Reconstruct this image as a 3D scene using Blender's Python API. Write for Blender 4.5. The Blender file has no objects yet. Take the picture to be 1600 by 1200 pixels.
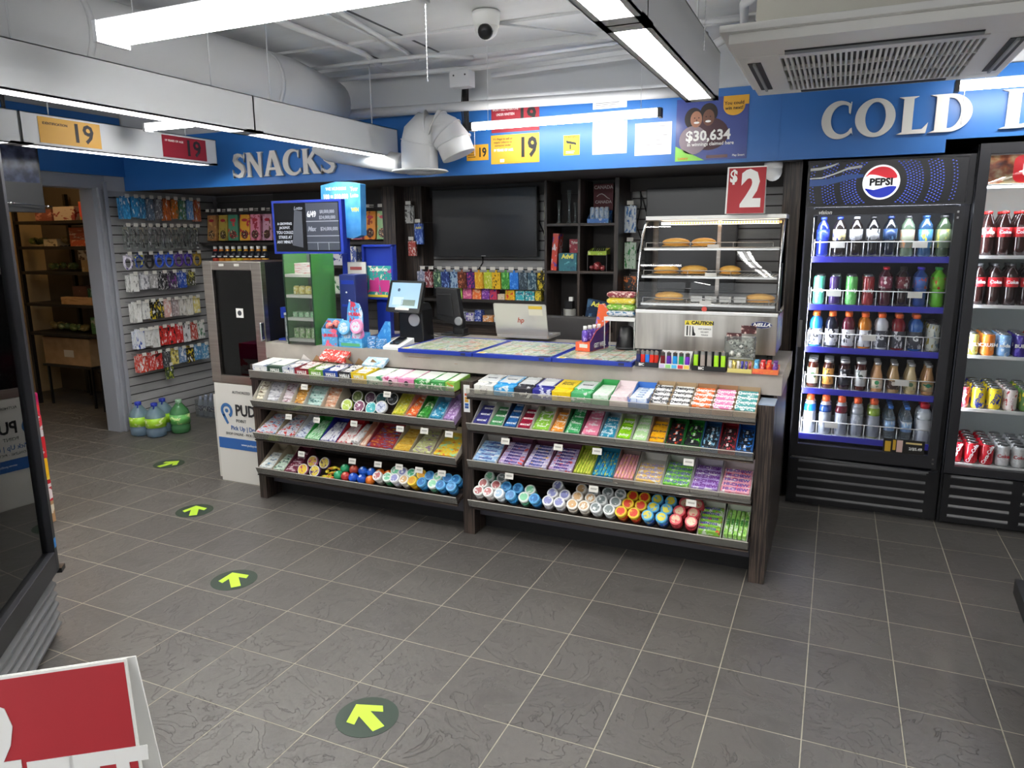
import bpy, bmesh, math, random
from mathutils import Matrix, Vector
random.seed(7)
PI = math.pi
sc = bpy.context.scene
COL = sc.collection
# ---------------------------------------------------------------- camera, world, exposure
cam_d = bpy.data.cameras.new('camera'); cam = bpy.data.objects.new('camera', cam_d); COL.objects.link(cam)
def cam_rot(pitch, roll, yaw):
    fwd = Vector((-math.sin(yaw)*math.cos(pitch), math.cos(yaw)*math.cos(pitch), -math.sin(pitch)))
    right = Vector((math.cos(yaw), math.sin(yaw), 0)); up = right.cross(fwd)
    r2 = right*math.cos(roll)+up*math.sin(roll); u2 = -right*math.sin(roll)+up*math.cos(roll)
    return Matrix((r2, u2, -fwd)).transposed()
cam.matrix_world = Matrix.Translation((1.8226, -3.2312, 1.6229)) @ cam_rot(math.radians(11.435), math.radians(-0.488), math.radians(23.977)).to_4x4()
cam_d.sensor_fit = 'HORIZONTAL'; cam_d.sensor_width = 36; cam_d.lens = 25.465; cam_d.clip_start = 0.02
sc.camera = cam
w = bpy.data.worlds.new('added_daylight'); sc.world = w; w.use_nodes = True
w.node_tree.nodes['Background'].inputs[0].default_value = (.93, .97, 1, 1); w.node_tree.nodes['Background'].inputs[1].default_value = 1.0  # daylight that reaches the room through the added front glazing
sc.view_settings.view_transform = 'Standard'; sc.view_settings.look = 'None'; sc.view_settings.gamma = 1
sc.view_settings.exposure = 1.2; sc.view_settings.use_curve_mapping = False
sc.cycles.use_denoising = True; sc.cycles.max_bounces = 8; sc.cycles.transparent_max_bounces = 24; sc.cycles.sample_clamp_indirect = 6
sc.cycles.diffuse_bounces = 4
TUBE = 28.0          # brightness of the fluorescent tubes
LED = 17.0           # brightness of the slim led battens
CASE = 19.0           # brightness of the cooler lights
# ---------------------------------------------------------------- colours and materials
def lin(h):
    if isinstance(h, tuple): c = h
    else: c = tuple(int(h[i:i+2], 16)/255 for i in (0, 2, 4))
    return tuple((x/12.92 if x <= .04045 else ((x+.055)/1.055)**2.4) for x in c)+(1,)
_m = {}
def M(h, rough=.5, metal=0., emit=0, name=None, alpha=None, coat=0):
    k = (h, rough, metal, emit, coat)
    if k in _m: return _m[k]
    m = bpy.data.materials.new(name or 'paint_'+str(h)); m.use_nodes = True
    b = m.node_tree.nodes['Principled BSDF']
    b.inputs['Base Color'].default_value = lin(h); b.inputs['Roughness'].default_value = rough; b.inputs['Metallic'].default_value = metal
    if coat: b.inputs['Coat Weight'].default_value = coat; b.inputs['Coat Roughness'].default_value = .08
    if emit: b.inputs['Emission Color'].default_value = lin(h); b.inputs['Emission Strength'].default_value = emit
    _m[k] = m; return m
def nodes(name):
    m = bpy.data.materials.new(name); m.use_nodes = True; nt = m.node_tree
    return m, nt, nt.nodes['Principled BSDF'], (lambda t: nt.nodes.new('ShaderNode'+t)), nt.links.new
def ramp(n, stops, interp='LINEAR'):
    r = n('ValToRGB'); r.color_ramp.interpolation = interp
    e = r.color_ramp.elements
    while len(e) < len(stops): e.new(.5)
    for i, (p, c) in enumerate(stops): e[i].position = p; e[i].color = lin(c)
    return r
def noise_mat(name, stops, scale=(1, 1, 1), nscale=5, detail=6, rough=.5, metal=0, bump=0, coord='Object', interp='LINEAR', dist=.002, nrough=.5):
    m, nt, b, n, l = nodes(name)
    tc = n('TexCoord'); mp = n('Mapping'); mp.inputs['Scale'].default_value = scale
    nz = n('TexNoise'); nz.inputs['Scale'].default_value = nscale; nz.inputs['Detail'].default_value = detail; nz.inputs['Roughness'].default_value = nrough
    l(tc.outputs[coord], mp.inputs[0]); l(mp.outputs[0], nz.inputs['Vector'])
    r = ramp(n, stops, interp); l(nz.outputs['Fac'], r.inputs[0]); l(r.outputs[0], b.inputs['Base Color'])
    b.inputs['Roughness'].default_value = rough; b.inputs['Metallic'].default_value = metal
    if bump:
        bp = n('Bump'); bp.inputs['Strength'].default_value = bump; bp.inputs['Distance'].default_value = dist
        l(nz.outputs['Fac'], bp.inputs['Height']); l(bp.outputs[0], b.inputs['Normal'])
    return m
_g = {}
def G(base, acc, acc2=None, sc_=(7, 4, 4), rough=.3):
    """printed packaging: broad colour fields like the artwork on a wrapper"""
    k = (base, acc, acc2, sc_)
    if k in _g: return _g[k]
    acc2 = acc2 or acc
    m, nt, b, n, l = nodes('print_'+base+'_'+acc)
    tc = n('TexCoord'); mp = n('Mapping'); mp.inputs['Scale'].default_value = sc_
    mp.inputs['Location'].default_value = (random.random()*9, random.random()*9, random.random()*9)
    nz = n('TexNoise'); nz.inputs['Scale'].default_value = 1.0; nz.inputs['Detail'].default_value = 3.5; nz.inputs['Roughness'].default_value = .65
    oi = n('ObjectInfo'); ad = n('VectorMath'); ad.operation = 'ADD'; sc2 = n('VectorMath'); sc2.operation = 'SCALE'; sc2.inputs['Scale'].default_value = 7
    l(oi.outputs['Random'], sc2.inputs[0]); l(tc.outputs['Generated'], mp.inputs[0]); l(mp.outputs[0], ad.inputs[0]); l(sc2.outputs[0], ad.inputs[1]); l(ad.outputs[0], nz.inputs['Vector'])
    r = ramp(n, [(0, acc2), (.39, acc2), (.42, base), (.56, base), (.585, acc), (1, acc)]); l(nz.outputs['Fac'], r.inputs[0])
    l(r.outputs[0], b.inputs['Base Color']); b.inputs['Roughness'].default_value = rough
    _g[k] = m; return m
def glass_mat(name, tint='ffffff', refl=1.0, rough=.0, milk=0.0):
    m = bpy.data.materials.new(name); m.use_nodes = True; nt = m.node_tree; nt.nodes.clear()
    n = lambda t: nt.nodes.new('ShaderNode'+t); l = nt.links.new
    o = n('OutputMaterial'); mx = n('MixShader'); t = n('BsdfTransparent'); g = n('BsdfGlossy'); f = n('Fresnel')
    f.inputs['IOR'].default_value = 1.45; g.inputs['Roughness'].default_value = rough; t.inputs['Color'].default_value = lin(tint)
    mu = n('Math'); mu.operation = 'MULTIPLY'; mu.inputs[1].default_value = refl
    # a pane has the same glance-angle reflection from either side
    gm = n('NewGeometry'); l(f.outputs[0], mu.inputs[0])
    l(mu.outputs[0], mx.inputs[0]); l(t.outputs[0], mx.inputs[1]); l(g.outputs[0], mx.inputs[2])
    last = mx
    if milk:
        d = n('BsdfDiffuse'); d.inputs[0].default_value = lin(tint); m2 = n('MixShader'); m2.inputs[0].default_value = milk
        l(mx.outputs[0], m2.inputs[1]); l(d.outputs[0], m2.inputs[2]); last = m2
    l(last.outputs[0], o.inputs['Surface']); return m
GLASS = glass_mat('clear_glass'); ACRYL = glass_mat('clear_acrylic', 'f2f6f4', 1.2, .05, .10); LIP = glass_mat('clear_lip', 'f2f0ea', 1.2, .06, .13); GREENAC = glass_mat('green_acrylic', 'a4f0a0', 1, .05, .22)
BOTTLE = glass_mat('clear_plastic', 'dfe8ec', 1.6, .03, .12)
# floor: slate-look porcelain tile, 30 cm, light grout
def floor_mat():
    m, nt, b, n, l = nodes('slate_tile_floor')
    tc = n('TexCoord'); br = n('TexBrick'); br.offset = 0; br.squash = 1
    br.inputs['Scale'].default_value = 1; br.inputs['Brick Width'].default_value = .3048; br.inputs['Row Height'].default_value = .31129
    br.inputs['Mortar Size'].default_value = .0023; br.inputs['Mortar Smooth'].default_value = .25; br.inputs['Bias'].default_value = 0
    br.inputs['Color1'].default_value = lin('575451'); br.inputs['Color2'].default_value = lin('5f5c58'); br.inputs['Mortar'].default_value = lin('b0aa98')
    l(tc.outputs['Object'], br.inputs['Vector'])
    nz = n('TexNoise'); nz.inputs['Scale'].default_value = 4.2; nz.inputs['Detail'].default_value = 9; nz.inputs['Roughness'].default_value = .58; nz.inputs['Distortion'].default_value = .6
    n2 = n('TexNoise'); n2.inputs['Scale'].default_value = 34; n2.inputs['Detail'].default_value = 5
    l(tc.outputs['Object'], nz.inputs['Vector']); l(tc.outputs['Object'], n2.inputs['Vector'])
    # split-slate ledges: narrow steps where the slow noise crosses chosen heights
    r = ramp(n, [(0, (0, 0, 0)), (.43, (.1, .1, .1)), (.438, (.45, .45, .45)), (.52, (.5, .5, .5)), (.526, (.8, .8, .8)), (.62, (.85, .85, .85)), (.627, (1, 1, 1)), (1, (1, 1, 1))])
    l(nz.outputs['Fac'], r.inputs[0])
    mx = n('Mix'); mx.data_type = 'FLOAT'; mx.inputs[0].default_value = .28
    l(r.outputs[0], mx.inputs[2]); l(n2.outputs['Fac'], mx.inputs[3])
    inv = n('Math'); inv.operation = 'SUBTRACT'; l(mx.outputs[0], inv.inputs[0]); l(br.outputs['Fac'], inv.inputs[1])
    bp = n('Bump'); bp.inputs['Strength'].default_value = .9; bp.inputs['Distance'].default_value = .008
    l(inv.outputs[0], bp.inputs['Height']); l(bp.outputs[0], b.inputs['Normal'])
    cr = ramp(n, [(.30, (.88, .88, .88)), (.436, (.97, .97, .97)), (.440, (.80, .80, .80)), (.446, (1, 1, 1)), (.519, (.97, .97, .97)), (.523, (.82, .82, .82)), (.530, (1, 1, 1)), (.72, (.92, .92, .92))]); l(nz.outputs['Fac'], cr.inputs[0])
    mc = n('Mix'); mc.data_type = 'RGBA'; mc.blend_type = 'MULTIPLY'; mc.inputs[0].default_value = 1
    l(br.outputs['Color'], mc.inputs[6]); l(cr.outputs[0], mc.inputs[7]); l(mc.outputs[2], b.inputs['Base Color'])
    rr = n('Mix'); rr.data_type = 'FLOAT'; rr.inputs[2].default_value = .40; rr.inputs[3].default_value = .75
    l(br.outputs['Fac'], rr.inputs[0]); l(rr.outputs[0], b.inputs['Roughness']); return m
FLOOR = floor_mat()
WOODV = noise_mat('dark_zebrano_laminate', [(.30, '14100f'), (.46, '241d1b'), (.53, '55483f'), (.58, '2a2220'), (.68, '1c1716'), (.78, '6b5b4e')], (55, 55, 1.2), 1.6, 5, .42)
WOODH = noise_mat('dark_zebrano_laminate_across', [(.30, '14100f'), (.46, '241d1b'), (.53, '55483f'), (.58, '2a2220'), (.68, '1c1716'), (.78, '6b5b4e')], (1.2, 55, 55), 1.6, 5, .42)
WORKTOP = noise_mat('grey_laminate', [(.3, 'a29b92'), (.7, 'b1aaa1')], (3, 3, 3), 3, 4, .4)
CEIL = noise_mat('painted_slab', [(.3, 'cbccce'), (.5, 'd6d7d8'), (.7, 'dddede')], (.6, 2.4, 1), 1.3, 6, .7, bump=.35, dist=.03)
SLAT = noise_mat('grey_slatboard', [(.3, '9c9c9c'), (.7, 'aaaaa9')], (1, 1, 6), 4, 4, .5)
STEEL = noise_mat('brushed_steel', [(.3, 'a39a92'), (.5, 'ada59d'), (.7, 'b8b0a8')], (.8, .8, 40), 3, 4, .3, 1)
STEELH = noise_mat('brushed_steel_front', [(.3, '8e8983'), (.5, 'b1aca5'), (.7, 'c6c2bb')], (8, 1, .6), 2, 4, .34, 1)
CARD = noise_mat('kraft_card', [(.3, '97764f'), (.7, 'ab8a63')], (4, 4, 4), 3, 4, .75)
WHITE = M('d9dadb', .5); BLACK = M('111113', .35); DARK = M('1d1d20', .5); GREYD = M('3a3b3e', .5)
PW = M('e9e9e6', .45); BLUE = noise_mat('blue_paint', [(.3, '2767ae'), (.7, '2c6eb8')], (1, 1, 1), 1.2, 3, .38)
ROYAL = M('20379c', .3); TAG = M('dcdad2', .5); CHROME = M('d0d0d0', .18, 1.)
GLOWT = M('fdfbf6', .4, 0, TUBE, 'lit_tube'); GLOWL = M('fbfaf8', .4, 0, LED, 'lit_led'); GLOWC = M('eef4ff', .4, 0, CASE, 'lit_cooler_strip')
# ---------------------------------------------------------------- mesh builder
class MB:
    def __init__(s): s.v = []; s.f = []; s.m = []; s.sm = []
    def add(s, vs, fs, mi=0, sm=False):
        o = len(s.v); s.v += [tuple(v) for v in vs]
        for f in fs: s.f.append(tuple(o+i for i in f)); s.m.append(mi); s.sm.append(sm)
        return s
    def box(s, x0, x1, y0, y1, z0, z1, mi=0):
        return s.add([(x, y, z) for z in (z0, z1) for y in (y0, y1) for x in (x0, x1)],
                     [(0, 2, 3, 1), (4, 5, 7, 6), (0, 1, 5, 4), (2, 6, 7, 3), (0, 4, 6, 2), (1, 3, 7, 5)], mi)
    def cbox(s, c, d, mi=0): return s.box(c[0]-d[0]/2, c[0]+d[0]/2, c[1]-d[1]/2, c[1]+d[1]/2, c[2]-d[2]/2, c[2]+d[2]/2, mi)
    def rbox(s, x0, x1, y0, y1, z0, z1, r, mi=0, n=3):
        """box with its four upright corners rounded"""
        pts = []
        for cx, cy, a0 in ((x1-r, y1-r, 0), (x0+r, y1-r, 90), (x0+r, y0+r, 180), (x1-r, y0+r, 270)):
            for k in range(n+1):
                a = math.radians(a0+90*k/n); pts.append((cx+r*math.cos(a), cy+r*math.sin(a)))
        return s.prism(pts, z0, z1, mi)
    def prism(s, pts, z0, z1, mi=0, ax='z'):
        n = len(pts)
        mp = {'z': lambda p, q: (p[0], p[1], q), 'y': lambda p, q: (p[0], q, p[1]), 'x': lambda p, q: (q, p[0], p[1])}[ax]
        vs = [mp(p, z0) for p in pts]+[mp(p, z1) for p in pts]
        return s.add(vs, [tuple(range(n))[::-1], tuple(range(n, 2*n))]+[(i, (i+1) % n, n+(i+1) % n, n+i) for i in range(n)], mi)
    def lathe(s, prof, seg=16, mi=None, c=(0, 0, 0), sm=True):
        """prof: list of (radius, z); mi: one index or one per band"""
        o = len(s.v); n = len(prof)
        for r, z in prof:
            for k in range(seg):
                a = 2*PI*k/seg; s.v.append((c[0]+r*math.cos(a), c[1]+r*math.sin(a), c[2]+z))
        for i in range(n-1):
            q = mi[i] if isinstance(mi, (list, tuple)) else (mi or 0)
            for k in range(seg):
                k2 = (k+1) % seg; s.f.append((o+i*seg+k, o+i*seg+k2, o+(i+1)*seg+k2, o+(i+1)*seg+k)); s.m.append(q); s.sm.append(sm)
        q0 = mi[0] if isinstance(mi, (list, tuple)) else (mi or 0); q1 = mi[-1] if isinstance(mi, (list, tuple)) else (mi or 0)
        s.f.append(tuple(o+k for k in range(seg))[::-1]); s.m.append(q0); s.sm.append(False)
        s.f.append(tuple(o+(n-1)*seg+k for k in range(seg))); s.m.append(q1); s.sm.append(False)
        return s
    def tube(s, path, r, seg=8, mi=0):
        P = [Vector(p) for p in path]; o = len(s.v)
        t = [(P[min(i+1, len(P)-1)]-P[max(i-1, 0)]).normalized() for i in range(len(P))]
        up = Vector((0, 0, 1)) if abs(t[0].z) < .9 else Vector((1, 0, 0))
        for i, p in enumerate(P):
            a = t[i].cross(up)
            if a.length < 1e-4: a = t[i].cross(Vector((1, 0, 0)))
            a.normalize(); b = t[i].cross(a).normalized()
            rr = r[i] if isinstance(r, (list, tuple)) else r
            for k in range(seg):
                q = 2*PI*k/seg; s.v.append(tuple(p+a*rr*math.cos(q)+b*rr*math.sin(q)))
        for i in range(len(P)-1):
            for k in range(seg):
                k2 = (k+1) % seg; s.f.append((o+i*seg+k, o+(i+1)*seg+k, o+(i+1)*seg+k2, o+i*seg+k2)); s.m.append(mi); s.sm.append(seg > 4)
        s.f.append(tuple(o+k for k in range(seg))); s.m.append(mi); s.sm.append(False)
        s.f.append(tuple(o+(len(P)-1)*seg+k for k in range(seg))[::-1]); s.m.append(mi); s.sm.append(False)
        return s
    def ball(s, c, r, seg=12, mi=0, sc_=(1, 1, 1)):
        n = seg//2; prof = [(max(1e-4, r*math.sin(PI*i/n)), -r*math.cos(PI*i/n)) for i in range(n+1)]
        o = len(s.v); s.lathe(prof, seg, mi)
        for i in range(o, len(s.v)): v = s.v[i]; s.v[i] = (c[0]+v[0]*sc_[0], c[1]+v[1]*sc_[1], c[2]+v[2]*sc_[2])
        return s
    def xf(s, mat, start=0):
        for i in range(start, len(s.v)): s.v[i] = tuple(mat @ Vector(s.v[i]))
        return s
    def mesh(s, name, mats, bevel=0):
        me = bpy.data.meshes.new(name); me.from_pydata(s.v, [], s.f)
        for m in (mats if isinstance(mats, (list, tuple)) else [mats]): me.materials.append(m)
        for p, a, b in zip(me.polygons, s.m, s.sm): p.material_index = a; p.use_smooth = b
        bm = bmesh.new(); bm.from_mesh(me)
        bmesh.ops.recalc_face_normals(bm, faces=bm.faces)
        if bevel:
            es = [e for e in bm.edges if len(e.link_faces) == 2 and e.calc_face_angle(0) > .6]
            bmesh.ops.bevel(bm, geom=es, offset=bevel, segments=2, affect='EDGES', profile=.6)
        bm.to_mesh(me); bm.free(); return me
def link(o, parent=None, loc=None, rot=None):
    COL.objects.link(o)
    if parent: o.parent = parent
    if loc: o.location = loc
    if rot: o.rotation_euler = rot
    return o
def ob(name, mb, mats, parent=None, loc=None, rot=None, bevel=0):
    me = mb if isinstance(mb, bpy.types.Mesh) else mb.mesh(name, mats, bevel)
    return link(bpy.data.objects.new(name, me), parent, loc, rot)
def em(name, loc=(0, 0, 0), rot=None): return link(bpy.data.objects.new(name, None), None, loc, rot)
LABELS = {}
def clean(label):
    for q in ('top', 'second', 'third', 'fourth', 'bottom'): label = label.replace(' on the '+q+' shelf of the ', ', '+q+' shelf, ')
    return label.replace(' shelf of the ', ' shelf, ').replace(', front of its row', ', frontmost').replace(', behind the front one of its row', ', back of its row')
def tag(o, label, cat, group=None, kind=None):
    label = clean(label)
    o['label'] = label; o['category'] = cat
    if group: o['group'] = group
    if kind: o['kind'] = kind
    return o
def struct(name, mb, mats, bevel=0):
    o = ob(name, mb, mats, bevel=bevel); o['kind'] = 'structure'; return o
def dup(o, loc=None, rot=None, label=None, group=None, parent=None):
    c = o.copy(); COL.objects.link(c)
    if parent: c.parent = parent
    if loc is not None: c.location = loc
    if rot is not None: c.rotation_euler = rot
    if label: c['label'] = clean(label)
    if group: c['group'] = group
    for ch in list(o.children):
        dup(ch, parent=c)
    return c
_t = {}
def tmesh(s, size, mat, bold=0, ext=.0004, sx=1, spacing=1, shear=0):
    k = (s, size, mat.name, bold, ext, sx, shear)
    if k in _t: return _t[k]
    cu = bpy.data.curves.new('lettering', 'FONT'); cu.body = s; cu.size = size; cu.align_x = 'CENTER'; cu.align_y = 'CENTER'
    cu.offset = bold*size; cu.extrude = ext; cu.resolution_u = 2; cu.shear = shear; cu.space_character = spacing
    o = bpy.data.objects.new('tmp', cu); COL.objects.link(o); dg = bpy.context.evaluated_depsgraph_get()
    me = bpy.data.meshes.new_from_object(o.evaluated_get(dg)); bpy.data.objects.remove(o)
    if sx != 1:
        for v in me.vertices: v.co.x *= sx
    me.materials.clear(); me.materials.append(mat); _t[k] = me; return me
FRONT = (PI/2, 0, 0)
def txt(s, size, mat, parent, loc, rot=FRONT, bold=.012, sx=1, ext=.0004, name='lettering', shear=0):
    return link(bpy.data.objects.new(name, tmesh(s, size, mat, bold, ext, sx, 1, shear)), parent, loc, rot)
def card(name, w_, h_, mats, parent=None, loc=None, rot=FRONT, t=.0008, mi=0):
    """thin printed card, w x h, face along local +z"""
    return ob(name, MB().box(-w_/2, w_/2, -h_/2, h_/2, -t, 0, mi), mats, parent, loc, rot)
# ================================================================ the room
XL, YB, ZC = -3.75, 2.25, 2.75
struct('floor', MB().box(-6.4, 4.6, -5.4, 2.6, -.05, 0), FLOOR)
struct('ceiling', MB().box(-6.4, 4.6, -5.4, 2.6, ZC, ZC+.05), CEIL)
WP = M('b9b9b8', .6)
struct('wall_back', MB().box(XL-.0, 4.6, YB, YB+.1, 0, ZC), M('77777a', .6))
wl = MB(); wl.box(XL-.12, XL, 1.05, YB, 0, ZC); wl.box(XL-.12, XL, -.35, 1.05, 2.06, ZC); wl.box(XL-.12, XL, -5.4, -.35, 0, ZC)
struct('wall_left', wl, WP)
struct('wall_right', MB().box(4.5, 4.6, -5.4, YB, 0, ZC), M('a8a9ab', .6))
struct('wall_front', MB().box(XL, -3.5, -5.4, -5.3, 0, ZC).box(1.2, 4.6, -5.4, -5.3, 0, ZC).box(-3.5, 1.2, -5.4, -5.3, 0, .35).box(-3.5, 1.2, -5.4, -5.3, 2.45, ZC), M('9a9b9d', .6))
wn = MB()
for k in range(5): wn.box(-3.5+k*1.16, -3.44+k*1.16, -5.38, -5.32, .35, 2.45)
struct('added_window_1', wn, M('3a3c40', .4)); struct('added_window_2', MB().box(-3.5, 1.2, -5.352, -5.348, .35, 2.45), GLASS)  # unseen storefront glazing, added to let fill daylight into the room
YW = M('c9b48a', .7)
struct('wall_storage_back', MB().box(-6.4, XL-.12, 2.05, 2.15, 0, ZC), M('5f574d', .8))
struct('wall_storage_left', MB().box(-6.2, -6.1, -1.6, 2.05, 0, ZC), YW)
struct('wall_storage_front', MB().box(-6.4, XL-.12, -1.7, -1.6, 0, ZC), YW)
# door casing round the stock-room opening
FR = M('8d9097', .45)
dc = MB()
for y0, y1 in ((.93, 1.05), (-.35, -.23)): dc.box(XL-.14, XL+.02, y0, y1, 0, 2.04)
dc.box(XL-.14, XL+.02, -.35, 1.05, 2.04, 2.14); dc.box(XL+.02, XL+.045, .965, .985, 0, 2.05); dc.box(XL+.02, XL+.04, 1.02, 1.052, 0, 2.1)
struct('door_1', dc, FR, .004)
# blue bulkhead: facing board with a step over the second cooler, dark soffit behind it
BX1 = 1.6
fb = MB(); fb.box(XL, 2.29, 1.25, 1.28, 2.035, 2.445, 0); fb.box(2.29, 4.5, 1.25, 1.28, 2.10, 2.445, 0)
struct('trim_1', fb, BLUE)
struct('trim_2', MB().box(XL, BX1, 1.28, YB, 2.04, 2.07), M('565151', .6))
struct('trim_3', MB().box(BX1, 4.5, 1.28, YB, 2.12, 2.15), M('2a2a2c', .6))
struct('trim_4', MB().box(XL, 4.5, 1.27, YB, 2.15, ZC), M('c8cacc', .7))
fl2 = MB().box(XL, XL+.02, -5.3, 1.25, 2.15, 2.62); struct('trim_5', fl2, BLUE)
# hairline joints of the blue board
struct('trim_6', MB().box(1.475, 1.479, 1.2485, 1.251, 2.035, 2.445), M('2465ad', .5))
# dark wood pilasters and panels on the back wall
def pil(n, x0, x1, y0, z0=0, z1=2.04, m=WOODV): return struct(n, MB().box(x0, x1, y0, YB, z0, z1), m)
pil('trim_7', -1.62, -1.50, 1.92); pil('trim_8', -1.50, -1.33, 2.06); pil('trim_9', 1.50, 1.60, 1.45)
struct('trim_10', MB().box(-3.0, -1.55, 2.2, YB, 1.86, 2.04).box(-1.4, 1.6, 2.2, YB, 1.95, 2.04), M('3b3837', .6))
# slatboard on the walls: real boards with real grooves
def slat(name, ax, p, a0, a1, z0, z1, label, kind_m=SLAT, pitch=.0762):
    b = MB(); z = z0
    while z < z1-.01:
        zt = min(z+pitch-.010, z1)
        if ax == 'x': b.box(p, p+.012, a0, a1, z, zt, 0); b.box(p, p+.004, a0, a1, zt, min(zt+.010, z1), 1)
        else: b.box(a0, a1, p-.012, p, z, zt, 0); b.box(a0, a1, p-.004, p, zt, min(zt+.010, z1), 1)
        z += pitch
    return tag(ob(name, b, [kind_m, M('3c3a38', .7)]), label, 'wall panel')
slat('slatboard_panel', 'x', XL+.001, 1.055, 2.2, 0, 2.03, 'grey slatboard wall panel beside the stock room doorway, hung with phone accessories')
slat('slatboard_panel', 'y', YB-.001, -1.33, -.17, .0, 2.03, 'grey slatboard behind the wall television over the medicine shelves')
slat('slatboard_panel', 'y', YB-.001, .39, 1.50, .0, 2.03, 'grey slatboard panel behind the steel food warmer, right of the dark bookcase')
slat('slatboard_panel', 'y', YB-.001, -3.73, -1.62, .0, 2.03, 'dark slatboard behind the hanging noodle packets', M('4c4a49', .6))
# ================================================================ ceiling: light fittings
LWH = M('d8dadc', .45)
def trough(x, y0, y1, label, z=2.165, h=.18, w_=.128, two=True):
    r = em('ceiling_light', (x, (y0+y1)/2, z)); L = (y1-y0)
    tag(r, label, 'ceiling light')
    b = MB(); t = .004
    b.box(-w_/2, -w_/2+t, -L/2, L/2, 0, h); b.box(w_/2-t, w_/2, -L/2, L/2, 0, h); b.box(-w_/2, w_/2, -L/2, L/2, h-t, h)
    b.box(-w_/2, w_/2, -L/2, -L/2+t, 0, h); b.box(-w_/2, w_/2, L/2-t, L/2, 0, h)
    b.box(-w_/2, w_/2, -L/2, -L/2+.06, .0, .012); b.box(-w_/2, w_/2, L/2-.06, L/2, .0, .012)
    b.box(-w_/2, -w_/2+.02, -L/2, L/2, 0, .006); b.box(w_/2-.02, w_/2, -L/2, L/2, 0, .006)
    b.add([(-w_/2+t, -L/2, .012), (w_/2-t, -L/2, .012), (w_/2-t, L/2, .012), (-w_/2+t, L/2, .012), (-.02, -L/2, .06), (.02, -L/2, .06), (.02, L/2, .06), (-.02, L/2, .06)],
          [(0, 3, 7, 4), (1, 5, 6, 2), (4, 7, 6, 5)])
    ob('housing', b, LWH, r)
    for s in (-1, 1) if two else (0,):
        ob('tube', MB().tube([(s*.027, -L/2+.1, .03), (s*.027, L/2-.1, .03)], .0135, 10), GLOWT, r)
    for s in (-1, 1): ob('hanger', MB().tube([(0, s*L*.35, h), (0, s*L*.35, ZC-z)], .004, 5), LWH, r)
    return r
trough(1.267, -1.245, -.03, 'white trough light hanging right of centre, its lit twin tubes ending above the counter')
trough(1.267, -2.475, -1.247, 'white trough light hanging right of centre, the nearer one running out at the top edge')
trough(-1.035, -.18, 1.17, 'long white trough light over the candy racks, its end by the round duct elbow')
trough(-1.035, -1.55, -.182, 'white trough light over the candy racks, second from the duct elbow')
trough(-1.035, -2.93, -1.552, 'white trough light on the left, nearest the camera in its row')
f3 = trough(-2.5, -.43, 1.0, 'white trough light near the stock room with yellow and red age notices on its side')
trough(-2.5, -1.9, -.44, 'white trough light at the left edge, nearer neighbour of the one with notices')
trough(3.3, -2.6, -1.2, 'added unseen white trough light over the right aisle'); trough(3.3, -4.2, -2.8, 'white trough light over the right side, added as fill towards the shop front')  # both out of view, added to brighten the room from the right
trough(.4, -4.9, -3.5, 'added unseen white trough light near the shop front'); trough(-1.035, -4.6, -3.2, 'added unseen white trough light at the left near the shop front')  # fill lights added behind the camera, never seen
# notices on the side of the third trough light
yl = M('e0a62c', .5); rdn = M('9c2433', .5)
for nm, y0, y1, m, s1, big in (('notice_card', -.33, .06, yl, 'IDENTIFICATION', '19'), ('notice_card', .52, .90, rdn, '19 YEARS OF AGE', '19')):
    c = ob(nm, MB().box(-.0006, .0006, y0-.285, y1-.285, .02, .165), m, f3, (.066, 0, 0))
    txt(big, .15, M('2a2427', .6), c, (.0012, y1-.285-.12, .09), (PI/2, 0, PI/2), .02); txt(s1, .02, M('f4f0e8' if m is rdn else '2a2427', .6), c, (.0012, y0-.285+.1, .13), (PI/2, 0, PI/2))
def batten(x0, x1, y, z, label, w_=.06, h_=.035, m=None, black=False, rot=0):
    r = em('led_batten', ((x0+x1)/2, y, z), (0, 0, rot)); L = x1-x0; tag(r, label, 'ceiling light')
    ob('housing', MB().box(-L/2, L/2, -w_*.46, w_*.46, h_*.86, h_), LWH, r)
    pts = [(w_/2*.98, h_*.85)]+[(w_/2*math.cos(a), h_*.45-h_*.6*math.sin(a)) for a in [PI*k/8 for k in range(9)]]+[(-w_/2*.98, h_*.85)]
    d = MB(); d.prism([(p[0], p[1]) for p in pts], -L/2+.02, L/2-.02, 0, 'x'); ob('diffuser', d, m or GLOWL, r)
    e = MB()
    for s in (-1, 1): e.box(min(s*L/2, s*(L/2-.02)), max(s*L/2, s*(L/2-.02)), -w_/2, w_/2, -.01, h_)
    ob('end_cap', e, BLACK if black else LWH, r)
    for s in (-1, 1): ob('hanger', MB().tube([(s*L*.4, 0, h_), (s*L*.4, 0, ZC-z)], .002, 4), LWH, r)
    return r
batten(-.56, .69, -1.31, 2.30, 'wide bright led batten hanging at the top left of the view', .13, .06)
batten(-.30, .88, .95, 2.275, 'slim led batten in front of the blue fascia notices', .055, .04, black=True)
batten(2.27, 3.5, .95, 2.29, 'slim led batten in front of the cold drinks sign', .055, .04, black=True)
batten(-2.25, -1.65, .25, 2.31, 'short led batten glowing behind the left trough light', .06, .04)
batten(1.9, 3.1, -3.3, 2.5, 'added unseen led batten over the shop front', .1, .05); batten(-3.3, -2.1, -3.2, 2.5, 'added unseen led batten over the left aisle', .1, .05)  # unseen pair, added for more light from behind
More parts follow.
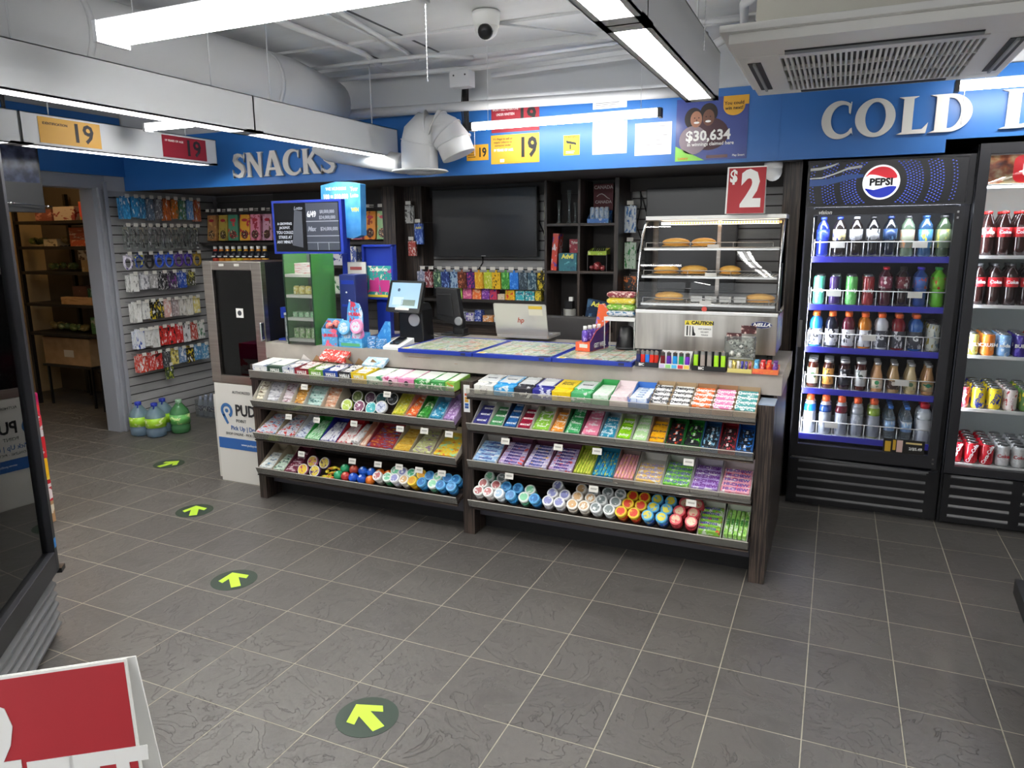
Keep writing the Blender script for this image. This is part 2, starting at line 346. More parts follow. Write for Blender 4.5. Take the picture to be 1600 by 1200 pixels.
# pull cords
def cord(x, y, z0, z1, label):
    b = MB(); z = z0
    b.tube([(0, 0, 0), (0, 0, z1-z0)], .0012, 4); z = 0
    while z < z1-z0: b.ball((0, 0, z), .0028, 6); z += .012
    tag(ob('pull_cord', b, M('e8e8ea', .4), None, (x, y, z0)), label, 'pull cord')
cord(.66, -1.22, 2.085, 2.30, 'white bead pull cord of the bright top left batten'); cord(1.41, -.86, 2.17, 2.75, 'white bead pull cord right of the big trough light')
cord(-.26, .92, 2.12, 2.275, 'thin pull cord at the left end of the batten over the notices'); cord(2.31, .92, 2.13, 2.29, 'thin pull cord in front of the letter D of the cold drinks sign')
# ---- pipes and conduits on the ceiling
CW = M('d0d1d3', .55)
def pipe(pts, r, label, nm='ceiling_pipe', seg=10): return tag(ob(nm, MB().tube(pts, r, seg), CW), label, 'pipe')
pipe([(-1.45, 1.12, 2.465), (1.02, 1.12, 2.42)], .03, 'white pipe running along the top of the blue fascia')
pipe([(-.88, -.6, 2.72), (-.89, .71, 2.72), (-.95, .9, 2.72), (-.98, 1.2, 2.72)], .018, 'white ceiling conduit with a bend, above the left rack')
pipe([(-.47, -.3, 2.72), (-.68, 1.0, 2.72)], .014, 'white ceiling conduit right of the bent one')
pipe([(-.60, -.3, 2.73), (-.68, .95, 2.73)], .008, 'thin ceiling conduit left of the straight one')
pipe([(-1.75, .84, 2.7), (-1.09, .80, 2.7), (-.5, .83, 2.7), (-.3, 1.0, 2.7)], .012, 'white conduit crossing the ceiling beside the round duct')
pipe([(-1.8, 1.02, 2.68), (-.3, 1.08, 2.66), (1.1, 1.02, 2.68)], .016, 'upper conduit above the fascia pipe'); pipe([(-.2, 1.05, 2.6), (1.15, 1.0, 2.62)], .014, 'conduit just over the fascia pipe, right half')
pipe([(1.5, .35, 2.7), (1.33, .62, 2.7), (1.3, .9, 2.66), (1.12, .95, 2.6)], .022, 'bent white pipe left of the air conditioner'); pipe([(1.62, .5, 2.68), (1.42, .78, 2.66), (1.42, 1.15, 2.64)], .026, 'thick white pipe left of the air conditioner')
pipe([(1.1, .80, 2.69), (1.36, .84, 2.69)], .012, 'short conduit by the air conditioner')
pipe([(.04, .45, 2.73), (.6, 1.1, 2.73)], .006, 'thin cable conduit leading from the dome camera')
struct('trim_11', MB().box(-2.2, 1.7, .97, 1.27, 2.71, ZC).box(-3.7, 1.9, .55, .62, 2.735, ZC), CEIL)
struct('trim_12', MB().box(-.53, -.515, -.4, 1.2, 2.747, 2.751).box(-.96, -.945, .6, 1.2, 2.747, 2.751), M('55575b', .8))
jb = ob('junction_box', MB().box(-.07, .07, -.04, .04, -.05, .05), CW, None, (-.42, 1.08, 2.6), None, .004); tag(jb, 'grey junction box above the fascia pipe', 'junction box')
ob('screw', MB().tube([(-.04, -.042, .02), (-.04, -.038, .02)], .006, 6).tube([(.04, -.042, .02), (.04, -.038, .02)], .006, 6), GREYD, jb)
lp = MB()
for k in range(5): lp.tube([(-.02+.01*k, 0, -.2), (-.03+.012*k, 0, -.05+.03*math.sin(k)), (-.02+.01*k, 0, .06), (-.01+.005*k, .0, -.1), (-.02+.01*k, 0, -.25)], .004, 5)
tag(ob('cable_bundle', lp, BLACK, None, (-.42, 1.12, 2.5)), 'black cable bundle looped over the fascia pipe', 'cable')
# ---- round ducts
DU = M('d8d9da', .5)
d = em('air_duct', (-1.3, .1, 2.52)); tag(d, 'big round white duct on the ceiling behind the left trough light', 'duct')
b = MB(); b.tube([(-.1, -3.2, 0), (-.08, .45, 0), (-.08, .9, -.02)], [.2, .2, .165], 24); ob('duct_tube', b, DU, d)
for y in (-2.2, -1.0, .2): ob('strap', MB().tube([(-.085, y, 0), (-.085, y+.03, 0)], .204, 24), DU, d)
d = em('air_duct', (-.70, 1.0, 2.06)); tag(d, 'round white duct elbow ending in a flat ceiling diffuser', 'duct')
pth = [(0, 0, .0), (0, 0, .16), (.01, .0, .20), (.05, .02, .245), (.11, .04, .25), (.17, .05, .22), (.215, .06, .17), (.25, .07, .08)]
ob('elbow', MB().tube(pth, [.118, .118, .120, .120, .118, .116, .112, .110], 24), DU, d)
rg = MB()
for i in (1, 3, 4, 5, 6): p = Vector(pth[i]); q = Vector(pth[i+1]); dd = (q-p).normalized()*.008; rg.tube([p, p+dd], .1225, 24)
ob('ring', rg, DU, d)
df = MB().lathe([(.11, .0), (.175, -.004), (.185, -.012), (.175, -.016), (.13, -.014)], 28); ob('diffuser_plate', df, M('dfe0e0', .4), d, (0, 0, -.0))
ob('diffuser_cone', MB().lathe([(.10, -.01), (.085, -.03), (.03, -.03)], 24), M('b9babc', .4), d)
b = MB(); p0, p1 = Vector((-1.56, 1.02, 2.235)), Vector((-.90, 1.10, 2.115)); n = 26
b.tube([p0.lerp(p1, k/n) for k in range(n+1)], [min(.066, .022+.010*k)+(.002 if k % 2 else 0) for k in range(n+1)], 18)
tag(ob('air_duct', b, M('c2c3c2', .5)), 'slim corrugated flexible duct sagging in front of the last letters of the snacks sign', 'duct')
# ---- cameras
def domecam(loc, label, s=1, look=0):
    r = em('security_camera', loc); tag(r, label, 'camera')
    ob('base', MB().lathe([(.062*s, 0), (.062*s, -.012*s), (.056*s, -.06*s)], 24), PW, r)
    ob('dome', MB().ball((0, 0, -.062*s), .052*s, 20), PW, r)
    ob('lens', MB().lathe([(.034*s, 0), (.03*s, .014*s), (.012*s, .02*s)], 18), BLACK, r, (.010*s, -.034*s, -.088*s), (math.radians(118), 0, math.radians(12)))
domecam((.10, .36, 2.745), 'white dome camera with a black lens on the ceiling', 1.15)
r = em('security_camera', (1.445, 1.36, 2.035)); tag(r, 'white dome camera under the soffit beside the red two dollar sign', 'camera')
ob('base', MB().lathe([(.05, 0), (.052, -.02), (.05, -.035)], 20), PW, r); ob('dome', MB().ball((0, 0, -.05), .05, 18, 0, (1, 1, 1.1)), PW, r)
# ---- air conditioner cassette
r = em('air_conditioner', (1.905, .20, 2.30)); tag(r, 'white ceiling cassette air conditioner with slotted grille', 'air conditioner')
W, D = .50, .54
b = MB(); b.box(-W, W, -D, -.30, 0, .035); b.box(-W, W, .45, D, 0, .035); b.box(-W, -.345, -.30, .45, 0, .035); b.box(.345, W, -.30, .45, 0, .035)
b.box(-W-.03, W+.03, -D-.03, D+.03, .035, .06); ob('panel', b, M('efeeea', .5), r, None, None, .003)
b = MB()
for k in range(34): x = -.325+k*.0197; b.box(x-.0045, x+.0045, -.25, .43, -.004, .012)
b.box(-.345, .345, -.30, -.25, -.004, .02); b.box(-.345, .345, .43, .45, -.004, .02); b.box(-.345, .345, -.03, -.02, -.004, .012); b.box(-.345, .345, .2, .21, -.004, .012)
ob('grille', b, M('e6e5e2', .5), r); ob('filter', MB().box(-.34, .34, -.27, .44, .02, .026), M('85878b', .8), r)
b = MB(); b.box(-.32, .32, -.365, -.325, -.003, .0005, 0)
b.box(-.47, -.42, -.2, .38, -.003, .0005, 0); b.box(.42, .47, -.2, .38, -.003, .0005, 0); b.box(-.3, .3, .475, .515, -.003, .0005, 0)
ob('outlet_slot', b, M('34363a', .7), r)
b = MB(); b.box(-.32, .32, -.35, -.34, -.012, -.002); b.box(-.45, -.44, -.2, .38, -.012, -.002); b.box(.44, .45, -.2, .38, -.012, -.002)
ob('louver', b, M('9fa1a3', .5), r, (0, 0, 0))
ob('body', MB().box(-.42, .42, -.44, .44, .06, .28), M('d6d3c6', .6), r)
b = MB().box(1.45, 3.6, -.6, .75, 2.60, 2.745)
for k in range(9): b.box(1.449, 3.601, -.602+k*.15, -.59+k*.15, 2.598, 2.745); 
for k in range(5): b.box(1.447, 3.6, -.603, -.6, 2.61+k*.03, 2.62+k*.03)
tag(ob('rectangular_duct', b, M('9fa7b0', .5)), 'grey ribbed rectangular duct above the air conditioner', 'duct')
# ================================================================ signs on the blue fascia
def glyph(ch, w_, h_, m, parent, x, z, ext=.009):
    S = []
    def ell(cx, cy, rx, ry, a0=0, a1=360, n=36, rev=False):
        p = [(cx+rx*math.cos(math.radians(a0+(a1-a0)*k/n)), cy+ry*math.sin(math.radians(a0+(a1-a0)*k/n))) for k in range(n+(0 if abs(a1-a0) == 360 else 1))]
        return p[::-1] if rev else p
    if ch == 'O': S = [ell(.5, .5, .5, .53), ell(.51, .51, .26, .43)]
    elif ch == 'C':
        o = ell(.56, .5, .56, .53, 52, 318); i = ell(.66, .51, .37, .42, 62, 306, 30, True)
        S = [o+[(1.0, .10), (.97, .26), (.93, .24)]+i+[(.86, .70), (.90, .66), (.93, .98), (.90, .98)]]
    elif ch == 'D': S = [[(0, 0), (.13, .05), (.13, .95), (0, 1), (.45, 1)]+ell(.45, .5, .55, .5, 88, -88)+[(.45, 0)], [(.42, .09)]+ell(.45, .5, .29, .41, -80, 80)+[(.42, .91)]]
    elif ch == 'L': S = [[(0, 0), (.15, .05), (.15, .95), (.02, 1), (.60, 1), (.47, .95), (.47, .10), (.80, .11), (.98, .27), (.92, 0)]]
    elif ch == 'N': S = [[(0, 0), (.08, .04), (.08, .95), (0, 1), (.30, 1), (.76, .40), (.76, .95), (.68, 1), (1, 1), (.92, .95), (.92, -.03), (.80, -.03), (.24, .70), (.24, .04), (.32, 0)]]
    elif ch == 'A': S = [[(0, 0), (.07, .05), (.38, 1.02), (.62, 1.02), (.94, .05), (1.0, 0), (.58, 0), (.66, .05), (.615, .24), (.30, .24), (.24, .05), (.32, 0)], [(.335, .34), (.585, .34), (.46, .77)]]
    elif ch == 'K': S = [[(0, 0), (.08, .05), (.08, .95), (0, 1), (.40, 1), (.32, .95), (.32, .58), (.66, .95), (.60, 1), (.96, 1), (.86, .93), (.54, .60), (.94, .07), (1.05, 0), (.62, 0), (.32, .46), (.32, .05), (.40, 0)]]
    elif ch == 'S':
        c = [(.86, .80), (.72, .90), (.50, .935), (.27, .87), (.21, .73), (.32, .60), (.52, .51), (.73, .40), (.80, .25), (.70, .11), (.46, .045), (.24, .08), (.10, .19)]
        wd = [.03, .05, .075, .11, .135, .14, .14, .14, .135, .11, .075, .05, .03]; L, R_ = [], []
        for i, p in enumerate(c):
            a = c[max(i-1, 0)]; q = c[min(i+1, len(c)-1)]; t = Vector((q[0]-a[0], q[1]-a[1])).normalized(); nn = Vector((-t.y, t.x))
            L.append((p[0]+nn.x*wd[i], p[1]+nn.y*wd[i])); R_.append((p[0]-nn.x*wd[i], p[1]-nn.y*wd[i]))
        S = [L+[(.02, .30), (.04, .0)]+R_[::-1]+[(.90, .68), (.93, .98)]]
    cu = bpy.data.curves.new('letter', 'CURVE'); cu.dimensions = '2D'; cu.fill_mode = 'BOTH'; cu.extrude = ext; cu.bevel_depth = .001
    for pts in S:
        sp = cu.splines.new('POLY'); sp.points.add(len(pts)-1); sp.use_cyclic_u = True
        for k, (a, c_) in enumerate(pts): sp.points[k].co = (a*w_, c_*h_, 0, 1)
    o = bpy.data.objects.new('t', cu); COL.objects.link(o); me = bpy.data.meshes.new_from_object(o.evaluated_get(bpy.context.evaluated_depsgraph_get())); bpy.data.objects.remove(o)
    me.materials.clear(); me.materials.append(m)
    o = bpy.data.objects.new('sign_letter', me); link(o, parent, (x, 1.25-ext-.004, z), FRONT); return o
SG = M('d6d3cc', .45)
for word, cat_l, spec in (('snacks', 'raised cream letter {} of the snacks sign on the blue fascia', [('S', -2.52, .135), ('N', -2.38, .165), ('A', -2.21, .19), ('C', -2.02, .165), ('K', -1.845, .17), ('S', -1.675, .14)]),
                          ('cold', 'raised cream letter {} of the cold drinks sign on the blue fascia', [('C', 1.69, .155), ('O', 1.855, .19), ('L', 2.06, .14), ('D', 2.205, .185), ('D', 2.515, .185)])):
    h_, z_ = (.178, 2.095) if word == 'snacks' else (.183, 2.135)
    seen = set()
    for k, (c, x, w_) in enumerate(spec):
        o = glyph(c, w_, h_, SG, None, x, z_ if word == 'snacks' else z_)
        lab = cat_l.format(c)
        if c in seen: lab = lab.replace('letter', 'last letter')
        elif c in 'SD': lab = lab.replace('letter', 'first letter')
        seen.add(c); tag(o, lab, 'sign letter', 'letters of the '+('snacks' if word == 'snacks' else 'cold drinks')+' sign')
def notice(x0, x1, z0, z1, m, label, y=1.2485, nm='notice', cat='notice'):
    return tag(ob(nm, MB().box(x0, x1, y-.0015, y, z0, z1), m), label, cat)
INK = M('20201f', .6); WI = M('eeeeea', .5); Y_ = 1.2465
def lines(p, x0, x1, z, n, dz, m=None, h=.004, y=Y_):
    b = MB(); rr = random.Random(n*7+int(x0*100))
    for k in range(n):
        e = x1-(x1-x0)*rr.random()*.35; b.box(x0, e, y-.0006, y, z-k*dz-h, z-k*dz)
    return ob('printing', b, m or M('8f8f8f', .6), p)
p = notice(-.30, .035, 2.29, 2.45, rdn, 'dark red age notice behind the batten on the fascia'); txt('19', .13, INK, p, (-.05, Y_, 2.38), bold=.03); txt("WON'T SELL TO ANYONE", .022, WI, p, (-.2, Y_, 2.43), sx=.7); txt('UNDER NINETEEN', .022, WI, p, (-.2, Y_, 2.40), sx=.7)
p = notice(-.305, .035, 2.095, 2.275, yl, 'large yellow notice with a black 19 on the fascia'); txt('19', .165, INK, p, (-.045, Y_, 2.185), bold=.035, sx=.8)
txt("It's illegal to sell or", .018, INK, p, (-.22, Y_, 2.25)); txt('supply tobacco to', .018, INK, p, (-.22, Y_, 2.23)); txt('someone under', .018, INK, p, (-.22, Y_, 2.21)); txt('19 YEARS OF AGE.', .022, WI, p, (-.215, Y_, 2.18), bold=.03, sx=.8)
ob('logo', MB().box(-.24, -.21, Y_-.001, Y_, 2.105, 2.125), WI, p)
p = notice(-.485, -.325, 2.125, 2.225, yl, 'small yellow notice with a black 19 left of the large one'); txt('19', .08, INK, p, (-.37, Y_, 2.172), bold=.03, sx=.8); lines(p, -.475, -.42, 2.205, 5, .014, INK)
p = notice(.198, .305, 2.125, 2.245, M('e3c91c', .5), 'small yellow warning sticker with a camera picture'); txt('WARNING', .018, INK, p, (.252, Y_, 2.234), bold=.02)
ob('picture', MB().prism([(.215, 2.215), (.28, 2.2), (.285, 2.185), (.22, 2.198)], Y_-.001, Y_, 0, 'y').box(.24, .248, Y_-.001, Y_, 2.16, 2.19), INK, p); lines(p, .215, .285, 2.15, 2, .01, WI)
p = notice(.388, .60, 2.385, 2.435, WI, 'white printed sheet above the batten on the fascia'); lines(p, .405, .585, 2.42, 3, .01)
p = notice(.388, .605, 2.12, 2.31, WI, 'white printed sheet just below the batten, left of its twin'); lines(p, .405, .585, 2.285, 6, .022)
p = notice(.655, .875, 2.10, 2.285, WI, 'white printed sheet below the batten, nearest the lottery poster'); lines(p, .675, .86, 2.265, 5, .026)
# lottery poster, with its own plain portrait of two smiling people
pm = noise_mat('poster_blue', [(.35, '3a4b93'), (.6, '2c3a80')], (1, 1, 1), 3, 2, .3)
p = notice(.90, 1.305, 2.055, 2.40, pm, 'large blue lottery poster with two smiling people and a dollar amount', nm='poster', cat='poster')
def disc(x, z, rx, rz, m, y, nm='picture', n=24, parent=p): return ob(nm, MB().prism([(x+rx*math.cos(2*PI*k/n), z+rz*math.sin(2*PI*k/n)) for k in range(n)], y-.0006, y, 0, 'y'), m, parent)
hair = M('2a211f', .6); sk1 = M('a8755c', .5); sk2 = M('6f4a3a', .5)
disc(1.0, 2.29, .052, .06, hair, 1.2464); disc(1.085, 2.315, .05, .055, hair, 1.2463)
disc(1.09, 2.20, .11, .09, M('4a3138', .6), 1.2462); disc(1.0, 2.17, .08, .08, M('8c7e86', .6), 1.2461)
disc(1.015, 2.285, .033, .045, sk1, 1.2455); disc(1.085, 2.29, .033, .045, sk2, 1.2454)
for cx, cz in ((1.018, 2.266), (1.083, 2.27)): disc(cx, cz, .016, .006, WI, 1.2446); disc(cx-.012, cz+.026, .004, .003, hair, 1.2446); disc(cx+.012, cz+.026, .004, .003, hair, 1.2446); disc(cx, cz+.012, .004, .007, sk2, 1.2447)
disc(1.225, 2.345, .06, .052, yl, 1.2462); txt('You could', .026, INK, p, (1.225, 1.2448, 2.36)); txt('win next!', .026, INK, p, (1.225, 1.2448, 2.333))
ob('picture', MB().box(1.165, 1.305, 1.2457, 1.2463, 2.35, 2.40), yl, p)
ob('picture', MB().prism([(.90, 2.055), (1.07, 2.055), (.90, 2.14)], 1.2455, 1.2465, 0, 'y'), M('8fd05a', .5), p)
txt('$30,634', .078, WI, p, (1.085, 1.2445, 2.19), bold=.03); txt('in winnings claimed here', .028, WI, p, (1.10, 1.2445, 2.145), bold=.015, sx=.95); txt('Play Smart', .016, WI, p, (1.26, 1.2445, 2.075)); ob('printing', MB().box(1.08, 1.20, 1.2450, 1.2462, 2.065, 2.082), M('7c6262', .6), p)
txt('Lottery', .02, M('d86a2a', .5), p, (.945, 1.2445, 2.07))
# ================================================================ floor arrows
for (x, y), rz, lab in zip(((-2.594, .435), (-1.663, -.191), (-.75, -.796), (.449, -1.40)), (math.radians(-8), math.radians(41), math.radians(50), math.radians(62)),
        ('farthest, near the stock room doorway', 'beside the left end of the candy racks', 'in the middle of the floor', 'nearest the camera')):
    r = em('floor_arrow_sticker', (x, y, 0), (0, 0, rz)); tag(r, 'round dark green floor sticker with lime arrow, '+lab, 'floor sticker', 'round arrow stickers on the floor')
    ob('disc', MB().lathe([(.108, 0), (.108, .0012)], 40), M('26382c', .5), r)
    ob('arrow', MB().prism([(-.022, -.082), (.022, -.082), (.022, .02), (.055, -.012), (.07, .018), (0, .085), (-.07, .018), (-.055, -.012), (-.022, .02)], .0013, .002), M('b9e03a', .5), r)
# ================================================================ counter
r = em('checkout_counter', (0, 0, 0)); tag(r, 'long checkout counter with a grey laminate top and dark wood end panel', 'counter')
ob('worktop', MB().box(-1.46, 1.63, .30, 1.08, .885, .985), WORKTOP, r, bevel=.002)
ob('side_panel', MB().box(1.595, 1.613, .30, 1.08, 0, .885), WOODV, r); ob('side_panel', MB().box(-1.455, -1.437, .345, 1.08, 0, .885), WOODV, r)
ob('back_panel', MB().box(-1.437, 1.595, .346, .36, 0, .885), M('1c1b1b', .5), r)
ob('price_tag', MB().box(-.61, -.565, .2985, .3, .9, .925), TAG, r)
sm_ = MB().box(-.4, -.25, .2993, .3, .952, .955).box(-.1, -.08, .2993, .3, .93, .932); ob('scuff_mark', sm_, M('9b7b5c', .6), r)
# ---- the two candy racks in front of it
TILT = {1: 5, 2: 24, 3: 21, 4: 22}; Z0 = {1: .815, 2: .635, 3: .43, 4: .205}; Y0 = .09
def rack(x0, x1, px, label, tags, sticker=False):
    r = em('candy_rack', ((x0+x1)/2, .24, 0)); cx = (x0+x1)/2; tag(r, label, 'display rack')
    for a, b_ in px: ob('side_post', MB().box(a-cx, b_-cx, -.09, .055, 0, .868), WOODV, r, bevel=.0015)
    for k in (1, 2, 3, 4):
        t = math.radians(TILT[k]); d = (.235 if k > 1 else .205)/math.cos(t)
        ob('shelf', MB().box(x0-cx+.001, x1-cx-.001, 0, d, -.02, -.0012), WOODH, r, (0, Y0-.24-.006, Z0[k]), (t, 0, 0))
        ob('front_lip', MB().box(x0-cx+.002, x1-cx-.002, -.006, -.003, -.012, .032), LIP, r, (0, Y0-.24-.006, Z0[k]), (t, 0, 0))
        ob('lip_edge', MB().box(x0-cx+.002, x1-cx-.002, -.0065, -.0025, .032, .034), M('cfcac0', .3), r, (0, Y0-.24-.006, Z0[k]), (t, 0, 0))
        ob('shelf_front', MB().box(x0-cx+.001, x1-cx-.001, -.0025, .012, -.026, -.0195), WOODH, r, (0, Y0-.24-.006, Z0[k]))
    ob('back_board', MB().box(x0-cx, x1-cx, .085, .10, .14, .868), M('241f1d', .5), r)
    ob('base_board', MB().box(x0-cx, x1-cx, -.02, -.005, .095, .172), M('4a4850', .45), r)
    ob('kick_board', MB().box(x0-cx, x1-cx, .05, .06, 0, .095), M('151415', .6), r)
    for (x, z) in tags:
        o = ob('price_tag', MB().box(-.024, .024, -.0012, 0, -.016, .016), TAG, r, (x-cx, .072-.24, z), (math.radians(-12), 0, math.radians(random.uniform(-3, 3))))
        ob('printing', MB().box(-.016, .016, -.0017, -.0012, -.003, .005), M('a9a79f', .6), o)
    return r
rk = rack(.085, 1.542, [(1.542, 1.613)], 'dark wood candy rack under the right half of the counter', [(.313, .585), (.605, .585), (.809, .587), (1.255, .585), (.333, .398), (.794, .39), (1.275, .386)])
ob('post_cap', MB().box(1.542-.8135, 1.613-.8135, -.088, .053, .868, .874), M('9fb0c6', .3), rk)
rl_ = rack(-1.40, .016, [(-1.456, -1.40), (.016, .085)], 'dark wood candy rack under the left half of the counter', [(-.977, .775), (-.404, .777), (-1.11, .583), (-.903, .582), (-.638, .587), (-.329, .587), (-.173, .591), (-.02, .588), (-1.033, .36), (-.664, .36), (-.487, .362), (-.345, .364), (-.216, .362), (-.072, .362)])
st = ob('payment_sticker', MB().box(.033, .070, .1488, .15, .70, .85), M('f1f1ef', .4), rl_, (.692, -.24, 0))
for k, (c, z) in enumerate((('c8502a', .79), ('d9a520', .755), ('2a6ac0', .735), ('e0a030', .77), ('3a5a9a', .72))): ob('logo', MB().box(.04, .062, .1482, .1489, z, z+.013), M(c, .4), st)
# ---- display trays
def tray_mesh(w_, d, hf, hb, t=.0022, cut=True):
    b = MB(); b.box(0, w_, 0, d, 0, t); b.box(0, w_, 0, t, t, hf); b.box(0, w_, d-t, d, t, hb)
    for x in (0, w_-t): b.add([(x, t, t), (x+t, t, t), (x+t, d-t, t), (x, d-t, t), (x, t, hf), (x+t, t, hf), (x+t, d-t, hb), (x, d-t, hb)], [(0, 1, 2, 3), (4, 5, 6, 7), (0, 1, 5, 4), (2, 3, 7, 6), (0, 3, 7, 4), (1, 2, 6, 5)])
    return b
ORD = ['leftmost', 'second', 'third', 'fourth', 'fifth', 'sixth', 'seventh', 'eighth', 'ninth', 'tenth', 'eleventh', 'twelfth', 'thirteenth', 'fourteenth', 'fifteenth', 'sixteenth', 'seventeenth']
SH = {1: 'top shelf', 2: 'second shelf', 3: 'third shelf', 4: 'bottom shelf'}
def on_shelf(o, k, x, u, h=0):
    h += .0026
    """stand o on shelf k at x, u metres up the slope from the front edge, h above the board"""
    t = math.radians(TILT[k]); o.location = (x, Y0+u*math.cos(t)-h*math.sin(t), Z0[k]+u*math.sin(t)+h*math.cos(t)); o.rotation_euler = (t, 0, 0); return o
def tray(side, k, idx, x0, x1, col, what, hf=.03, hb=.07, d=.215, mat=None, nm='display_tray'):
    g = .002; lab = f'{what} tray, {ORD[idx]}{"" if idx == 0 else " from left"}, {SH[k]}, {side} rack'
    o = ob(nm, tray_mesh(x1-x0-2*g, d, hf, hb), mat or M(col, .5)); on_shelf(o, k, x0+g, 0, .0)
    tag(o, lab, 'display tray'); return o
def packs(side, k, idx, x0, x1, mat, what, nm, n, cols=1, ph=.016, pd=None, d=.205, base=.004, s=None, tcol=None, tsz=.02, start=0, trot=0, wob=0, thick=None, cat='candy pack', bold=.03):
    W_ = (x1-x0-.012)/cols; pd = pd or (d-.006)/n; first = None
    lab = f'{what} in the {ORD[idx]} tray of the {SH[k]}, {side} rack'; grp = f'{what}s, {SH[k]} of {side} rack, {ORD[idx]} tray'
    me = MB().box(-W_/2+.001, W_/2-.001, -pd/2+.0008, pd/2-.0008, 0, ph).mesh(nm, mat, min(.003, ph*.3))
    for j in range(n):
        for c in range(cols):
            u = .006+start+pd*(j+.5); x = x0+.006+W_*(c+.5)
            if first is None:
                o = ob(nm, me, None); first = o; tag(o, lab, cat, grp)
                if s: txt(s, tsz, M(tcol or 'f4f4f2', .4), o, (0, 0, ph+.0004), (0, 0, trot), bold)
            else: o = dup(first)
            on_shelf(o, k, x, u, base+.001); o.rotation_euler.z = random.uniform(-wob, wob)
# ----- right rack, second shelf: narrow trays of gum packs
RX2 = [.112, .209, .293, .37, .45, .551, .628, .715, .81, .895, .973, 1.053, 1.137, 1.22, 1.303, 1.382, 1.459, 1.535]
R2 = [('3a3a86', '22235a', 'navy gum pack', 'excel', 3, 'c9c7c2'), ('4f9a62', '2d6f45', 'green gum pack', 'excel', 3, 'd2d0ca'), ('2f6fb4', '1c4a86', 'blue gum pack', 'excel', 4, '28324c'),
      ('a8213f', '7c1530', 'crimson gum pack', 'excel', 3, 'bfb9b5'), ('8cc63f', 'e9eee0', 'lime and white gum pack', 'Trident', 3, 'c4c4b4'), ('ee9a2e', 'f2ece0', 'orange and white gum pack', 'Trident', 3, 'c9a98c'),
      ('3aa860', 'dfeee2', 'green and white gum pack', 'Trident', 4, '2b5c3a'), ('e887a4', 'f4dfe6', 'pink gum pack', 'Trident', 4, '7c2c48'), ('2c93b4', 'dcecf2', 'teal and white gum pack', 'Trident', 3, '9aa7b0'),
      ('8fd020', '6fb010', 'bright lime gum pack', 'juicy', 3, 'c2c6b4'), ('bfe6a8', 'e6f4dc', 'pale green gum pack', 'juicy', 4, 'b9bfae'), ('eeb01e', 'd98c14', 'golden gum pack', 'Juicy Fruit', 3, 'b79a80'),
      ('232329', 'e4502e', 'black and red gum pack', '5', 3, '1f6e2c'), ('232329', '58c43a', 'black and green gum pack', '5', 3, '1f7a2e'), ('242a33', '8ec2dc', 'black and ice blue gum pack', '5', 3, '2d5f8e'),
      ('2a2427', 'c8404a', 'black and watermelon gum pack', '5', 3, '9c1d2e'), ('1f232c', '3a86d8', 'black and blue gum pack', '5', 3, '1a62b4')]
for i, (b, a, what, s, n, tc) in enumerate(R2):
    x0, x1 = RX2[i], RX2[i+1]; tray('right', 2, i, x0, x1, tc, 'card '+what, .028, .078)
    full = (n == 4)
    packs('right', 2, i, x0, x1, G(b, a, b, (5, 2, 2)), what, 'gum_pack', 3 if not full else 4, ph=.022, pd=.052, base=.006, s=s, tcol='f4f4f2' if s != 'Juicy Fruit' else '2c2c50', tsz=.026 if len(s) < 6 else .0165, trot=PI/2 if i < 4 and False else 0)
# ----- right rack, third shelf: wide trays of candy rolls
RX3 = [.108, .257, .406, .541, .678, .778, .886, .992, 1.127, 1.262, 1.395, 1.538]
R3 = [('a8cdee', 'f0f4fa', '5c8cd0', 'light blue candy roll', 'mentos', '5060a8', 5, 1), ('c3b3dc', 'f0eaf4', 'e0452a', 'lilac and red candy roll', 'Mentos', '4a3c90', 7, 1), ('cabfe4', 'f2eef8', 'f0c02a', 'lilac and yellow candy roll', 'Mentos', '3c4a9c', 7, 1),
      ('c5b5de', 'f4eef4', 'e8452c', 'lilac and scarlet candy roll', 'Mentos', '4a3c90', 7, 1), ('c5d64a', 'e8e07a', '6b8c2a', 'yellow green dotted candy pack', None, None, 1, 6), ('2aa0c8', 'e0d84a', '2e5cc0', 'cyan and yellow candy pack', None, None, 1, 5),
      ('eb9cab', 'e8c860', 'f4c8d0', 'pink dotted candy pack', None, None, 1, 6), ('eecb70', 'f4f0e8', 'c8b8dc', 'pale yellow candy pack', 'HI-CHEW', 'a9a0cc', 4, 1), ('8fd65a', 'eef6ea', '48b838', 'green and white candy pack', 'HI-CHEW', '6a70b8', 5, 1),
      ('b49ad8', 'f6f2f8', '6a2a8c', 'purple and white candy pack', 'HI-CHEW', '7a3c9c', 5, 1), ('f2a9b9', 'f8f0f2', 'e0264a', 'pink and red candy pack', 'HI-CHEW', '7a5ab0', 5, 1)]
for i, (b, a, c, what, s, tc, n, cols) in enumerate(R3):
    x0, x1 = RX3[i], RX3[i+1]; tray('right', 3, i, x0, x1, ['b9b4ae', '6c3c54', '6c3c54', '6c3c54', '9aa838', '2080a0', 'a08c84', 'd2cfc8', 'cfd2c8', 'd6cfd8', 'dccfd0'][i], 'card '+what, .024, .07 if i not in (6,) else .085)
    packs('right', 3, i, x0, x1, G(b, a, c, (4, 1.5, 1.5) if n > 1 else (2, 7, 2)), what, 'candy_roll', n, cols, ph=.024, pd=.026 if n >= 7 else (.034 if n > 1 else .19), base=.008, s=s, tcol=tc, tsz=.024 if n >= 7 else .026, bold=.04)
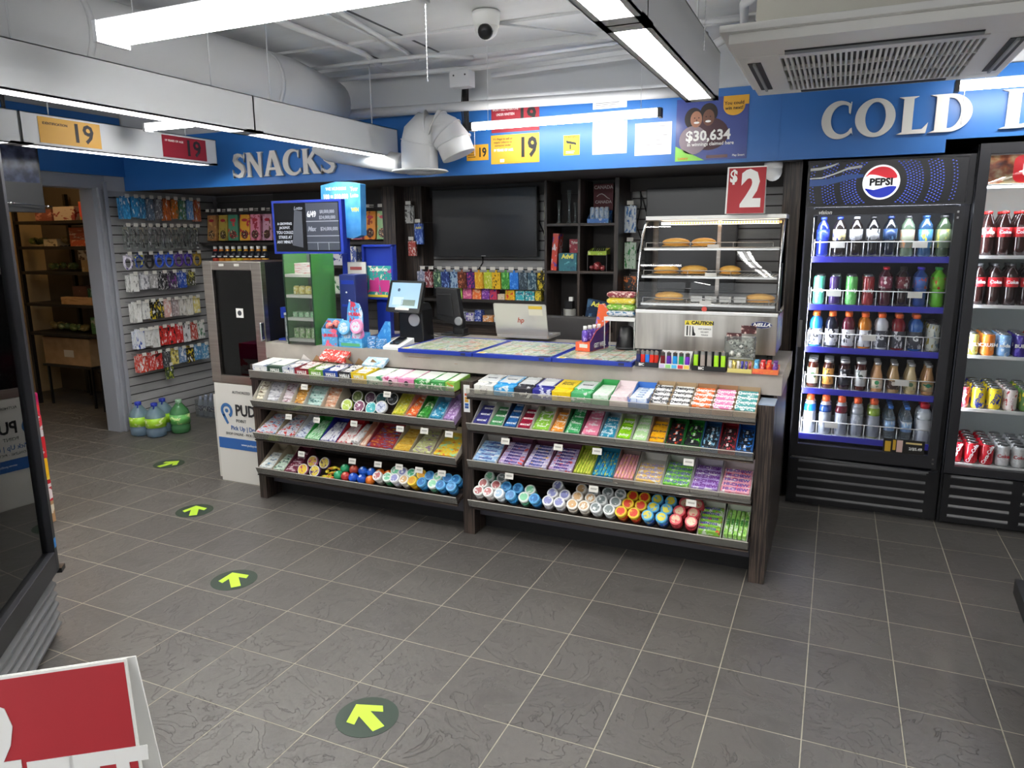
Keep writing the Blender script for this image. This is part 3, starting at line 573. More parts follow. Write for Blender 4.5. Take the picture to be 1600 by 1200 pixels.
# ----- right rack, top shelf: closed and open cartons
RX1 = [.125, .24, .355, .456, .561, .663, .768, .86, .954, 1.053, 1.144, 1.247, 1.343, 1.439, 1.540]
R1 = [('e6e6e0', '9aa0a0', 'white and grey gum carton', 'excel', 'b9b9b4'), ('3aa0d8', 'e6f0f6', 'sky blue gum carton', 'excel', 'e6e9ea'), ('2a2a30', 'e0e2e4', 'black and white gum carton', 'excel', 'd2d4d6'), ('2c2c8c', 'dcdff0', 'navy blue gum carton', 'excel', '2c2c8c'),
      ('f0d01c', 'e8c010', 'bright yellow gum carton', 'Juicy\nFruit', 'e8c81c'), ('4fb070', 'e4e8e4', 'white and green gum carton', 'excel', 'e6e8e6'), ('e2efe2', 'c4e4c8', 'pale green gum sleeve', None, '2f9a4c'), ('f0dfe2', 'e4c9d0', 'pale pink gum sleeve', None, 'f0e4e6'),
      ('dfeaf6', 'ffffff', 'white and blue chewing gum sleeve', 'ICE', '3a72c4'), ('dcdcdc', '1f1f22', 'black and white gum pack', 'Dentyne', 'b49a78'), ('efefec', 'd8d8d4', 'plain white gum pack', 'Dentyne', 'b49a78'), ('e2682a', 'f4e4d8', 'orange gum pack', 'Dentyne', 'a87c58'),
      ('e880b4', 'f6e2ee', 'pink gum pack', 'Dentyne', 'a87c58'), ('49a0a0', 'e0f0f0', 'teal gum pack', 'Dentyne', 'b49a78')]
CT = {0: 1, 1: 1, 2: 1, 3: 1, 4: 1, 5: 1}
for i, (b, a, what, s, tc) in enumerate(R1):
    x0, x1 = RX1[i], RX1[i+1]; lab = what
    if i < 6:
        o = ob('gum_carton', MB().box(.002, x1-x0-.002, 0, .05, 0, .05).box(.002, x1-x0-.002, .05, .19, 0, .058), G(b, a, b, (3, 2, 2)), bevel=.002); on_shelf(o, 1, x0, .003, .0015)
        tag(o, f'{what}, {ORD[i]}, top shelf, right rack' if i == 0 else f'{what}, {ORD[i]} from left, top shelf, right rack', 'candy carton')
        txt(s, .026 if i != 4 else .032, M('24243a' if i in (0, 1, 5) else 'f2f2f0' if i != 4 else '6a5a10', .4), o, ((x1-x0)/2, .12, .0586), (0, 0, 0), .03)
        txt(s.split('\n')[0], .02, M('24243a' if i in (0,) else 'f2f2f0' if i != 4 else 'a08810', .4), o, ((x1-x0)/2, -.0006, .024), FRONT, .03)
        ob('opening', MB().box(.012, x1-x0-.012, .055, .18, .058, .0584), M('cfd2d2' if i != 4 else 'e8c81c', .5), o)
    else:
        tray('right', 1, i, x0, x1, tc, 'card '+what, .03, .088 if i > 8 else .075, .2, )
        if i in (6, 7, 8): packs('right', 1, i, x0, x1, G(b, a, b, (3, 3, 3)), what, 'gum_pack', 5, 1, ph=.045, pd=.036, base=.004, d=.19, s=s, tcol='6a88b8', tsz=.022)
        else:
            W_ = x1-x0-.014; first = None
            for j in range(4):
                if first is None:
                    o = ob('gum_pack', MB().box(-W_/2, W_/2, -.020, .020, 0, .016), G(b, a, b, (3, 2, 2)), bevel=.003); first = o
                    tag(o, f'{what} in the {ORD[i]} tray of the top shelf, right rack', 'candy pack', f'{what}s on the top shelf of the right rack')
                    txt(s, .027, M('2a2a30' if i in (9, 10) else 'f8f4f4', .4), o, (0, 0, .0165), (0, 0, 0), .04)
                else: o = dup(first)
                on_shelf(o, 1, (x0+x1)/2, .03+.040*j, .026+.010*j); o.rotation_euler.x += math.radians(20); o.rotation_euler.z = random.uniform(-.04, .04)
wr = ob('wire_holder', MB().tube([(0, 0, .05), (0, -.004, 0), (.09, -.004, 0), (.09, 0, .05)], .002, 5).tube([(.012, -.006, .045), (.012, -.006, .012), (.042, -.006, .012), (.042, -.006, .045)], .0015, 5), M('3c62b0', .3)); tag(wr, 'blue wire holder on the front of the top shelf, right rack', 'wire holder'); on_shelf(wr, 1, .956, .0, .004)
# ----- right rack, bottom shelf: two trays at the right end
for i, (x0, x1, b, a, c, what) in enumerate(((1.302, 1.416, '8fce4a', 'e6f0e0', 'd84a3a', 'green and red candy pack'), (1.421, 1.534, 'a6dc70', 'e8f4e0', '5ab040', 'lime green candy pack'))):
    o = ob('display_tray', tray_mesh(x1-x0-.004, .2, .02, .07), M('d4d8cc', .5)); on_shelf(o, 4, x0+.002, 0, 0); tag(o, ('tall white tray of green and red packs' if i == 0 else 'white tray of lime green packs')+' at the bottom shelf right end', 'display tray')
    me = MB().box(-.05, .05, -.015, .015, 0, .03).mesh('candy_roll', G(b, a, c, (3, 1, 1)), .004) if i == 0 else MB().box(-.009, .009, -.085, .085, 0, .03).mesh('candy_roll', G(b, a, c, (1, 5, 1)), .004)
    first = None
    for j in range(5):
        if first is None: oo = ob('candy_roll', me, None); first = oo; tag(oo, f'{what} in the tray at the right end of the bottom shelf', 'candy pack', what+'s on the bottom shelf'); txt('MENTOS' if i == 0 else 'minis', .02, M('5a50b0' if i == 0 else '3c8a3c', .4), oo, (-.008 if i == 0 else 0, -0, .0306), (0, 0, 0 if i == 0 else PI/2), .04)
        else: oo = dup(first)
        on_shelf(oo, 4, (x0+x1)/2+(0 if i == 0 else -.042+.021*j), .03+.035*j if i == 0 else .10, .014)
# ----- gum bottles, lids towards the shopper
def gum_bottle(body, lid, disc_, lab=None):
    b = MB().lathe([(.024, 0), (.0285, .004), (.0285, .05), (.026, .056)], 18); o = ob('gum_bottle', b, M(body, .3)); 
    ob('lid', MB().lathe([(.0295, .053), (.030, .056), (.030, .070), (.027, .073)], 20), M(lid, .3), o); ob('lid_label', MB().lathe([(.021, .0732), (.021, .0738)], 18), G(disc_, lid, disc_, (2, 2, 1)), o)
    ob('label_band', MB().lathe([(.0288, .01), (.0288, .046)], 18), G(body, lid, disc_, (4, 4, 2)), o); return o
_gb = {}
def put_bottle(cols, names, x, row, side, tiltdeg=46):
    key = cols
    o = dup(_gb[key]) if key in _gb else gum_bottle(*cols)
    _gb.setdefault(key, o); a = math.radians(tiltdeg); t = math.radians(TILT[4]); u = .0615*row
    # lowest rim of the leaning bottle rests on the shelf board
    y = Y0+.048+u*math.cos(t); z = Z0[4]+.0245+u*math.sin(t)+.010
    o.location = (x, y, z); o.rotation_euler = (a, 0, random.uniform(-.15, .15))
    tag(o, names[0]+f' on the bottom shelf of the {side} rack', 'gum bottle', names[1]+f' on the bottom shelf of the {side} rack'); return o
WR = ('e8e6e2', 'f0efec', 'b86a6a'); WB = ('dfe6ee', 'eef2f6', 'a8c4dc'); BL = ('2a7fc0', '5aa8dc', '2a6fb0'); GRW = ('57b489', 'e6f0e8', '86cfa4'); VI = ('e6e4ea', 'f2f2f4', '8a8ec4'); TN = ('ece4d8', 'f4efe6', 'd9b07c'); GY = ('d4d8d8', 'e9ecec', '7c8888')
RY = ('cc3a24', 'e8c832', 'd8402a'); BLY = ('2a62c4', '5ab0dc', 'e0d040'); RD = ('b8283c', 'd8505a', 'e0c0a0')
NM = {WR: ('white gum bottle with red lid disc', 'white and red gum bottles'), WB: ('white gum bottle with pale blue disc', 'white and pale blue gum bottles'), BL: ('blue gum bottle', 'blue gum bottles'), GRW: ('mint green gum bottle', 'mint green gum bottles'),
      VI: ('white gum bottle with a violet lid disc', 'white and violet gum bottles'), TN: ('cream gum bottle with a tan lid disc', 'cream and tan gum bottles'), GY: ('pale grey gum bottle', 'grey gum bottles'), RY: ('red and yellow candy bottle', 'red and yellow candy bottles'),
      BLY: ('blue and yellow candy bottle', 'blue and yellow candy bottles'), RD: ('crimson candy bottle', 'crimson candy bottles')}
front = [WR, WR, WB, BL, GRW, BL, VI, VI, TN, TN, GY, GY, RY, RY, BLY, BLY, RD, RD]
for i, c in enumerate(front): put_bottle(c, NM[c], .138+i*.0665, 0, 'right')
back = [(0, WR), (1, WR), (2, BL), (3, BL), (4, GRW), (6, VI), (7, VI), (8, TN), (9, TN), (10, GY), (11, GY), (12, RY), (13, RY), (14, BLY), (15, BLY), (16, RD), (17, RD)]
for i, c in back: put_bottle(c, NM[c], .15+i*.0665, 1, 'right')
for i, c in [(0, GRW), (1, GY), (6, VI), (8, TN), (9, GY), (10, GY), (11, GY), (12, RY), (13, RY), (14, BLY), (15, BLY), (16, RD), (17, RD)]: put_bottle(c, NM[c], .16+i*.0665, 2, 'right')
# ================================================================ left rack
LX1 = [-1.38, -1.267, -1.15, -1.059, -.955, -.851, -.746, -.655, -.552, -.445, -.342, -.239, -.135, -.048, .014]
L1 = [('dfe2e6', '5a6a90', 'white and blue lozenge carton', 0), ('2f4a3e', '4a6a58', 'dark green lozenge carton', 0), ('c4ccd6', '2a3c7c', 'white and navy lozenge carton', 1), ('8c2430', '6c1a28', 'dark red lozenge carton', 1), ('6a9a3a', '88b850', 'olive green lozenge carton', 1),
      ('28489c', '203878', 'royal blue lozenge carton', 1), ('2a2a2e', '9aa0a4', 'black lozenge carton', 1), ('e6c41c', 'f0d840', 'yellow lozenge carton', 1), ('d8e8d4', '4a9a6c', 'white mint carton', 2), ('eec2d4', 'c4467c', 'white and pink gum carton', 2), ('e088b4', 'f4d4e4', 'pink gum carton', 2),
      ('3f9c4c', 'dff0d8', 'green and white gum carton', 2), ('4aa458', 'e4f2dc', 'leaf green gum carton', 2), ('8cc050', 'e06a3c', 'lime and orange gum carton', 2)]
for i, (b, a, what, kind) in enumerate(L1):
    x0, x1 = LX1[i], LX1[i+1]; W_ = x1-x0
    h = .062 if kind < 2 else .05
    if kind == 1:
        bb = tray_mesh(W_-.004, .17, h, h); o = ob('lozenge_carton', bb, [G(b, a, b, (3, 2, 2))]); 
        pk_ = MB()
        for q in range(3): pk_.box(.006, W_-.010, .01+.05*q, .055+.05*q, .0, h-.012+.006*q)
        ob('lozenge_packet', pk_, G('e8e4e2', b, a, (4, 3, 2)), o)
        fl = MB().add([(.002, .168, h), (W_-.006, .168, h), (W_/2, .150, h+.045)], [(0, 1, 2)]).add([(.002, .166, h), (W_-.006, .166, h), (W_/2, .148, h+.045)], [(0, 2, 1)]); ob('card_flap', fl, CARD if i > 2 else M('dcd8d2', .6), o)
    else:
        o = ob('lozenge_carton' if kind < 2 else 'gum_carton', MB().box(0, W_-.004, 0, .185, 0, h), G(b, a, b, (3, 2, 2)), bevel=.002)
        ob('open_top', MB().box(.006, W_-.010, .03, .18, h, h+.0008), M('dfe6dc' if i != 9 else 'f0dfe8', .5), o)
    on_shelf(o, 1, x0+.002, .003, .0015); o.rotation_euler.x = math.radians(5)
    tag(o, f'{what}, {ORD[i]}, top shelf, left rack' if i == 0 else f'{what}, {ORD[i]} from left, top shelf, left rack', 'candy carton')
    if kind < 2: txt('HALLS', .024, WI, o, (W_/2, -.0006, .038), FRONT, .05)
    elif i in (9, 10): ob('emblem', MB().lathe([(.014, 0), (.014, .001)], 18), M('3a2a34', .5), o, (W_/2, -.001, .024), FRONT)
    else: txt('Excel' if i != 11 else 'Tic', .02, M('eef4ea', .4), o, (W_/2, -.0006, .024), FRONT, .03)
rb = ob('candy_box', MB().box(-.085, .085, -.045, .045, 0, .024), G('c8342c', 'f2ece8', 'e8d8d0', (6, 3, 1)), bevel=.002); tag(rb, 'flat red and white candy box lying across the lozenge cartons', 'candy box'); rb.location = (-.885, .258, .925); rb.rotation_euler = (math.radians(28), math.radians(4), math.radians(8))
rb = ob('candy_box', MB().box(-.07, .07, -.04, .04, 0, .02), G('a8cbe8', 'dfeaf4', '6a9ac8', (4, 3, 1)), bevel=.002); tag(rb, 'flat pale blue box behind the yellow lozenge carton', 'candy box'); rb.location = (-.60, .262, .905); rb.rotation_euler = (math.radians(25), 0, 0)
# ---- second shelf
LX2 = [-1.393, -1.306, -1.189, -1.096, -.998, -.871, -.770]
for i, (b, a, c, what) in enumerate((('d8d2bc', '6a5240', 'e4dfd4', 'white and brown wrapped bar'), ('d4d4d8', '8a8a94', 'e8e8ec', 'silver wrapped bar'), ('dccfd4', '8c4a5c', 'ece6e8', 'white and plum wrapped bar'), ('d8a24a', '8c5a2a', 'e8dcc8', 'amber wrapped bar'), ('b8d8d0', '3c6a6a', 'dce8e4', 'mint wrapped bar'), ('dcb498', 'c87040', 'ece2d8', 'peach wrapped bar'))):
    x0, x1 = LX2[i], LX2[i+1]; W_ = x1-x0
    o = ob('display_tray', tray_mesh(W_-.004, .17, .035, .10), M('d0cdc4', .6) if i < 5 else M('cfc2ae', .6)); on_shelf(o, 2, x0+.002, .0, .0)
    tag(o, f'card bin of {what}s, {ORD[i]} on the second shelf, left rack', 'display tray')
    me = MB().box(-W_/2+.008, W_/2-.008, -.02, .02, 0, .013).mesh('wrapped_bar', G(b, a, c, (3, 2, 1)), .004); first = None
    for j in range(6):
        if first is None: oo = ob('wrapped_bar', me, None); first = oo; tag(oo, f'{what} in its card bin, second shelf, left rack', 'candy bar', what+'s on the second shelf')
        else: oo = dup(first)
        on_shelf(oo, 2, (x0+x1)/2, .028+.018*j, .004+.0142*j*(.8)); oo.rotation_euler.x += math.radians(14); oo.rotation_euler.z = random.uniform(-.12, .12)
def tin(x, u, h, cols, what, r_=.037, k=2, lean=38, z=0):
    o = ob('mint_tin', MB().lathe([(r_-.002, 0), (r_, .002), (r_, .016), (r_-.002, .018)], 26), M(cols[0], .35)); ob('rim', MB().lathe([(r_*.86, .0182), (r_*.98, .0186), (r_*.98, .02), (r_*.86, .0196)], 26), M('e2e4e0', .3), o)
    ob('lid_print', MB().lathe([(r_*.84, .0197), (r_*.84, .0202)], 24), G(cols[1], cols[2], cols[0], (3, 3, 1)), o)
    on_shelf(o, k, x, u+.009, h+.005); o.rotation_euler.x += math.radians(lean); tag(o, what, 'mint tin'); return o
tin(-.70, .028, .022, ('b8cc5a', 'a8c040', 'e4ecc0'), 'round lime tin at the front of the second shelf, left rack'); tin(-.612, .028, .022, ('7c4a68', '7a3a5c', 'e8dce4'), 'round plum tin at the front of the second shelf, left rack')
tin(-.53, .024, .022, ('3aa0a8', '48b8bc', 'dff0f0'), 'round turquoise tin at the front of the second shelf, left rack'); tin(-.465, .032, .03, ('e0e4ec', 'c4cce0', '6a78a0'), 'round white and blue tin at the front of the second shelf, left rack')
tin(-.68, .115, .022, ('6a7c3c', '58682c', '98a868'), 'round olive tin behind the lime one'); tin(-.59, .115, .022, ('5a3450', '4a2840', '846078'), 'round dark plum tin behind the plum one'); tin(-.515, .115, .022, ('1f6a6c', '1c5a5c', '70a8a8'), 'round dark teal tin behind the turquoise one'); tin(-.435, .115, .03, ('30363c', '24282c', '80868c'), 'round black tin behind the white and blue one')
for i, (x0, x1, b, a, c, what, n, cols, tc) in enumerate(((-.395+.01, -.305, 'd8d03a', 'e8f0b0', '8ab83a', 'yellow candy box', 3, 2, 'd2cc6a'), (-.30, -.224, 'e8622a', 'f4e0c0', 'f0a040', 'orange candy box', 3, 1, 'd8a49a'), (-.222, -.151, '3f9a3c', 'dff0c8', '2a7a2c', 'green candy box', 2, 1, '3f8a3a'),
        (-.148, -.066, '3aa0c8', 'e2f0f4', '2a6a88', 'light blue candy box', 2, 1, '86b8cc'), (-.062, .013, 'b08cc4', 'e6dcf0', '8a5ca8', 'lilac candy box', 3, 2, 'a890b8'))):
    o = ob('display_tray', tray_mesh(x1-x0-.003, .2, .03, .075), M(tc, .5)); on_shelf(o, 2, x0, 0, 0); tag(o, f'card tray of {what}es at the right, second shelf, left rack', 'display tray')
    packs('left', 2, 7+i, x0, x1, G(b, a, c, (3, 3, 2)), what, 'candy_box', n, cols, ph=.03, pd=.055 if n == 3 else .07, base=.006)
# ---- third shelf
L3 = [(-1.393, -1.235, 'cfd8e4', 'd03a30', '4a78b0', 'red and blue wrapped bar', 5, 1, '9c8e74'), (-1.235, -1.092, 'd8dce4', 'cc3028', '3a5a8c', 'red white and blue wrapped bar', 4, 1, '9c8e74'), (-1.092, -1.01, 'd4dcea', '2a3f8c', 'eceff4', 'white and navy candy bar', 6, 1, 'dcdcda'),
      (-1.01, -.903, 'b8e4bc', '3fae52', 'eef6ee', 'pale green square box', 3, 2, '2f9a44'), (-.903, -.784, 'e8e9f0', '34388c', 'f4f4f8', 'white and navy square box', 3, 2, '24268a'), (-.784, -.675, 'f0e4e2', 'c43a3c', 'f6f0ee', 'white and red square box', 3, 2, 'a81e28'),
      (-.620, -.574, 'f0d0b8', 'e47a50', 'f8efe8', 'peach square box', 3, 1, 'c8947c'), (-.574, -.394, '9c2c34', '4a90c8', 'd8a840', 'mixed chocolate bar', 6, 1, '8c2c34'), (-.394, -.28, 'e0b848', 'c88c28', 'ecd488', 'gold wrapped bar', 6, 1, 'b8b09c'),
      (-.276, -.142, 'c4c88a', '8a6c9c', 'e4e6d4', 'green and violet wrapped sweet', 5, 1, 'a89c84'), (-.138, .012, 'e6c840', '9ccfa4', 'd86a30', 'yellow green and red candy pack', 4, 1, 'c4bcae')]
for i, (x0, x1, b, a, c, what, n, cols, tc) in enumerate(L3):
    j = i if i < 6 else i+1
    tray('left', 3, j, x0, x1, tc, 'card '+what, .026, .075 if i not in (9,) else .09)
    packs('left', 3, j, x0, x1, G(b, a, c, (4, 2, 2)), what, 'candy_bar' if cols == 1 else 'candy_box', n, cols, ph=.024, pd=.20/n if n > 4 else .062, base=.006, wob=.05 if n > 4 else 0, d=.2)
tb = MB().lathe([(.011, 0), (.012, .004), (.012, .17), (.010, .175)], 14); first = None
for j in range(4):
    if first is None: o = ob('candy_tube', tb, G('f0efee', 'd8d4d4', 'e8b090', (1, 1, 5))); first = o; tag(o, 'white candy tube lying beside the red tray, third shelf of the left rack', 'candy tube', 'white candy tubes on the third shelf')
    else: o = dup(first)
    on_shelf(o, 3, -.661+.026*(j % 2), .008, .014+.026*(j//2)); o.rotation_euler.x -= PI/2
# ---- bottom shelf of the left rack
for i, (x0, x1, b, a, c, what, n) in enumerate(((-1.393, -1.282, 'd8dcd8', '5c88a8', 'e8ecea', 'white and blue gum pack', 3), (-1.282, -1.191, 'c8dccc', '2f6a4c', 'e4eee6', 'white and green mint pack', 3), (-1.191, -1.095, '7c3048', 'e0c8d0', '5c2034', 'maroon gum pack', 5))):
    tray('left', 4, i, x0, x1, 'a69a84' if i < 2 else '6c2c40', 'card '+what, .022, .07); packs('left', 4, i, x0, x1, G(b, a, c, (3, 2, 2)), what, 'gum_pack', n, 1, ph=.022, pd=.05 if n == 3 else .038, base=.005, s='Extra' if i < 2 else 'excel', tcol='506068' if i < 2 else 'f0e4e8', tsz=.016)
for nm_, x, cols in (('pink', -1.055, ('d87aa0', 'e0c030', 'b83a6c')), ('purple', -.965, ('6c3a8c', 'e0c848', '4a2068'))):
    tin(x, .028, .02, cols, f'round {nm_} bubble gum tape tin at the front of the bottom shelf, left rack', .036, 4); tin(x+.015, .11, .02, cols, f'round {nm_} bubble gum tape tin at the back of the bottom shelf, left rack', .036, 4)
first = None
for j in range(9):
    if first is None: o = ob('wrapped_sweet', MB().ball((0, 0, 0), .012, 10, 0, (1.5, 1, .8)).box(-.026, -.014, -.006, .006, -.001, .001).box(.014, .026, -.006, .006, -.001, .001), G('d8c83a', 'd8503a', '6ab04a', (2, 2, 2))); first = o; tag(o, 'small wrapped sweet between the purple tins and the round balls, left rack', 'sweet', 'small wrapped sweets on the bottom shelf')
    else: o = dup(first)
    on_shelf(o, 4, -.90+.03*(j % 3)+random.uniform(-.005, .005), .02+.04*(j//3), .012+.008*(j % 2)); o.rotation_euler.z = random.uniform(0, 3)
def ballb(col, a, x, u, lab, r_=.029):
    o = ob('candy_ball', MB().ball((0, 0, r_), r_, 18), M(col, .25)); ob('sticker', MB().ball((0, -.003, r_+.0028), r_*.985, 18, 0, (.62, .62, 1.0)), G(a, col, 'e8e8e4', (3, 3, 3)), o)
    on_shelf(o, 4, x, u, .001); tag(o, lab, 'candy container', 'round plastic candy balls on the bottom shelf'); return o
for q, (c, a, x, u) in enumerate((('2fa06c', '8fd8b4', -.795, .03), ('2fa06c', '8fd8b4', -.79, .095), ('b83a38', 'e08a70', -.742, .03), ('b84a38', 'e08a70', -.725, .095), ('2458c8', '8ab0e8', -.688, .03), ('2a6ad8', '9ac0f0', -.66, .095), ('2458c8', '8ab0e8', -.628, .03), ('2a6ad8', '9ac0f0', -.60, .095), ('e87a28', 'f4b070', -.568, .03), ('e87a28', 'f4b070', -.54, .095), ('e06a24', 'f0a468', -.48, .095))):
    cn = {'2f': 'green', 'b8': 'red', '24': 'deep blue', '2a': 'bright blue', 'e8': 'orange', 'e0': 'dark orange'}[c[:2]]
    ballb(c, a, x, u, f'round {cn} candy ball in the {"front" if u < .05 else "back"} row of the bottom shelf, left rack')
Gc = ('2f9a5c', 'e2f0e6', '5ab88a'); YE = ('e0a81c', 'f0cc40', 'd89a2c'); NM[Gc] = ('green and white gum bottle', 'green and white gum bottles'); NM[YE] = ('yellow gum bottle', 'yellow gum bottles')
for i, c in enumerate([WR, Gc, VI, TN, YE, BL, GRW, BL, BL]): put_bottle(c, NM[c], -.505+i*.0595, 0, 'left')
for i, c in enumerate([Gc, VI, Gc, YE, BL, GRW, BL, BL]): put_bottle(c, NM[c], -.425+i*.0575, 1, 'left')
# ================================================================ drinks
def sides(mb_, seg=16): return mb_
def soda(body, cap, label, acc, H=.225, R=.034, lab=(.095, .155), txt_=None, clear=False, tc='f4f4f4'):
    b = MB().lathe([(R*.8, 0), (R, .012), (R*.93, .05), (R, .09), (R, .155), (R*.93, .175), (R*.42, H-.022), (R*.40, H-.012)], 18)
    o = ob('soda_bottle', b, BOTTLE if clear else M(body, .12, coat=.5)); ob('cap', MB().lathe([(R*.46, H-.014), (R*.46, H)], 14), M(cap, .35), o)
    ob('label', MB().lathe([(R*1.012, lab[0]), (R*1.012, lab[1])], 20), G(label, acc, label, (3, 3, 1.5)), o)
    if txt_: txt(txt_, .024, M(tc, .4), o, (0, -R*1.03, (lab[0]+lab[1])/2), FRONT, .04)
    return o
def can(body, acc, H=.122, R=.033, acc2=None, txt_=None, tc='f4f4f4', vert=False, slim=False):
    o = ob('drink_can', MB().lathe([(R*.75, 0), (R*.98, .009), (R, .014), (R, H-.016), (R*.84, H-.004)], 18), G(body, acc, acc2 or body, (2.5, 2.5, 2.5), .22))
    ob('lid', MB().lathe([(R*.85, H-.005), (R*.86, H), (R*.80, H), (R*.78, H-.004), (.002, H-.004)], 18), CHROME, o)
    ob('base_rim', MB().lathe([(R*.76, -.0), (R*.80, .002), (R*.985, .0095)], 18), CHROME, o)
    if txt_: txt(txt_, .026, M(tc, .4), o, (0, -R*1.015, H*.5), (PI/2, (-PI/2.6 if vert else 0), 0), .03)
    return o
def sport(liq, cap='ee6a24', lab='eceef0', acc='2a2c34', H=.205, R=.037, clear=False, sq=False, s='G'):
    b = MB().lathe([(R*.85, 0), (R, .008), (R, .06), (R*.93, .066), (R, .072), (R, .10), (R*.9, .116), (R, .13), (R*.88, .158), (R*.48, H-.028), (R*.46, H-.02)], 18)
    o = ob('sports_drink_bottle', b, M(liq, .12, coat=.5)); ob('cap', MB().lathe([(R*.54, H-.024), (R*.56, H-.004), (R*.5, H)], 16), M(cap, .35), o)
    ob('label', MB().lathe([(R*1.012, .012), (R*1.012, .108)], 20), G(lab, acc, lab, (2.5, 2.5, 1.2)), o); txt(s, .04, M(acc, .4), o, (0, -R*1.03, .07), FRONT, .04); return o
def squirt(liq, top, cap='f0602c', H=.255, R=.034, lab='d8dce2', tip=None):
    b = MB().lathe([(R*.85, 0), (R, .008), (R, .15), (R*.9, .18), (R*.5, .205)], 18); o = ob('squeeze_bottle', b, M(liq, .14, coat=.4))
    ob('cap', MB().lathe([(R*.62, .2), (R*.66, .222), (R*.5, .232), (R*.22, .236), (R*.26, H)], 16), M(cap, .35), o)
    ob('nozzle', MB().lathe([(R*.3, H-.006), (R*.3, H+.006)], 12), M(tip or 'e8d8d0', .3), o)
    ob('label', MB().lathe([(R*1.012, .01), (R*1.012, .135)], 20), G(lab, 'aeb4bc', lab, (2, 2, 1)), o)
    ob('shoulder_tint', MB().lathe([(R*1.01, .136), (R*1.01, .15), (R*.91, .18)], 18), M(top, .15, coat=.5), o); return o
def milk(liq, lab, acc, H=.165, R=.031, glassy=False, capc='c8c8c4'):
    if glassy: prof = [(R*.9, 0), (R, .006), (R, .075), (R*.86, .10), (R*.55, .135), (R*.52, H-.014)]
    else: prof = [(R*.9, 0), (R, .006), (R, .118), (R*.84, .132), (R*.80, H-.014)]
    o = ob('coffee_drink_bottle', MB().lathe(prof, 18), M(liq, .15, coat=.5)); rr = R*.56 if glassy else R*.84
    ob('cap', MB().lathe([(rr, H-.016), (rr, H)], 16), M(capc, .3, .6), o)
    z = (.02, .07) if glassy else (.026, .122); ob('label', MB().lathe([(R*1.012, z[0]), (R*1.012, z[1])], 20), G(lab, lab, acc, (2.5, 2.5, 2)), o)
    ob('emblem', MB().lathe([(.012, 0), (.012, .001)], 16), M(acc, .4), o, (0, -R*1.02, (z[0]+z[1])/2+.01), FRONT); return o
def water(cap='3a78d0', H=.20, R=.029, lab='9ac0e8'):
    o = ob('water_bottle', MB().lathe([(R*.85, 0), (R, .006), (R*.94, .03), (R, .05), (R, .13), (R*.45, .175), (R*.42, H-.014)], 16), BOTTLE)
    ob('cap', MB().lathe([(R*.5, H-.016), (R*.5, H)], 14), M(cap, .35), o); ob('label', MB().lathe([(R*1.012, .055), (R*1.012, .115)], 18), G(lab, 'e8f0f8', lab, (2.5, 2.5, 1)), o); return o
def rowof(make, x, y, z, n, pitch, label, cat, group=None, zr=None):
    """one item at the front and n-1 like it behind"""
    z += .0008; o = make(); o.location = (x, y, z)
    if zr: o.rotation_euler.z = zr
    tag(o, label+(', front of its row' if n > 1 else ''), cat, group)
    for j in range(1, n): dup(o, (x, y+pitch*j, z), None, label+', back of its row', (group or label.split(',')[0]+' row'))
    return o
# ================================================================ left drinks cooler (the one with the round emblem header)
FB = M('17171a', .35); FB2 = M('232327', .4)
def cabinet(cx, w_, y0, d, H, label, header_z, inner, zb=.30, t=.045):
    r = em('drinks_cooler', (cx, y0, 0)); tag(r, label, 'cooler'); h = w_/2
    b = MB(); b.box(-h, -h+t, .03, d, .0, H); b.box(h-t, h, .03, d, .0, H); b.box(-h+t, h-t, .05, d, 0, zb); b.box(-h+t, h-t, .03, d, H-.05, H); b.box(-h+t, h-t, d-.03, d, zb, H-.05)
    ob('body', b, FB, r)
    il = MB().box(-h+t, h-t, d-.034, d-.03, zb, H-.05).box(-h+t, -h+t+.003, .06, d-.034, zb, H-.05).box(h-t-.003, h-t, .06, d-.034, zb, H-.05).box(-h+t, h-t, .06, d-.034, zb, zb+.004)
    ob('liner', il, M(inner, .5), r); return r, h, t
def grille(r, h, z0, z1, n, split=False):
    b = MB(); b.box(-h+.01, h-.01, .0, .03, z0, z1); ob('kick_plate', b, FB, r)
    b = MB(); sp = [(-h+.06, h-.07)] if not split else [(-h+.045, -.05), (.0, h-.05)]
    for x0, x1 in sp:
        for k in range(n):
            z = z0+.028+(z1-z0-.05)*k/(n-1); b.box(x0, x1, -.006, .0, z, z+.006); b.add([(x0, -.006, z+.006), (x1, -.006, z+.006), (x1, .0, z+.018), (x0, .0, z+.018)], [(0, 1, 2, 3)])
    ob('vent_slat', b, M('3c3d40', .3), r)
r, h, t = cabinet(2.04, .81, 1.33, .68, 2.03, 'black drinks cooler with a blue dotted header and five shelves', 1.76, '1b1d24')
grille(r, h, .02, .295, 5)
ob('chrome_strip', MB().add([(-h+.02, -.002, .30), (h-.06, -.002, .285), (h-.06, -.002, .295), (-h+.02, -.002, .312)], [(0, 1, 2, 3)]), M('8b8d90', .25, .8), r)
hd = ob('header', MB().box(-h, h, .0, .03, 1.775, 2.03), M('17171c', .25), r)
ob('header_frame', MB().box(-h, h, -.006, .0, 2.018, 2.03).box(-h, h, -.006, 0, 1.775, 1.785).box(-h, -h+.01, -.006, 0, 1.785, 2.018).box(h-.03, h, -.006, 0, 1.785, 2.018), FB2, r)
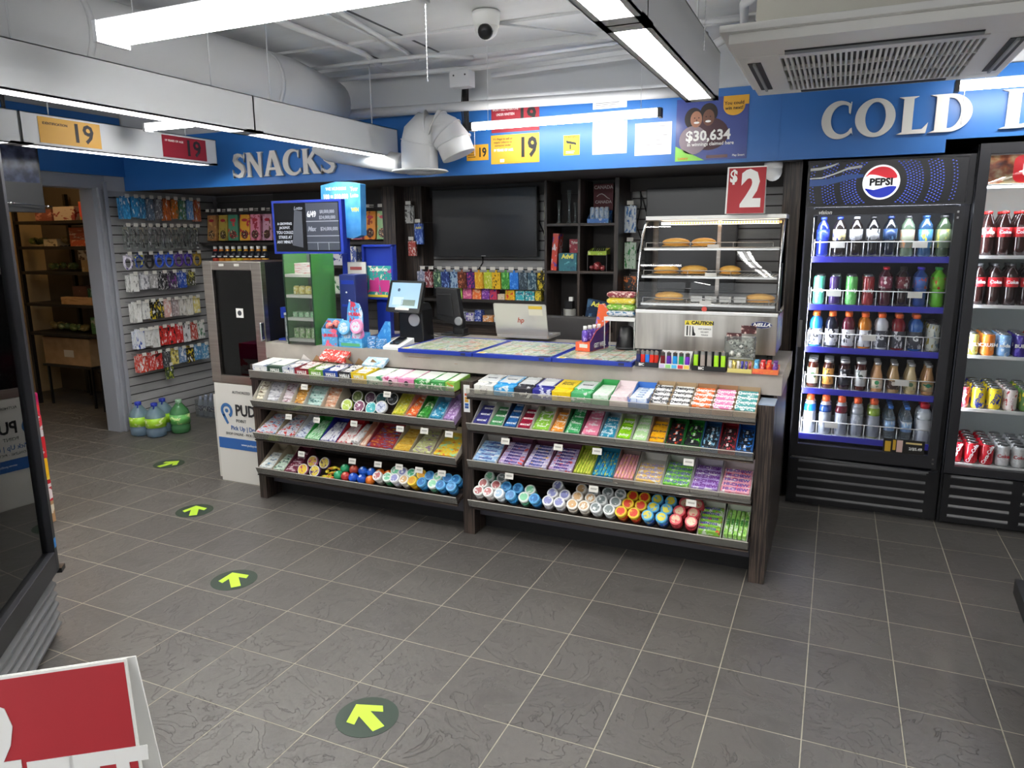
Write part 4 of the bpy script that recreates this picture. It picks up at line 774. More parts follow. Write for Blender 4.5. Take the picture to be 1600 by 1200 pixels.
# header artwork: rings of small blue dots, a swoosh and the round emblem
b = MB(); ex, ez = -.03, 1.902
for R_, n, s in [(.13+.014*k, int(58+6*k), .0042-.00015*k) for k in range(6)]+[(.24+.014*k, int(96+6*k), .0036) for k in range(5)]+[(.345+.014*k, 130, .003) for k in range(2)]:
    for k in range(n):
        a = 2*PI*(k+.5*(int(R_*1000)//14 % 2))/n; x, z = ex+R_*math.cos(a), ez+R_*math.sin(a)*1.02
        if 1.79 < z < 2.012 and -h+.012 < x < h-.035: b.box(x-s, x+s, -.0006, 0, z-s*.7, z+s*.7)
ob('dot_pattern', b, M('4a5fd0', .4, 0, .25), hd)
def strip(pts, wd, m, y=-.0012):
    b = MB()
    for i in range(len(pts)-1): (x0, z0), (x1, z1) = pts[i], pts[i+1]; b.add([(x0, y, z0), (x1, y, z1), (x1, y, z1+wd[i+1]), (x0, y, z0+wd[i])], [(0, 1, 2, 3)])
    return ob('swoosh', b, m, hd)
strip([(-.393, 1.975), (-.34, 1.978), (-.29, 1.99), (-.25, 2.008)], [.014, .014, .012, .006], WI)
strip([(-.393, 1.93), (-.33, 1.932), (-.27, 1.95), (-.20, 1.975), (-.13, 1.983)], [.006, .007, .008, .012, .014], WI)
strip([(-.393, 1.89), (-.30, 1.895), (-.2, 1.92), (-.12, 1.932)], [.036, .034, .03, .016], M('2f4f8c', .4, 0, .1))
def disc2(R_, y, m, z0=-1, z1=1, wave=0, name='emblem'):
    pts = []; n = 40
    for k in range(n):
        a = 2*PI*k/n; pts.append((ex+R_*math.cos(a), ez+R_*math.sin(a)))
    return ob(name, MB().prism(pts, y, y+.0008, 0, 'y'), m, hd)
disc2(.092, -.002, M('f2f2f2', .4, 0, .35))
def cap_seg(top, m):
    pts = []
    n = 30; R_ = .082
    if top:
        for k in range(n+1):
            a = math.radians(22+(158-22)*k/n); pts.append((ex+R_*math.cos(a), ez+R_*math.sin(a)))
        for k in range(11): x = -R_*.92+2*R_*.92*k/10; pts.append((ex+x, ez+.030+.012*math.sin(-x*30)))
    else:
        for k in range(n+1):
            a = math.radians(202+(338-202)*k/n); pts.append((ex+R_*math.cos(a), ez+R_*math.sin(a)))
        for k in range(11): x = R_*.92-2*R_*.92*k/10; pts.append((ex+x, ez-.032+.010*math.sin(x*30)))
    ob('emblem_field', MB().prism(pts, -.0036, -.0028, 0, 'y'), m, hd)
cap_seg(True, M('d02a36', .4, 0, .25)); cap_seg(False, M('2134b0', .4, 0, .25))
txt('PEPSI', .052, M('141419', .4), hd, (ex, -.0040, ez), FRONT, .045, 1.0)
# door
b = MB(); z0, z1 = .325, 1.765; b.box(-h+.012, -h+.05, -.035, 0, z0, z1); b.box(h-.075, h-.03, -.035, 0, z0, z1); b.box(-h+.05, h-.075, -.035, 0, z0, z0+.07); b.box(-h+.05, h-.075, -.035, 0, z1-.035, z1)
dr = ob('door', b, FB2, r); ob('glass_pane', MB().box(-h+.05, h-.075, -.02, -.016, z0+.07, z1-.035), GLASS, dr)
ob('handle', MB().box(-.40, -.375, -.052, -.04, .98, 1.14), M('8a8c8e', .3, .6), dr, bevel=.006)
txt('vision', .03, WI, dr, (-.30, -.036, 1.745), FRONT, .03, shear=.3); ob('hinge', MB().box(h-.065, h-.055, -.04, -.035, 1.70, 1.712).box(h-.065, h-.055, -.04, -.035, 1.73, 1.742).box(h-.055, h-.045, -.04, -.035, .35, .36).box(h-.055, h-.045, -.04, -.035, .375, .385), CHROME, dr)
ps = ob('price_poster', MB().box(.10, .31, -.023, -.0205, .395, .475), M('1a1714', .4), dr); ob('picture', MB().box(.11, .14, -.0240, -.023, .40, .46).box(.15, .165, -.024, -.023, .41, .47), M('c9a030', .4), ps); ob('picture', MB().box(.17, .20, -.024, -.023, .40, .47), M('d8b8b0', .4), ps); txt('2/$5.49', .022, WI, ps, (.265, -.0235, .425), FRONT, .03); ob('picture', MB().box(.215, .295, -.024, -.023, .452, .462), M('d8c080', .5), ps)
XS = [1.735+.0872*i for i in range(8)]
LIN = MB().box(-h+t, -h+t+.004, .0, .045, .46, 1.72).box(-h+t+.004, h-t-.004, .004, .03, 1.736, 1.765)
ob('light_strip', LIN, GLOWC, r)
SZ = [1.497, 1.222, .972, .722, .44]
for z in SZ:
    o = ob('shelf', MB().box(-h+t+.004, h-t-.004, .045, .62, z-.012, z), M('c9ccd2', .4), r); ob('shelf_edge', MB().box(-h+t+.002, h-t-.002, .035, .045, z-.03, z+.004), M('2a2a8c', .35, 0, .12), r)
    g = MB(); x0, x1 = -h+t+.015, h-t-.02; g.tube([(x0, .04, z+.085), (x1, .04, z+.085)], .0028, 5)
    for k in range(9): x = x0+(x1-x0)*k/8; g.tube([(x, .04, z), (x, .04, z+.085)], .002, 5)
    g.tube([(x0, .04, z+.085), (x0, .055, z+.10)], .002, 5).tube([(x1, .04, z+.085), (x1, .055, z+.10)], .002, 5)
    gd = ob('wire_guard', g, PW, r)
    for x in ((-.22, .19) if z > 1.1 else (-.02,) if z > .9 else (.17,) if z > .6 else (-.18,)): ob('price_tag', MB().box(x-.036, x+.036, .034, .0355, z+.052, z+.086), TAG, gd)
Y1 = 1.43
T1 = [(('1c2a80', '2a3fc0', '2438c0', '3a52d8'), 'deep blue cola bottle'), (('201a18', '2438a0', 'e0d49a', '2438a0'), 'cream label cola bottle'), (('1c1614', '8a8a90', 'c9cacc', '9a9aa0'), 'silver label diet cola bottle'), (('141416', '1a1a1c', 'c4c6c8', '202024'), 'black and silver label cola bottle'), (('141a24', '1c2c5c', '2a4470', '7ab0d8'), 'slate blue label cola bottle')]
for i, (c, d) in enumerate(T1): rowof(lambda: soda(*c), XS[i], Y1, 1.497, 2, .075, d+' on the top shelf of the left cooler', 'soda bottle')
for i, (c, d) in enumerate([(('5a6a58', '3a3a3c', '9aa08c', 'd89a6a'), 'grey label iced tea bottle'), (('2a4a6c', '2a4a7c', '4a86b8', 'd8d84a'), 'blue label lemonade bottle'), (('3a4a34', '3a3a3a', '7a8c6a', 'c8c45a'), 'green label tea bottle')]): rowof(lambda: soda(*c, lab=(.05, .15)), XS[5+i], Y1, 1.497, 2, .075, d+' on the top shelf of the left cooler', 'soda bottle')
for i, (c, a, d) in enumerate([('5fc8a0', '8fdcc0', 'mint green'), ('3c2a5c', '5c4a7c', 'dark purple'), ('6cc86a', '98dc90', 'bright green'), ('8c2c30', 'a84a48', 'dark red')]):
    rowof(lambda: can(c, a, .168, .031, c, 'bubly', 'f0f4f0'), XS[i], Y1, 1.222, 4, .068, f'{d} tall sparkling water can on the second shelf of the left cooler', 'drink can')
for i, (c, d) in enumerate([(('4a1c28', 'c02030', '8c3a50', 'e4d8d8'), 'cherry red soda bottle'), (('2a1c1c', '2a2424', '6c2c34', 'd8d4d0'), 'dark cola bottle'), (('2c4a8c', '4434c0', '4a6ab0', 'd0504a'), 'blue soda bottle'), (('6ac02c', '34a040', '88cc40', 'd03a28'), 'bright green soda bottle')]):
    rowof(lambda: soda(*c, H=.218, lab=(.10, .165)), XS[4+i], Y1, 1.222, 2, .075, d+' on the second shelf of the left cooler', 'soda bottle')
for i, (c, d) in enumerate([('2a7cd8', 'blue'), ('1c2030', 'black'), ('6c1c34', 'burgundy'), ('c87820', 'amber'), ('c8ccd0', 'clear white'), ('7c1420', 'red'), ('1f58a0', 'deep blue')]):
    rowof(lambda: sport(c, lab='e2e4e6' if i < 4 else '4a4c52', acc='24262c' if i < 4 else 'e2e4e6'), XS[i], Y1, .972, 2, .08, f'{d} sports drink bottle with orange cap, third shelf of the left cooler', 'sports drink')
rowof(lambda: can('d8dcd0', 'a8963a', .158, .033, '8ca0a8'), XS[7], Y1, .972, 4, .068, 'pale tall drink can at the right end, third shelf, left cooler', 'drink can')
for i, (l_, lb, ac, gl, d) in enumerate([('4a2418', 'dfe0c4', '4a6a4a', False, 'cream can-shaped coffee drink'), ('4a2418', 'd89a48', '5a4a2a', False, 'orange coffee drink'), ('30140e', '26262a', 'c8c8c8', False, 'black coffee drink'), ('4a1c14', 'd4d6d2', '4a5a50', False, 'white coffee drink'),
        ('c89664', 'e8dcc4', '3a8a5a', True, 'caramel glass coffee bottle'), ('b89868', '4a3428', 'd8d0c0', True, 'mocha glass coffee bottle'), ('d4c090', 'd8cc9c', '6a8a6a', True, 'vanilla glass coffee bottle'), ('cc9c68', 'd8b888', '3a8a6a', True, 'tan glass coffee bottle')]):
    rowof(lambda: milk(l_, lb, ac, glassy=gl, H=.172), XS[i], Y1, .722, 3, .068, d+' on the fourth shelf of the left cooler', 'coffee drink')
for i, (q, tp, d) in enumerate([('dfe6ee', '2a86d8', 'sky blue topped'), ('b4b8c0', '2a4c8c', 'navy topped'), ('a8acb0', '6c1c2c', 'burgundy topped'), ('aab0b4', '9aa0a4', 'grey topped'), ('a8b090', '8cac3c', 'lime topped')]):
    rowof(lambda: squirt(q, tp, lab='d4dae2' if i == 0 else '8c929c'), XS[i], Y1+.005, .44, 2, .08, f'{d} squeeze bottle with orange cap, bottom shelf of the left cooler', 'sports drink')
for i in (5, 6): rowof(lambda: water('4a84d8'), XS[i], Y1, .44, 4, .066, f'small blue capped water bottle, bottom shelf, {["left", "right"][i-5]} of the two rows', 'water bottle')
rowof(lambda: squirt('d8e2ec', 'e4ecf2', 'd02434', .255, .040, 'e4e8f0', 'd02434'), XS[7], Y1+.005, .44, 2, .09, 'clear water bottle with red sports cap, bottom shelf of the left cooler', 'water bottle')
# ================================================================ right drinks cooler (red header inside the glass)
r, h, t = cabinet(2.835, .77, 1.31, .70, 2.075, 'black drinks cooler with a red header picture behind full height glass', 1.87, 'c4cac8', t=.028)
grille(r, h, .02, .30, 5, True)
b = MB(); z0, z1 = .31, 2.075; b.box(-h+.003, -h+.052, -.02, .02, z0, z1); b.box(h-.052, h-.003, -.02, .02, z0, z1); b.box(-h+.05, h-.05, -.02, .02, z0, z0+.045); b.box(-h+.05, h-.05, -.02, .02, z1-.055, z1)
dr = ob('door', b, FB2, r, bevel=.002); ob('glass_pane', MB().box(-h+.052, h-.052, -.004, .0, z0+.045, z1-.055), GLASS, dr)
hd = ob('header_picture', MB().box(-h+.052, h-.052, .004, .012, 1.872, 2.015), noise_mat('cola_splash', [(.35, '5a1a14'), (.45, 'c86a34'), (.55, 'f0d8a0'), (.65, 'e8e8c8')], (3, 1, 4), 3, 4, .4), dr)
ob('panel', MB().rbox(-h+.16, h-.1, 1.878, 2.01, .002, .004, .03).xf(Matrix.Rotation(PI/2, 4, 'X') @ Matrix.Scale(-1, 4, (0, 0, 1)) if False else Matrix(((1, 0, 0, 0), (0, 0, -1, .0065), (0, 1, 0, 0), (0, 0, 0, 1)))), M('c81e28', .4, 0, .3), hd)
ob('panel', MB().rbox(-h+.20, h-.15, 1.905, 1.985, .002, .0035, .02).xf(Matrix(((1, 0, 0, 0), (0, 0, -1, .0045), (0, 1, 0, 0), (0, 0, 0, 1)))), M('f2eeea', .4, 0, .3), hd)
txt('Coca-Cola', .07, M('c81e28', .4), hd, (.0, .0005, 1.942), FRONT, .03, shear=.35)
ob('light_strip', MB().box(-h+t+.0035, -h+t+.009, .022, .05, .4, 1.85).box(-h+t+.004, h-t-.004, .03, .06, 1.855, 1.865), GLOWC, r)
CZ = [1.503, 1.242, .968, .672, .355]
for z in CZ: ob('shelf', MB().box(-h+t+.004, h-t-.004, .045, .64, z-.010, z), M('d0d4d4', .35), r); ob('shelf_edge', MB().box(-h+t+.004, h-t-.004, .036, .045, z-.012, z+.006), M('e4e6e4', .3), r)
XC = [2.535+.0745*i for i in range(8)]
for i in range(7):
    rowof(lambda: soda('2a1210', 'd02a28', 'c8262c', 'e8d8c0' if i == 0 else 'c8262c', H=.235, lab=(.10, .15), txt_='Coke'), XC[i]+.01, 1.41, 1.503, 3, .075, 'cola bottle with a red cap on the top shelf of the right cooler', 'soda bottle', 'red capped cola bottles, right cooler')
    rowof(lambda: soda('24100e', '3a3a3c', 'd0202a', 'd0202a', H=.222, lab=(.10, .15), txt_='Coke'), XC[i]-.005, 1.41, 1.242, 3, .075, 'cola bottle with a red label on the second shelf of the right cooler', 'soda bottle', 'dark capped cola bottles, right cooler')
for i, (c, a, d) in enumerate([('d8e08a', 'c8a81c', 'pale yellow'), ('e8822c', 'f0a860', 'orange'), ('7ca8d8', 'c8dce8', 'light blue'), ('3c2a8c', '5a4ab0', 'purple'), ('d83a3a', 'f0a0a0', 'red'), ('e8822c', 'f4b070', 'orange'), ('4ab05a', 'a0dca0', 'green')]):
    rowof(lambda: can(c, a, .122, .033, c, ['BUBLY', 'CRUSH', 'soda', 'BUBL'][i % 4], 'f4f4ec'), XC[i]-.004, 1.40, .968, 4, .067, f'{d} can on the third shelf of the right cooler'+(', far right' if i > 4 else ''), 'drink can')
for i, (c, a, d) in enumerate([('d83a4c', 'e8a0a8', 'pink and red'), ('e8d02a', '2a3a8c', 'yellow and navy'), ('e8d02a', '2a3a8c', 'yellow and navy'), ('e8dcd8', 'b84a4a', 'cream and red'), ('5a8a3c', 'e8d84a', 'green and yellow'), ('5a8a3c', 'e8d84a', 'green and yellow'), ('d83a4c', 'e8a0a8', 'red')]):
    rowof(lambda: can(c, a, .122, .033, c, 'ZING' if i in (1, 2) else 'juice', '2a3a8c' if i in (1, 2) else 'f4e8e8', True), XC[i]-.018, 1.40, .672, 5, .067, f'{d} can on the fourth shelf of the right cooler', 'drink can', f'{d} cans, fourth shelf')
for i in range(7):
    red = i < 3; rowof(lambda: can('b01c28' if red else 'c4c6c6', 'c8303a' if red else 'dcdede', .122, .033, 'a01824' if red else 'b4b6b6', 'Coca-Cola' if red else 'Coke', 'f4f4f4' if red else 'b01c28', red), XC[i]-.02, 1.40, .355, 5, .067, ('red cola can' if red else 'silver diet cola can')+' on the bottom shelf of the right cooler', 'drink can', ('red' if red else 'silver')+' cola cans, bottom shelf')
# wood panel between counter side and cooler
# ================================================================ on the counter (top at z .985)
CT_ = .9856
# ---- three blue-edged lottery ticket counters
def tickets_mat():
    m, nt, b, n, l = nodes('printed_tickets'); tc = n('TexCoord'); br = n('TexBrick'); br.offset = 0
    br.inputs['Scale'].default_value = 1; br.inputs['Brick Width'].default_value = .078; br.inputs['Row Height'].default_value = .062; br.inputs['Mortar Size'].default_value = .002
    br.inputs['Mortar'].default_value = lin('6f8a7c'); l(tc.outputs['Object'], br.inputs['Vector'])
    nz = n('TexNoise'); nz.inputs['Scale'].default_value = 9; nz.inputs['Detail'].default_value = 6; l(tc.outputs['Object'], nz.inputs['Vector'])
    r1 = ramp(n, [(0, 'c9d8b0'), (.36, 'c9d8b0'), (.42, 'e3e4d0'), (.48, 'b8d0bc'), (.53, 'e8e6da'), (.58, 'e0b8a4'), (.63, 'd6dcc4'), (.7, '88b098')], 'CONSTANT'); l(nz.outputs['Fac'], r1.inputs[0])
    l(r1.outputs[0], br.inputs['Color1']); l(r1.outputs[0], br.inputs['Color2']); l(br.outputs['Color'], b.inputs['Base Color']); b.inputs['Roughness'].default_value = .12; return m
TK = tickets_mat()
for i, (x0, x1, lab) in enumerate(((-.445, .03, 'blue edged lottery ticket tray under the payment terminals, left of the laptop'), (.035, .495, 'blue edged lottery ticket tray with the laptop standing on it'), (.50, .925, 'blue edged lottery ticket tray under the get well box and wire rack'))):
    r = em('lottery_ticket_tray', ((x0+x1)/2, .53, CT_)); tag(r, lab, 'ticket tray'); h = (x1-x0)/2
    ob('frame', MB().box(-h, h, -.27, -.245, -.002, .021).box(-h, -h+.014, -.245, .27, 0, .022).box(h-.014, h, -.245, .27, 0, .022).box(-h, h, .255, .27, 0, .022), ROYAL, r, bevel=.003)
    ob('ticket_sheet', MB().box(-h+.014, h-.014, -.248, .255, .004, .0195), TK, r)
    ob('sticker', MB().box(-h+.02, -h+.07, -.268, -.225, .0212, .0218), M('e8e6c8', .4), r); ob('sticker', MB().lathe([(.017, 0), (.017, .0005)], 18), M('e8c23a', .4), r, (-h+.045, -.247, .0219))
    ob('sticker', MB().box(h-.085, h-.02, -.268, -.225, .0212, .0218).box(h-.07, h-.04, -.2715, -.2705, .003, .016), M('26284c', .4), r)
ob_ = bpy.data.objects
# ---- laptop
r = em('laptop', (.06, .90, CT_+.0215)); tag(r, 'silver laptop seen from the back of its open lid on the lottery tray', 'laptop')
AL = M('c9c6c2', .3, .6)
ob('base', MB().rbox(-.175, .175, -.01, .22, .001, .016, .012), AL, r); ob('keyboard', MB().box(-.15, .15, .06, .16, .016, .0166), M('8f9090', .5), r)
ld = ob('lid', MB().rbox(-.175, .175, 0, .205, -.004, .003, .01), AL, r, (0, -.005, .017), (math.radians(103), 0, 0))
# the lid leans towards the shopper: local y runs up the lid, outer face is local +z after the turn
ob('logo', tmesh('hp', .045, M('a5402c', .4), .02, .0004, 1, 1, .25), None, ld, (0, .10, .0034), (0, 0, 0)); ob('sticker', MB().box(.06, .15, .135, .195, .003, .0036, 0).box(.06, .15, .175, .195, .0036, .004, 1), [M('d8d4c4', .5), M('d8b83a', .5)], ld)
# ---- customer terminal with a tilted touch screen
r = em('payment_terminal', (-.60, .66, CT_+.0)); tag(r, 'black payment terminal with a lit tilted touch screen facing the shopper', 'payment terminal')
ob('stand', MB().prism([(-.09, .0), (.09, .0), (.08, .20), (.06, .24), (-.07, .24), (-.085, .20)], -.03, .10, 0, 'y'), BLACK, r, (.02, 0, 0), None, .008)
ob('badge', MB().lathe([(.040, 0), (.040, .004), (.036, .005)], 26), M('a9aaac', .3, .4), r, (.045, -.031, .14), FRONT)
s = ob('screen_body', MB().rbox(-.135, .135, -.10, .10, -.02, 0, .01), BLACK, r, (-.01, -.045, .285), (math.radians(72), 0, math.radians(-8)))
ob('screen', MB().box(-.115, .115, -.072, .086, 0, .001), M('8aa8c0', .15, 0, .22), s); ob('screen_print', MB().box(-.09, -.005, -.055, -.005, .001, .0014, 0).box(-.02, .09, -.058, -.02, .001, .0014, 1), [M('a9c0d0', .2, 0, .2), M('5a7068', .2, 0, .08)], s); ob('screen_emblem', MB().lathe([(.012, .001), (.012, .0014)], 5), M('2a4868', .3), s, (-.052, .04, 0)); ob('sticker', MB().box(-.06, .05, -.086, -.07, 0, .0008), TAG, s)
cb = tag(ob('cable_bundle', MB().tube([(-.50, .76, CT_+.04), (-.44, .72, CT_+.045), (-.40, .8, CT_+.04), (-.3, .74, CT_+.04), (-.26, .8, CT_+.045)], .004, 6).tube([(-.52, .70, CT_+.045), (-.42, .66, CT_+.04), (-.36, .72, CT_+.05), (-.34, .8, CT_+.04)], .0035, 6), BLACK), 'loose black cables on the lottery tray by the terminals', 'cable')
r = em('register_monitor', (-.37, .84, CT_+.0215)); tag(r, 'black cash register screen seen from behind with a round speaker grille, beside the terminal', 'monitor')
ob('foot', MB().rbox(-.09, .07, -.06, .06, .006, .02, .02), BLACK, r); ob('neck', MB().box(-.02, .045, -.02, .04, .02, .11), BLACK, r, bevel=.006)
ob('screen_back', MB().prism([(-.13, .11), (.055, .06), (.02, .30), (-.13, .31)], -.03, .02, 0, 'y').prism([(-.12, .14), (.0, .12), (-.02, .27), (-.12, .27)], -.036, -.03, 0, 'y'), DARK, r, bevel=.004); ob('speaker', MB().lathe([(.028, 0), (.028, .01), (.022, .012)], 22), M('9a9b9d', .3, .4), r, (.035, -.036, .10), FRONT)
ob('cradle', MB().rbox(.0, .075, -.05, .02, .02, .055, .01), BLACK, r)
# ---- phone display in a white stand, stacks of small packs
r = em('phone_stand', (-.405, .36, CT_), (0, 0, 0)); tag(r, 'white stand holding a dark phone, left of the first lottery tray', 'phone stand')
ob('wedge', MB().prism([(-.06, .0), (.10, .0), (.10, .055), (-.06, .02)], -.06, .06, 0, 'x'), M('e4e4e2', .4), r, (-.015, 0, 0), None, .004)
r.location.x = -.50
ob('phone', MB().rbox(-.03, .03, -.055, .055, .0, .007, .008), M('141418', .1), r, (-.015, .02, .041), (math.radians(12.4), 0, 0)); ob('rim', MB().rbox(-.035, .035, -.06, .06, -.002, .001, .009), M('c8c8c8', .4), r, (-.015, .02, .0405), (math.radians(12.4), 0, 0))
me = MB().box(-.027, .027, -.02, .02, 0, .013).mesh('gum_pack', G('4a90cc', 'eef2f6', '2a5aa0', (3, 2, 2)), .002); first = None
for c_ in range(2):
    for j in range(5 if c_ == 0 else 4):
        if first is None: o = ob('gum_pack', me, None); first = o; tag(o, 'small blue and white gum pack stacked at the counter edge beside the phone stand', 'gum pack', 'blue and white gum packs stacked on the counter')
        else: o = dup(first)
        o.location = (-.665+.058*c_, .335, CT_+.0005+.0138*j); o.rotation_euler = (0, 0, random.uniform(-.08, .08))
# ---- bubble gum displays
PB = M('5fb4e0', .4)
o = em('bubble_gum_display', (-.955, .345, CT_)); tag(o, 'tall blue cardboard bubble gum display with pink and orange tape rolls, by the glass case', 'display box')
ob('carton', tray_mesh(.115, .07, .105, .16), G('5aa8dc', 'e8607a', '8fd0ec', (3, 2, 3)), o, (-.06, -.04, 0)); txt('BUBBLE', .024, M('d83a50', .4), o, (0, -.0415, .065), FRONT, .05); ob('gum_roll', MB().ball((-.03, 0, .115), .024, 12).ball((.02, .005, .13), .026, 12), G('e87a70', 'f0b0a0', '2a2c5c', (3, 3, 3)), o)
o = em('bubble_gum_display', (-.80, .35, CT_)); tag(o, 'blue display with round blue and pink bubble gum tape packs and a header card', 'display box')
ob('carton', tray_mesh(.165, .09, .055, .085), G('49a4de', '7ccbee', '3a86c8', (2, 2, 2)), o, (-.085, -.05, 0)); ob('header_card', MB().prism([(-.085, .08), (.04, .08), (.04, .20), (.02, .255), (-.055, .27), (-.07, .22)], .028, .031, 0, 'y'), G('5aaee4', 'd0405a', 'e8f0f4', (3, 1, 3)), o); txt('HUBBA', .026, M('d83a50', .4), o, (-.02, .027, .19), FRONT, .05)
ob('front_print', MB().box(-.07, .065, -.0515, -.0505, .008, .026), M('5ab07a', .4), o)
for k, (x, z, c) in enumerate(((-.045, .115, '6ab8e4'), (.045, .125, 'eb9ac4'), (.03, .075, 'e888b8'), (-.04, .07, '58a8dc'))):
    g = tag(ob('gum_tape', MB().lathe([(.040, 0), (.044, .006), (.044, .018), (.040, .024)], 24), M(c, .3), None, (-.80+x, .348-.028*(k < 2)+.0-.002*k, CT_+z), (math.radians(80), 0, 0)), f'round {"blue" if k in (0, 3) else "pink"} bubble gum tape pack {"standing high" if k < 2 else "low"} in the blue display', 'gum tape')
    ob('lid_print', MB().lathe([(.030, .0242), (.030, .0248)], 22), G('d8e4ee', c, c, (3, 3, 1)), g)
o = tag(ob('carton_side', MB().prism([(0, 0), (.11, 0), (.11, .15), (.075, .15), (0, .04)], 0, .003, 0, 'y'), G('3a8cd4', '6ab4e4', 'dce8f0', (2, 1, 2)), None, (-.705, .42, CT_)), 'blue cardboard side of a display standing behind the round gum tapes', 'display card'); o.name = 'display_card'
# ---- glass jar, blue holder
r = em('clear_jar', (-1.315, .41, CT_)); tag(r, 'clear jar of blue and white wrapped sweets left of the glass case', 'jar')
ob('jar_wall', MB().rbox(-.045, .045, -.04, .04, 0, .17, .012), ACRYL, r); ob('sweets', MB().rbox(-.041, .041, -.036, .036, .002, .15, .01), G('c8ccd4', '2a3c7c', 'eceef2', (5, 5, 8)), r); ob('lid', MB().rbox(-.046, .046, -.041, .041, .17, .182, .012), M('c8cacc', .3), r)
r = em('slip_holder', (-1.395, .46, CT_)); tag(r, 'royal blue plastic play slip holder at the left end of the counter', 'holder')
ob('base', MB().box(-.05, .05, -.05, .05, 0, .01), ROYAL, r); ob('post', MB().box(-.02, .03, -.01, .02, .01, .14), ROYAL, r); ob('pocket', MB().box(-.04, .04, -.03, .03, .14, .21), ROYAL, r, bevel=.003)
# ---- glass show case tower, front clear, side green
r = em('display_tower', (-1.16, .40, CT_)); tag(r, 'tall clear acrylic tower with a green side and four shelves of small goods', 'display case')
hw, hd_, Ht = .105, .11, .55
ob('front_pane', MB().box(-hw, hw, -hd_, -hd_+.003, 0, Ht), GLASS, r); ob('side_pane', MB().box(hw-.003, hw, -hd_+.003, hd_, 0, Ht), GREENAC, r); ob('side_pane', MB().box(-hw, -hw+.003, -hd_+.003, hd_, 0, Ht), GREENAC, r)
ob('edge', MB().box(hw-.004, hw+.001, -hd_-.001, -hd_+.004, 0, Ht).box(-hw-.001, -hw+.004, -hd_-.001, -hd_+.004, 0, Ht), M('1f3a2c', .3), r)
TS = [.035, .165, .305, .43]
for z in TS: ob('shelf', MB().box(-hw+.004, hw-.004, -hd_+.006, hd_, z-.018, z), M('e2e4dc', .5), r)
ob('back_pane', MB().box(-hw, hw, hd_, hd_+.003, 0, Ht), ACRYL, r)
gd = [('white and red cigarette paper box', 'e8e0e0', 'd0404a', TS[3], 5, .012), ('yellow small jar', 'e4d88c', 'c8b040', TS[2], 4, .05), ('green lighter fluid pack', '8fc89a', 'dcecd8', TS[1], 4, .03), ('pale green snack pouch', 'b8d8a0', '4a8c3c', TS[0], 4, .06)]
for nm_, c, a, z, n, hh in gd:
    first = None
    for j in range(n):
        if first is None: o = ob('small_box' if hh != .05 else 'small_jar', (MB().box(-.06, .06, -.05, .05, 0, hh) if hh == .012 else MB().lathe([(.018, 0), (.02, .004), (.02, hh-.01), (.014, hh)], 12) if hh == .05 else MB().box(-.016, .016, -.03, .03, 0, hh)), G(c, a, 'f0f0e8', (3, 3, 3))); first = o; tag(o, nm_+' in the clear tower on the counter', 'small goods', nm_+'s in the clear tower')
        else: o = dup(first)
        o.location = (-1.16, .39, CT_+z+.001+.0128*j) if hh == .012 else (-1.16-.07+.045*j, .36, CT_+z+.001)
for z in (.05, .18, .31):
    o = ob('leaf_garland', MB().tube([(0, 0, 0), (.0, .03, .03), (.0, .06, .0), (.0, .09, .04)], .012, 6), G('3fb04a', '2a7c34', '8ce08a', (5, 5, 5)), None, (-1.072, .345, CT_+z+.015)); tag(o, 'bright green packets behind the green side pane of the tower, '+{.05: 'lowest', .18: 'middle', .31: 'upper'}[z], 'packets')
# ---- blue stand with scratch poster
r = em('lottery_stand', (-.868, .76, CT_)); tag(r, 'royal blue lottery stand holding a colourful scratch ticket poster', 'stand')
ob('foot', MB().box(-.09, .06, -.04, .10, 0, .012), ROYAL, r); ob('post', MB().box(-.055, .045, .01, .05, .012, .27), ROYAL, r)
bk = ob('back_plate', MB().box(-.13, .105, .0, .02, .25, .60).box(-.13, -.115, -.03, .0, .25, .60).box(.09, .105, -.03, .0, .25, .60).box(-.13, .105, -.03, 0, .25, .262).box(-.13, .105, -.03, 0, .585, .60), ROYAL, r, bevel=.003)
po = ob('poster', MB().box(-.10, .085, -.02, -.015, .265, .465), G('2f9c94', 'c04a8c', 'e8e0c8', (5, 1, 5)), r); ob('poster_panel', MB().box(-.085, -.012, -.0212, -.0202, .30, .375).box(0, .07, -.0212, -.0202, .30, .375), M('c03a84', .4), po); txt('CROSSWORD', .024, M('f4f0e4', .4), po, (-.008, -.0215, .44), FRONT, .04, .9); ob('poster_strip', MB().box(-.10, .085, -.0212, -.0202, .265, .28), M('e8d040', .4), po)
tp = em('ticket_printer', (-.955, .56, CT_)); tag(tp, 'dark blue ticket dispenser with small white knobs between tower and stand', 'dispenser')
ob('body', MB().box(-.065, .055, -.05, .08, 0, .42), M('26306c', .4), tp, bevel=.006); ob('slot', MB().box(-.05, .045, -.0515, -.05, .36, .385).box(-.05, .045, -.0515, -.05, .22, .235), ROYAL, tp); ob('knob', MB().ball((-.01, -.055, .31), .006, 8).ball((.01, -.055, .26), .006, 8), WI, tp)
o = tag(ob('notice_board', MB().box(-.07, .07, 0, .01, 0, .13), M('e6e4dc', .5), None, (-1.02, .70, CT_+.36)), 'white card with grey print behind the ticket dispenser', 'card'); ob('printing', MB().box(-.05, .04, -.0015, 0, .08, .10), M('b85a5a', .5), o)
ob('support', MB().box(-.01, .01, .002, .008, -.36, 0), BLACK, o)
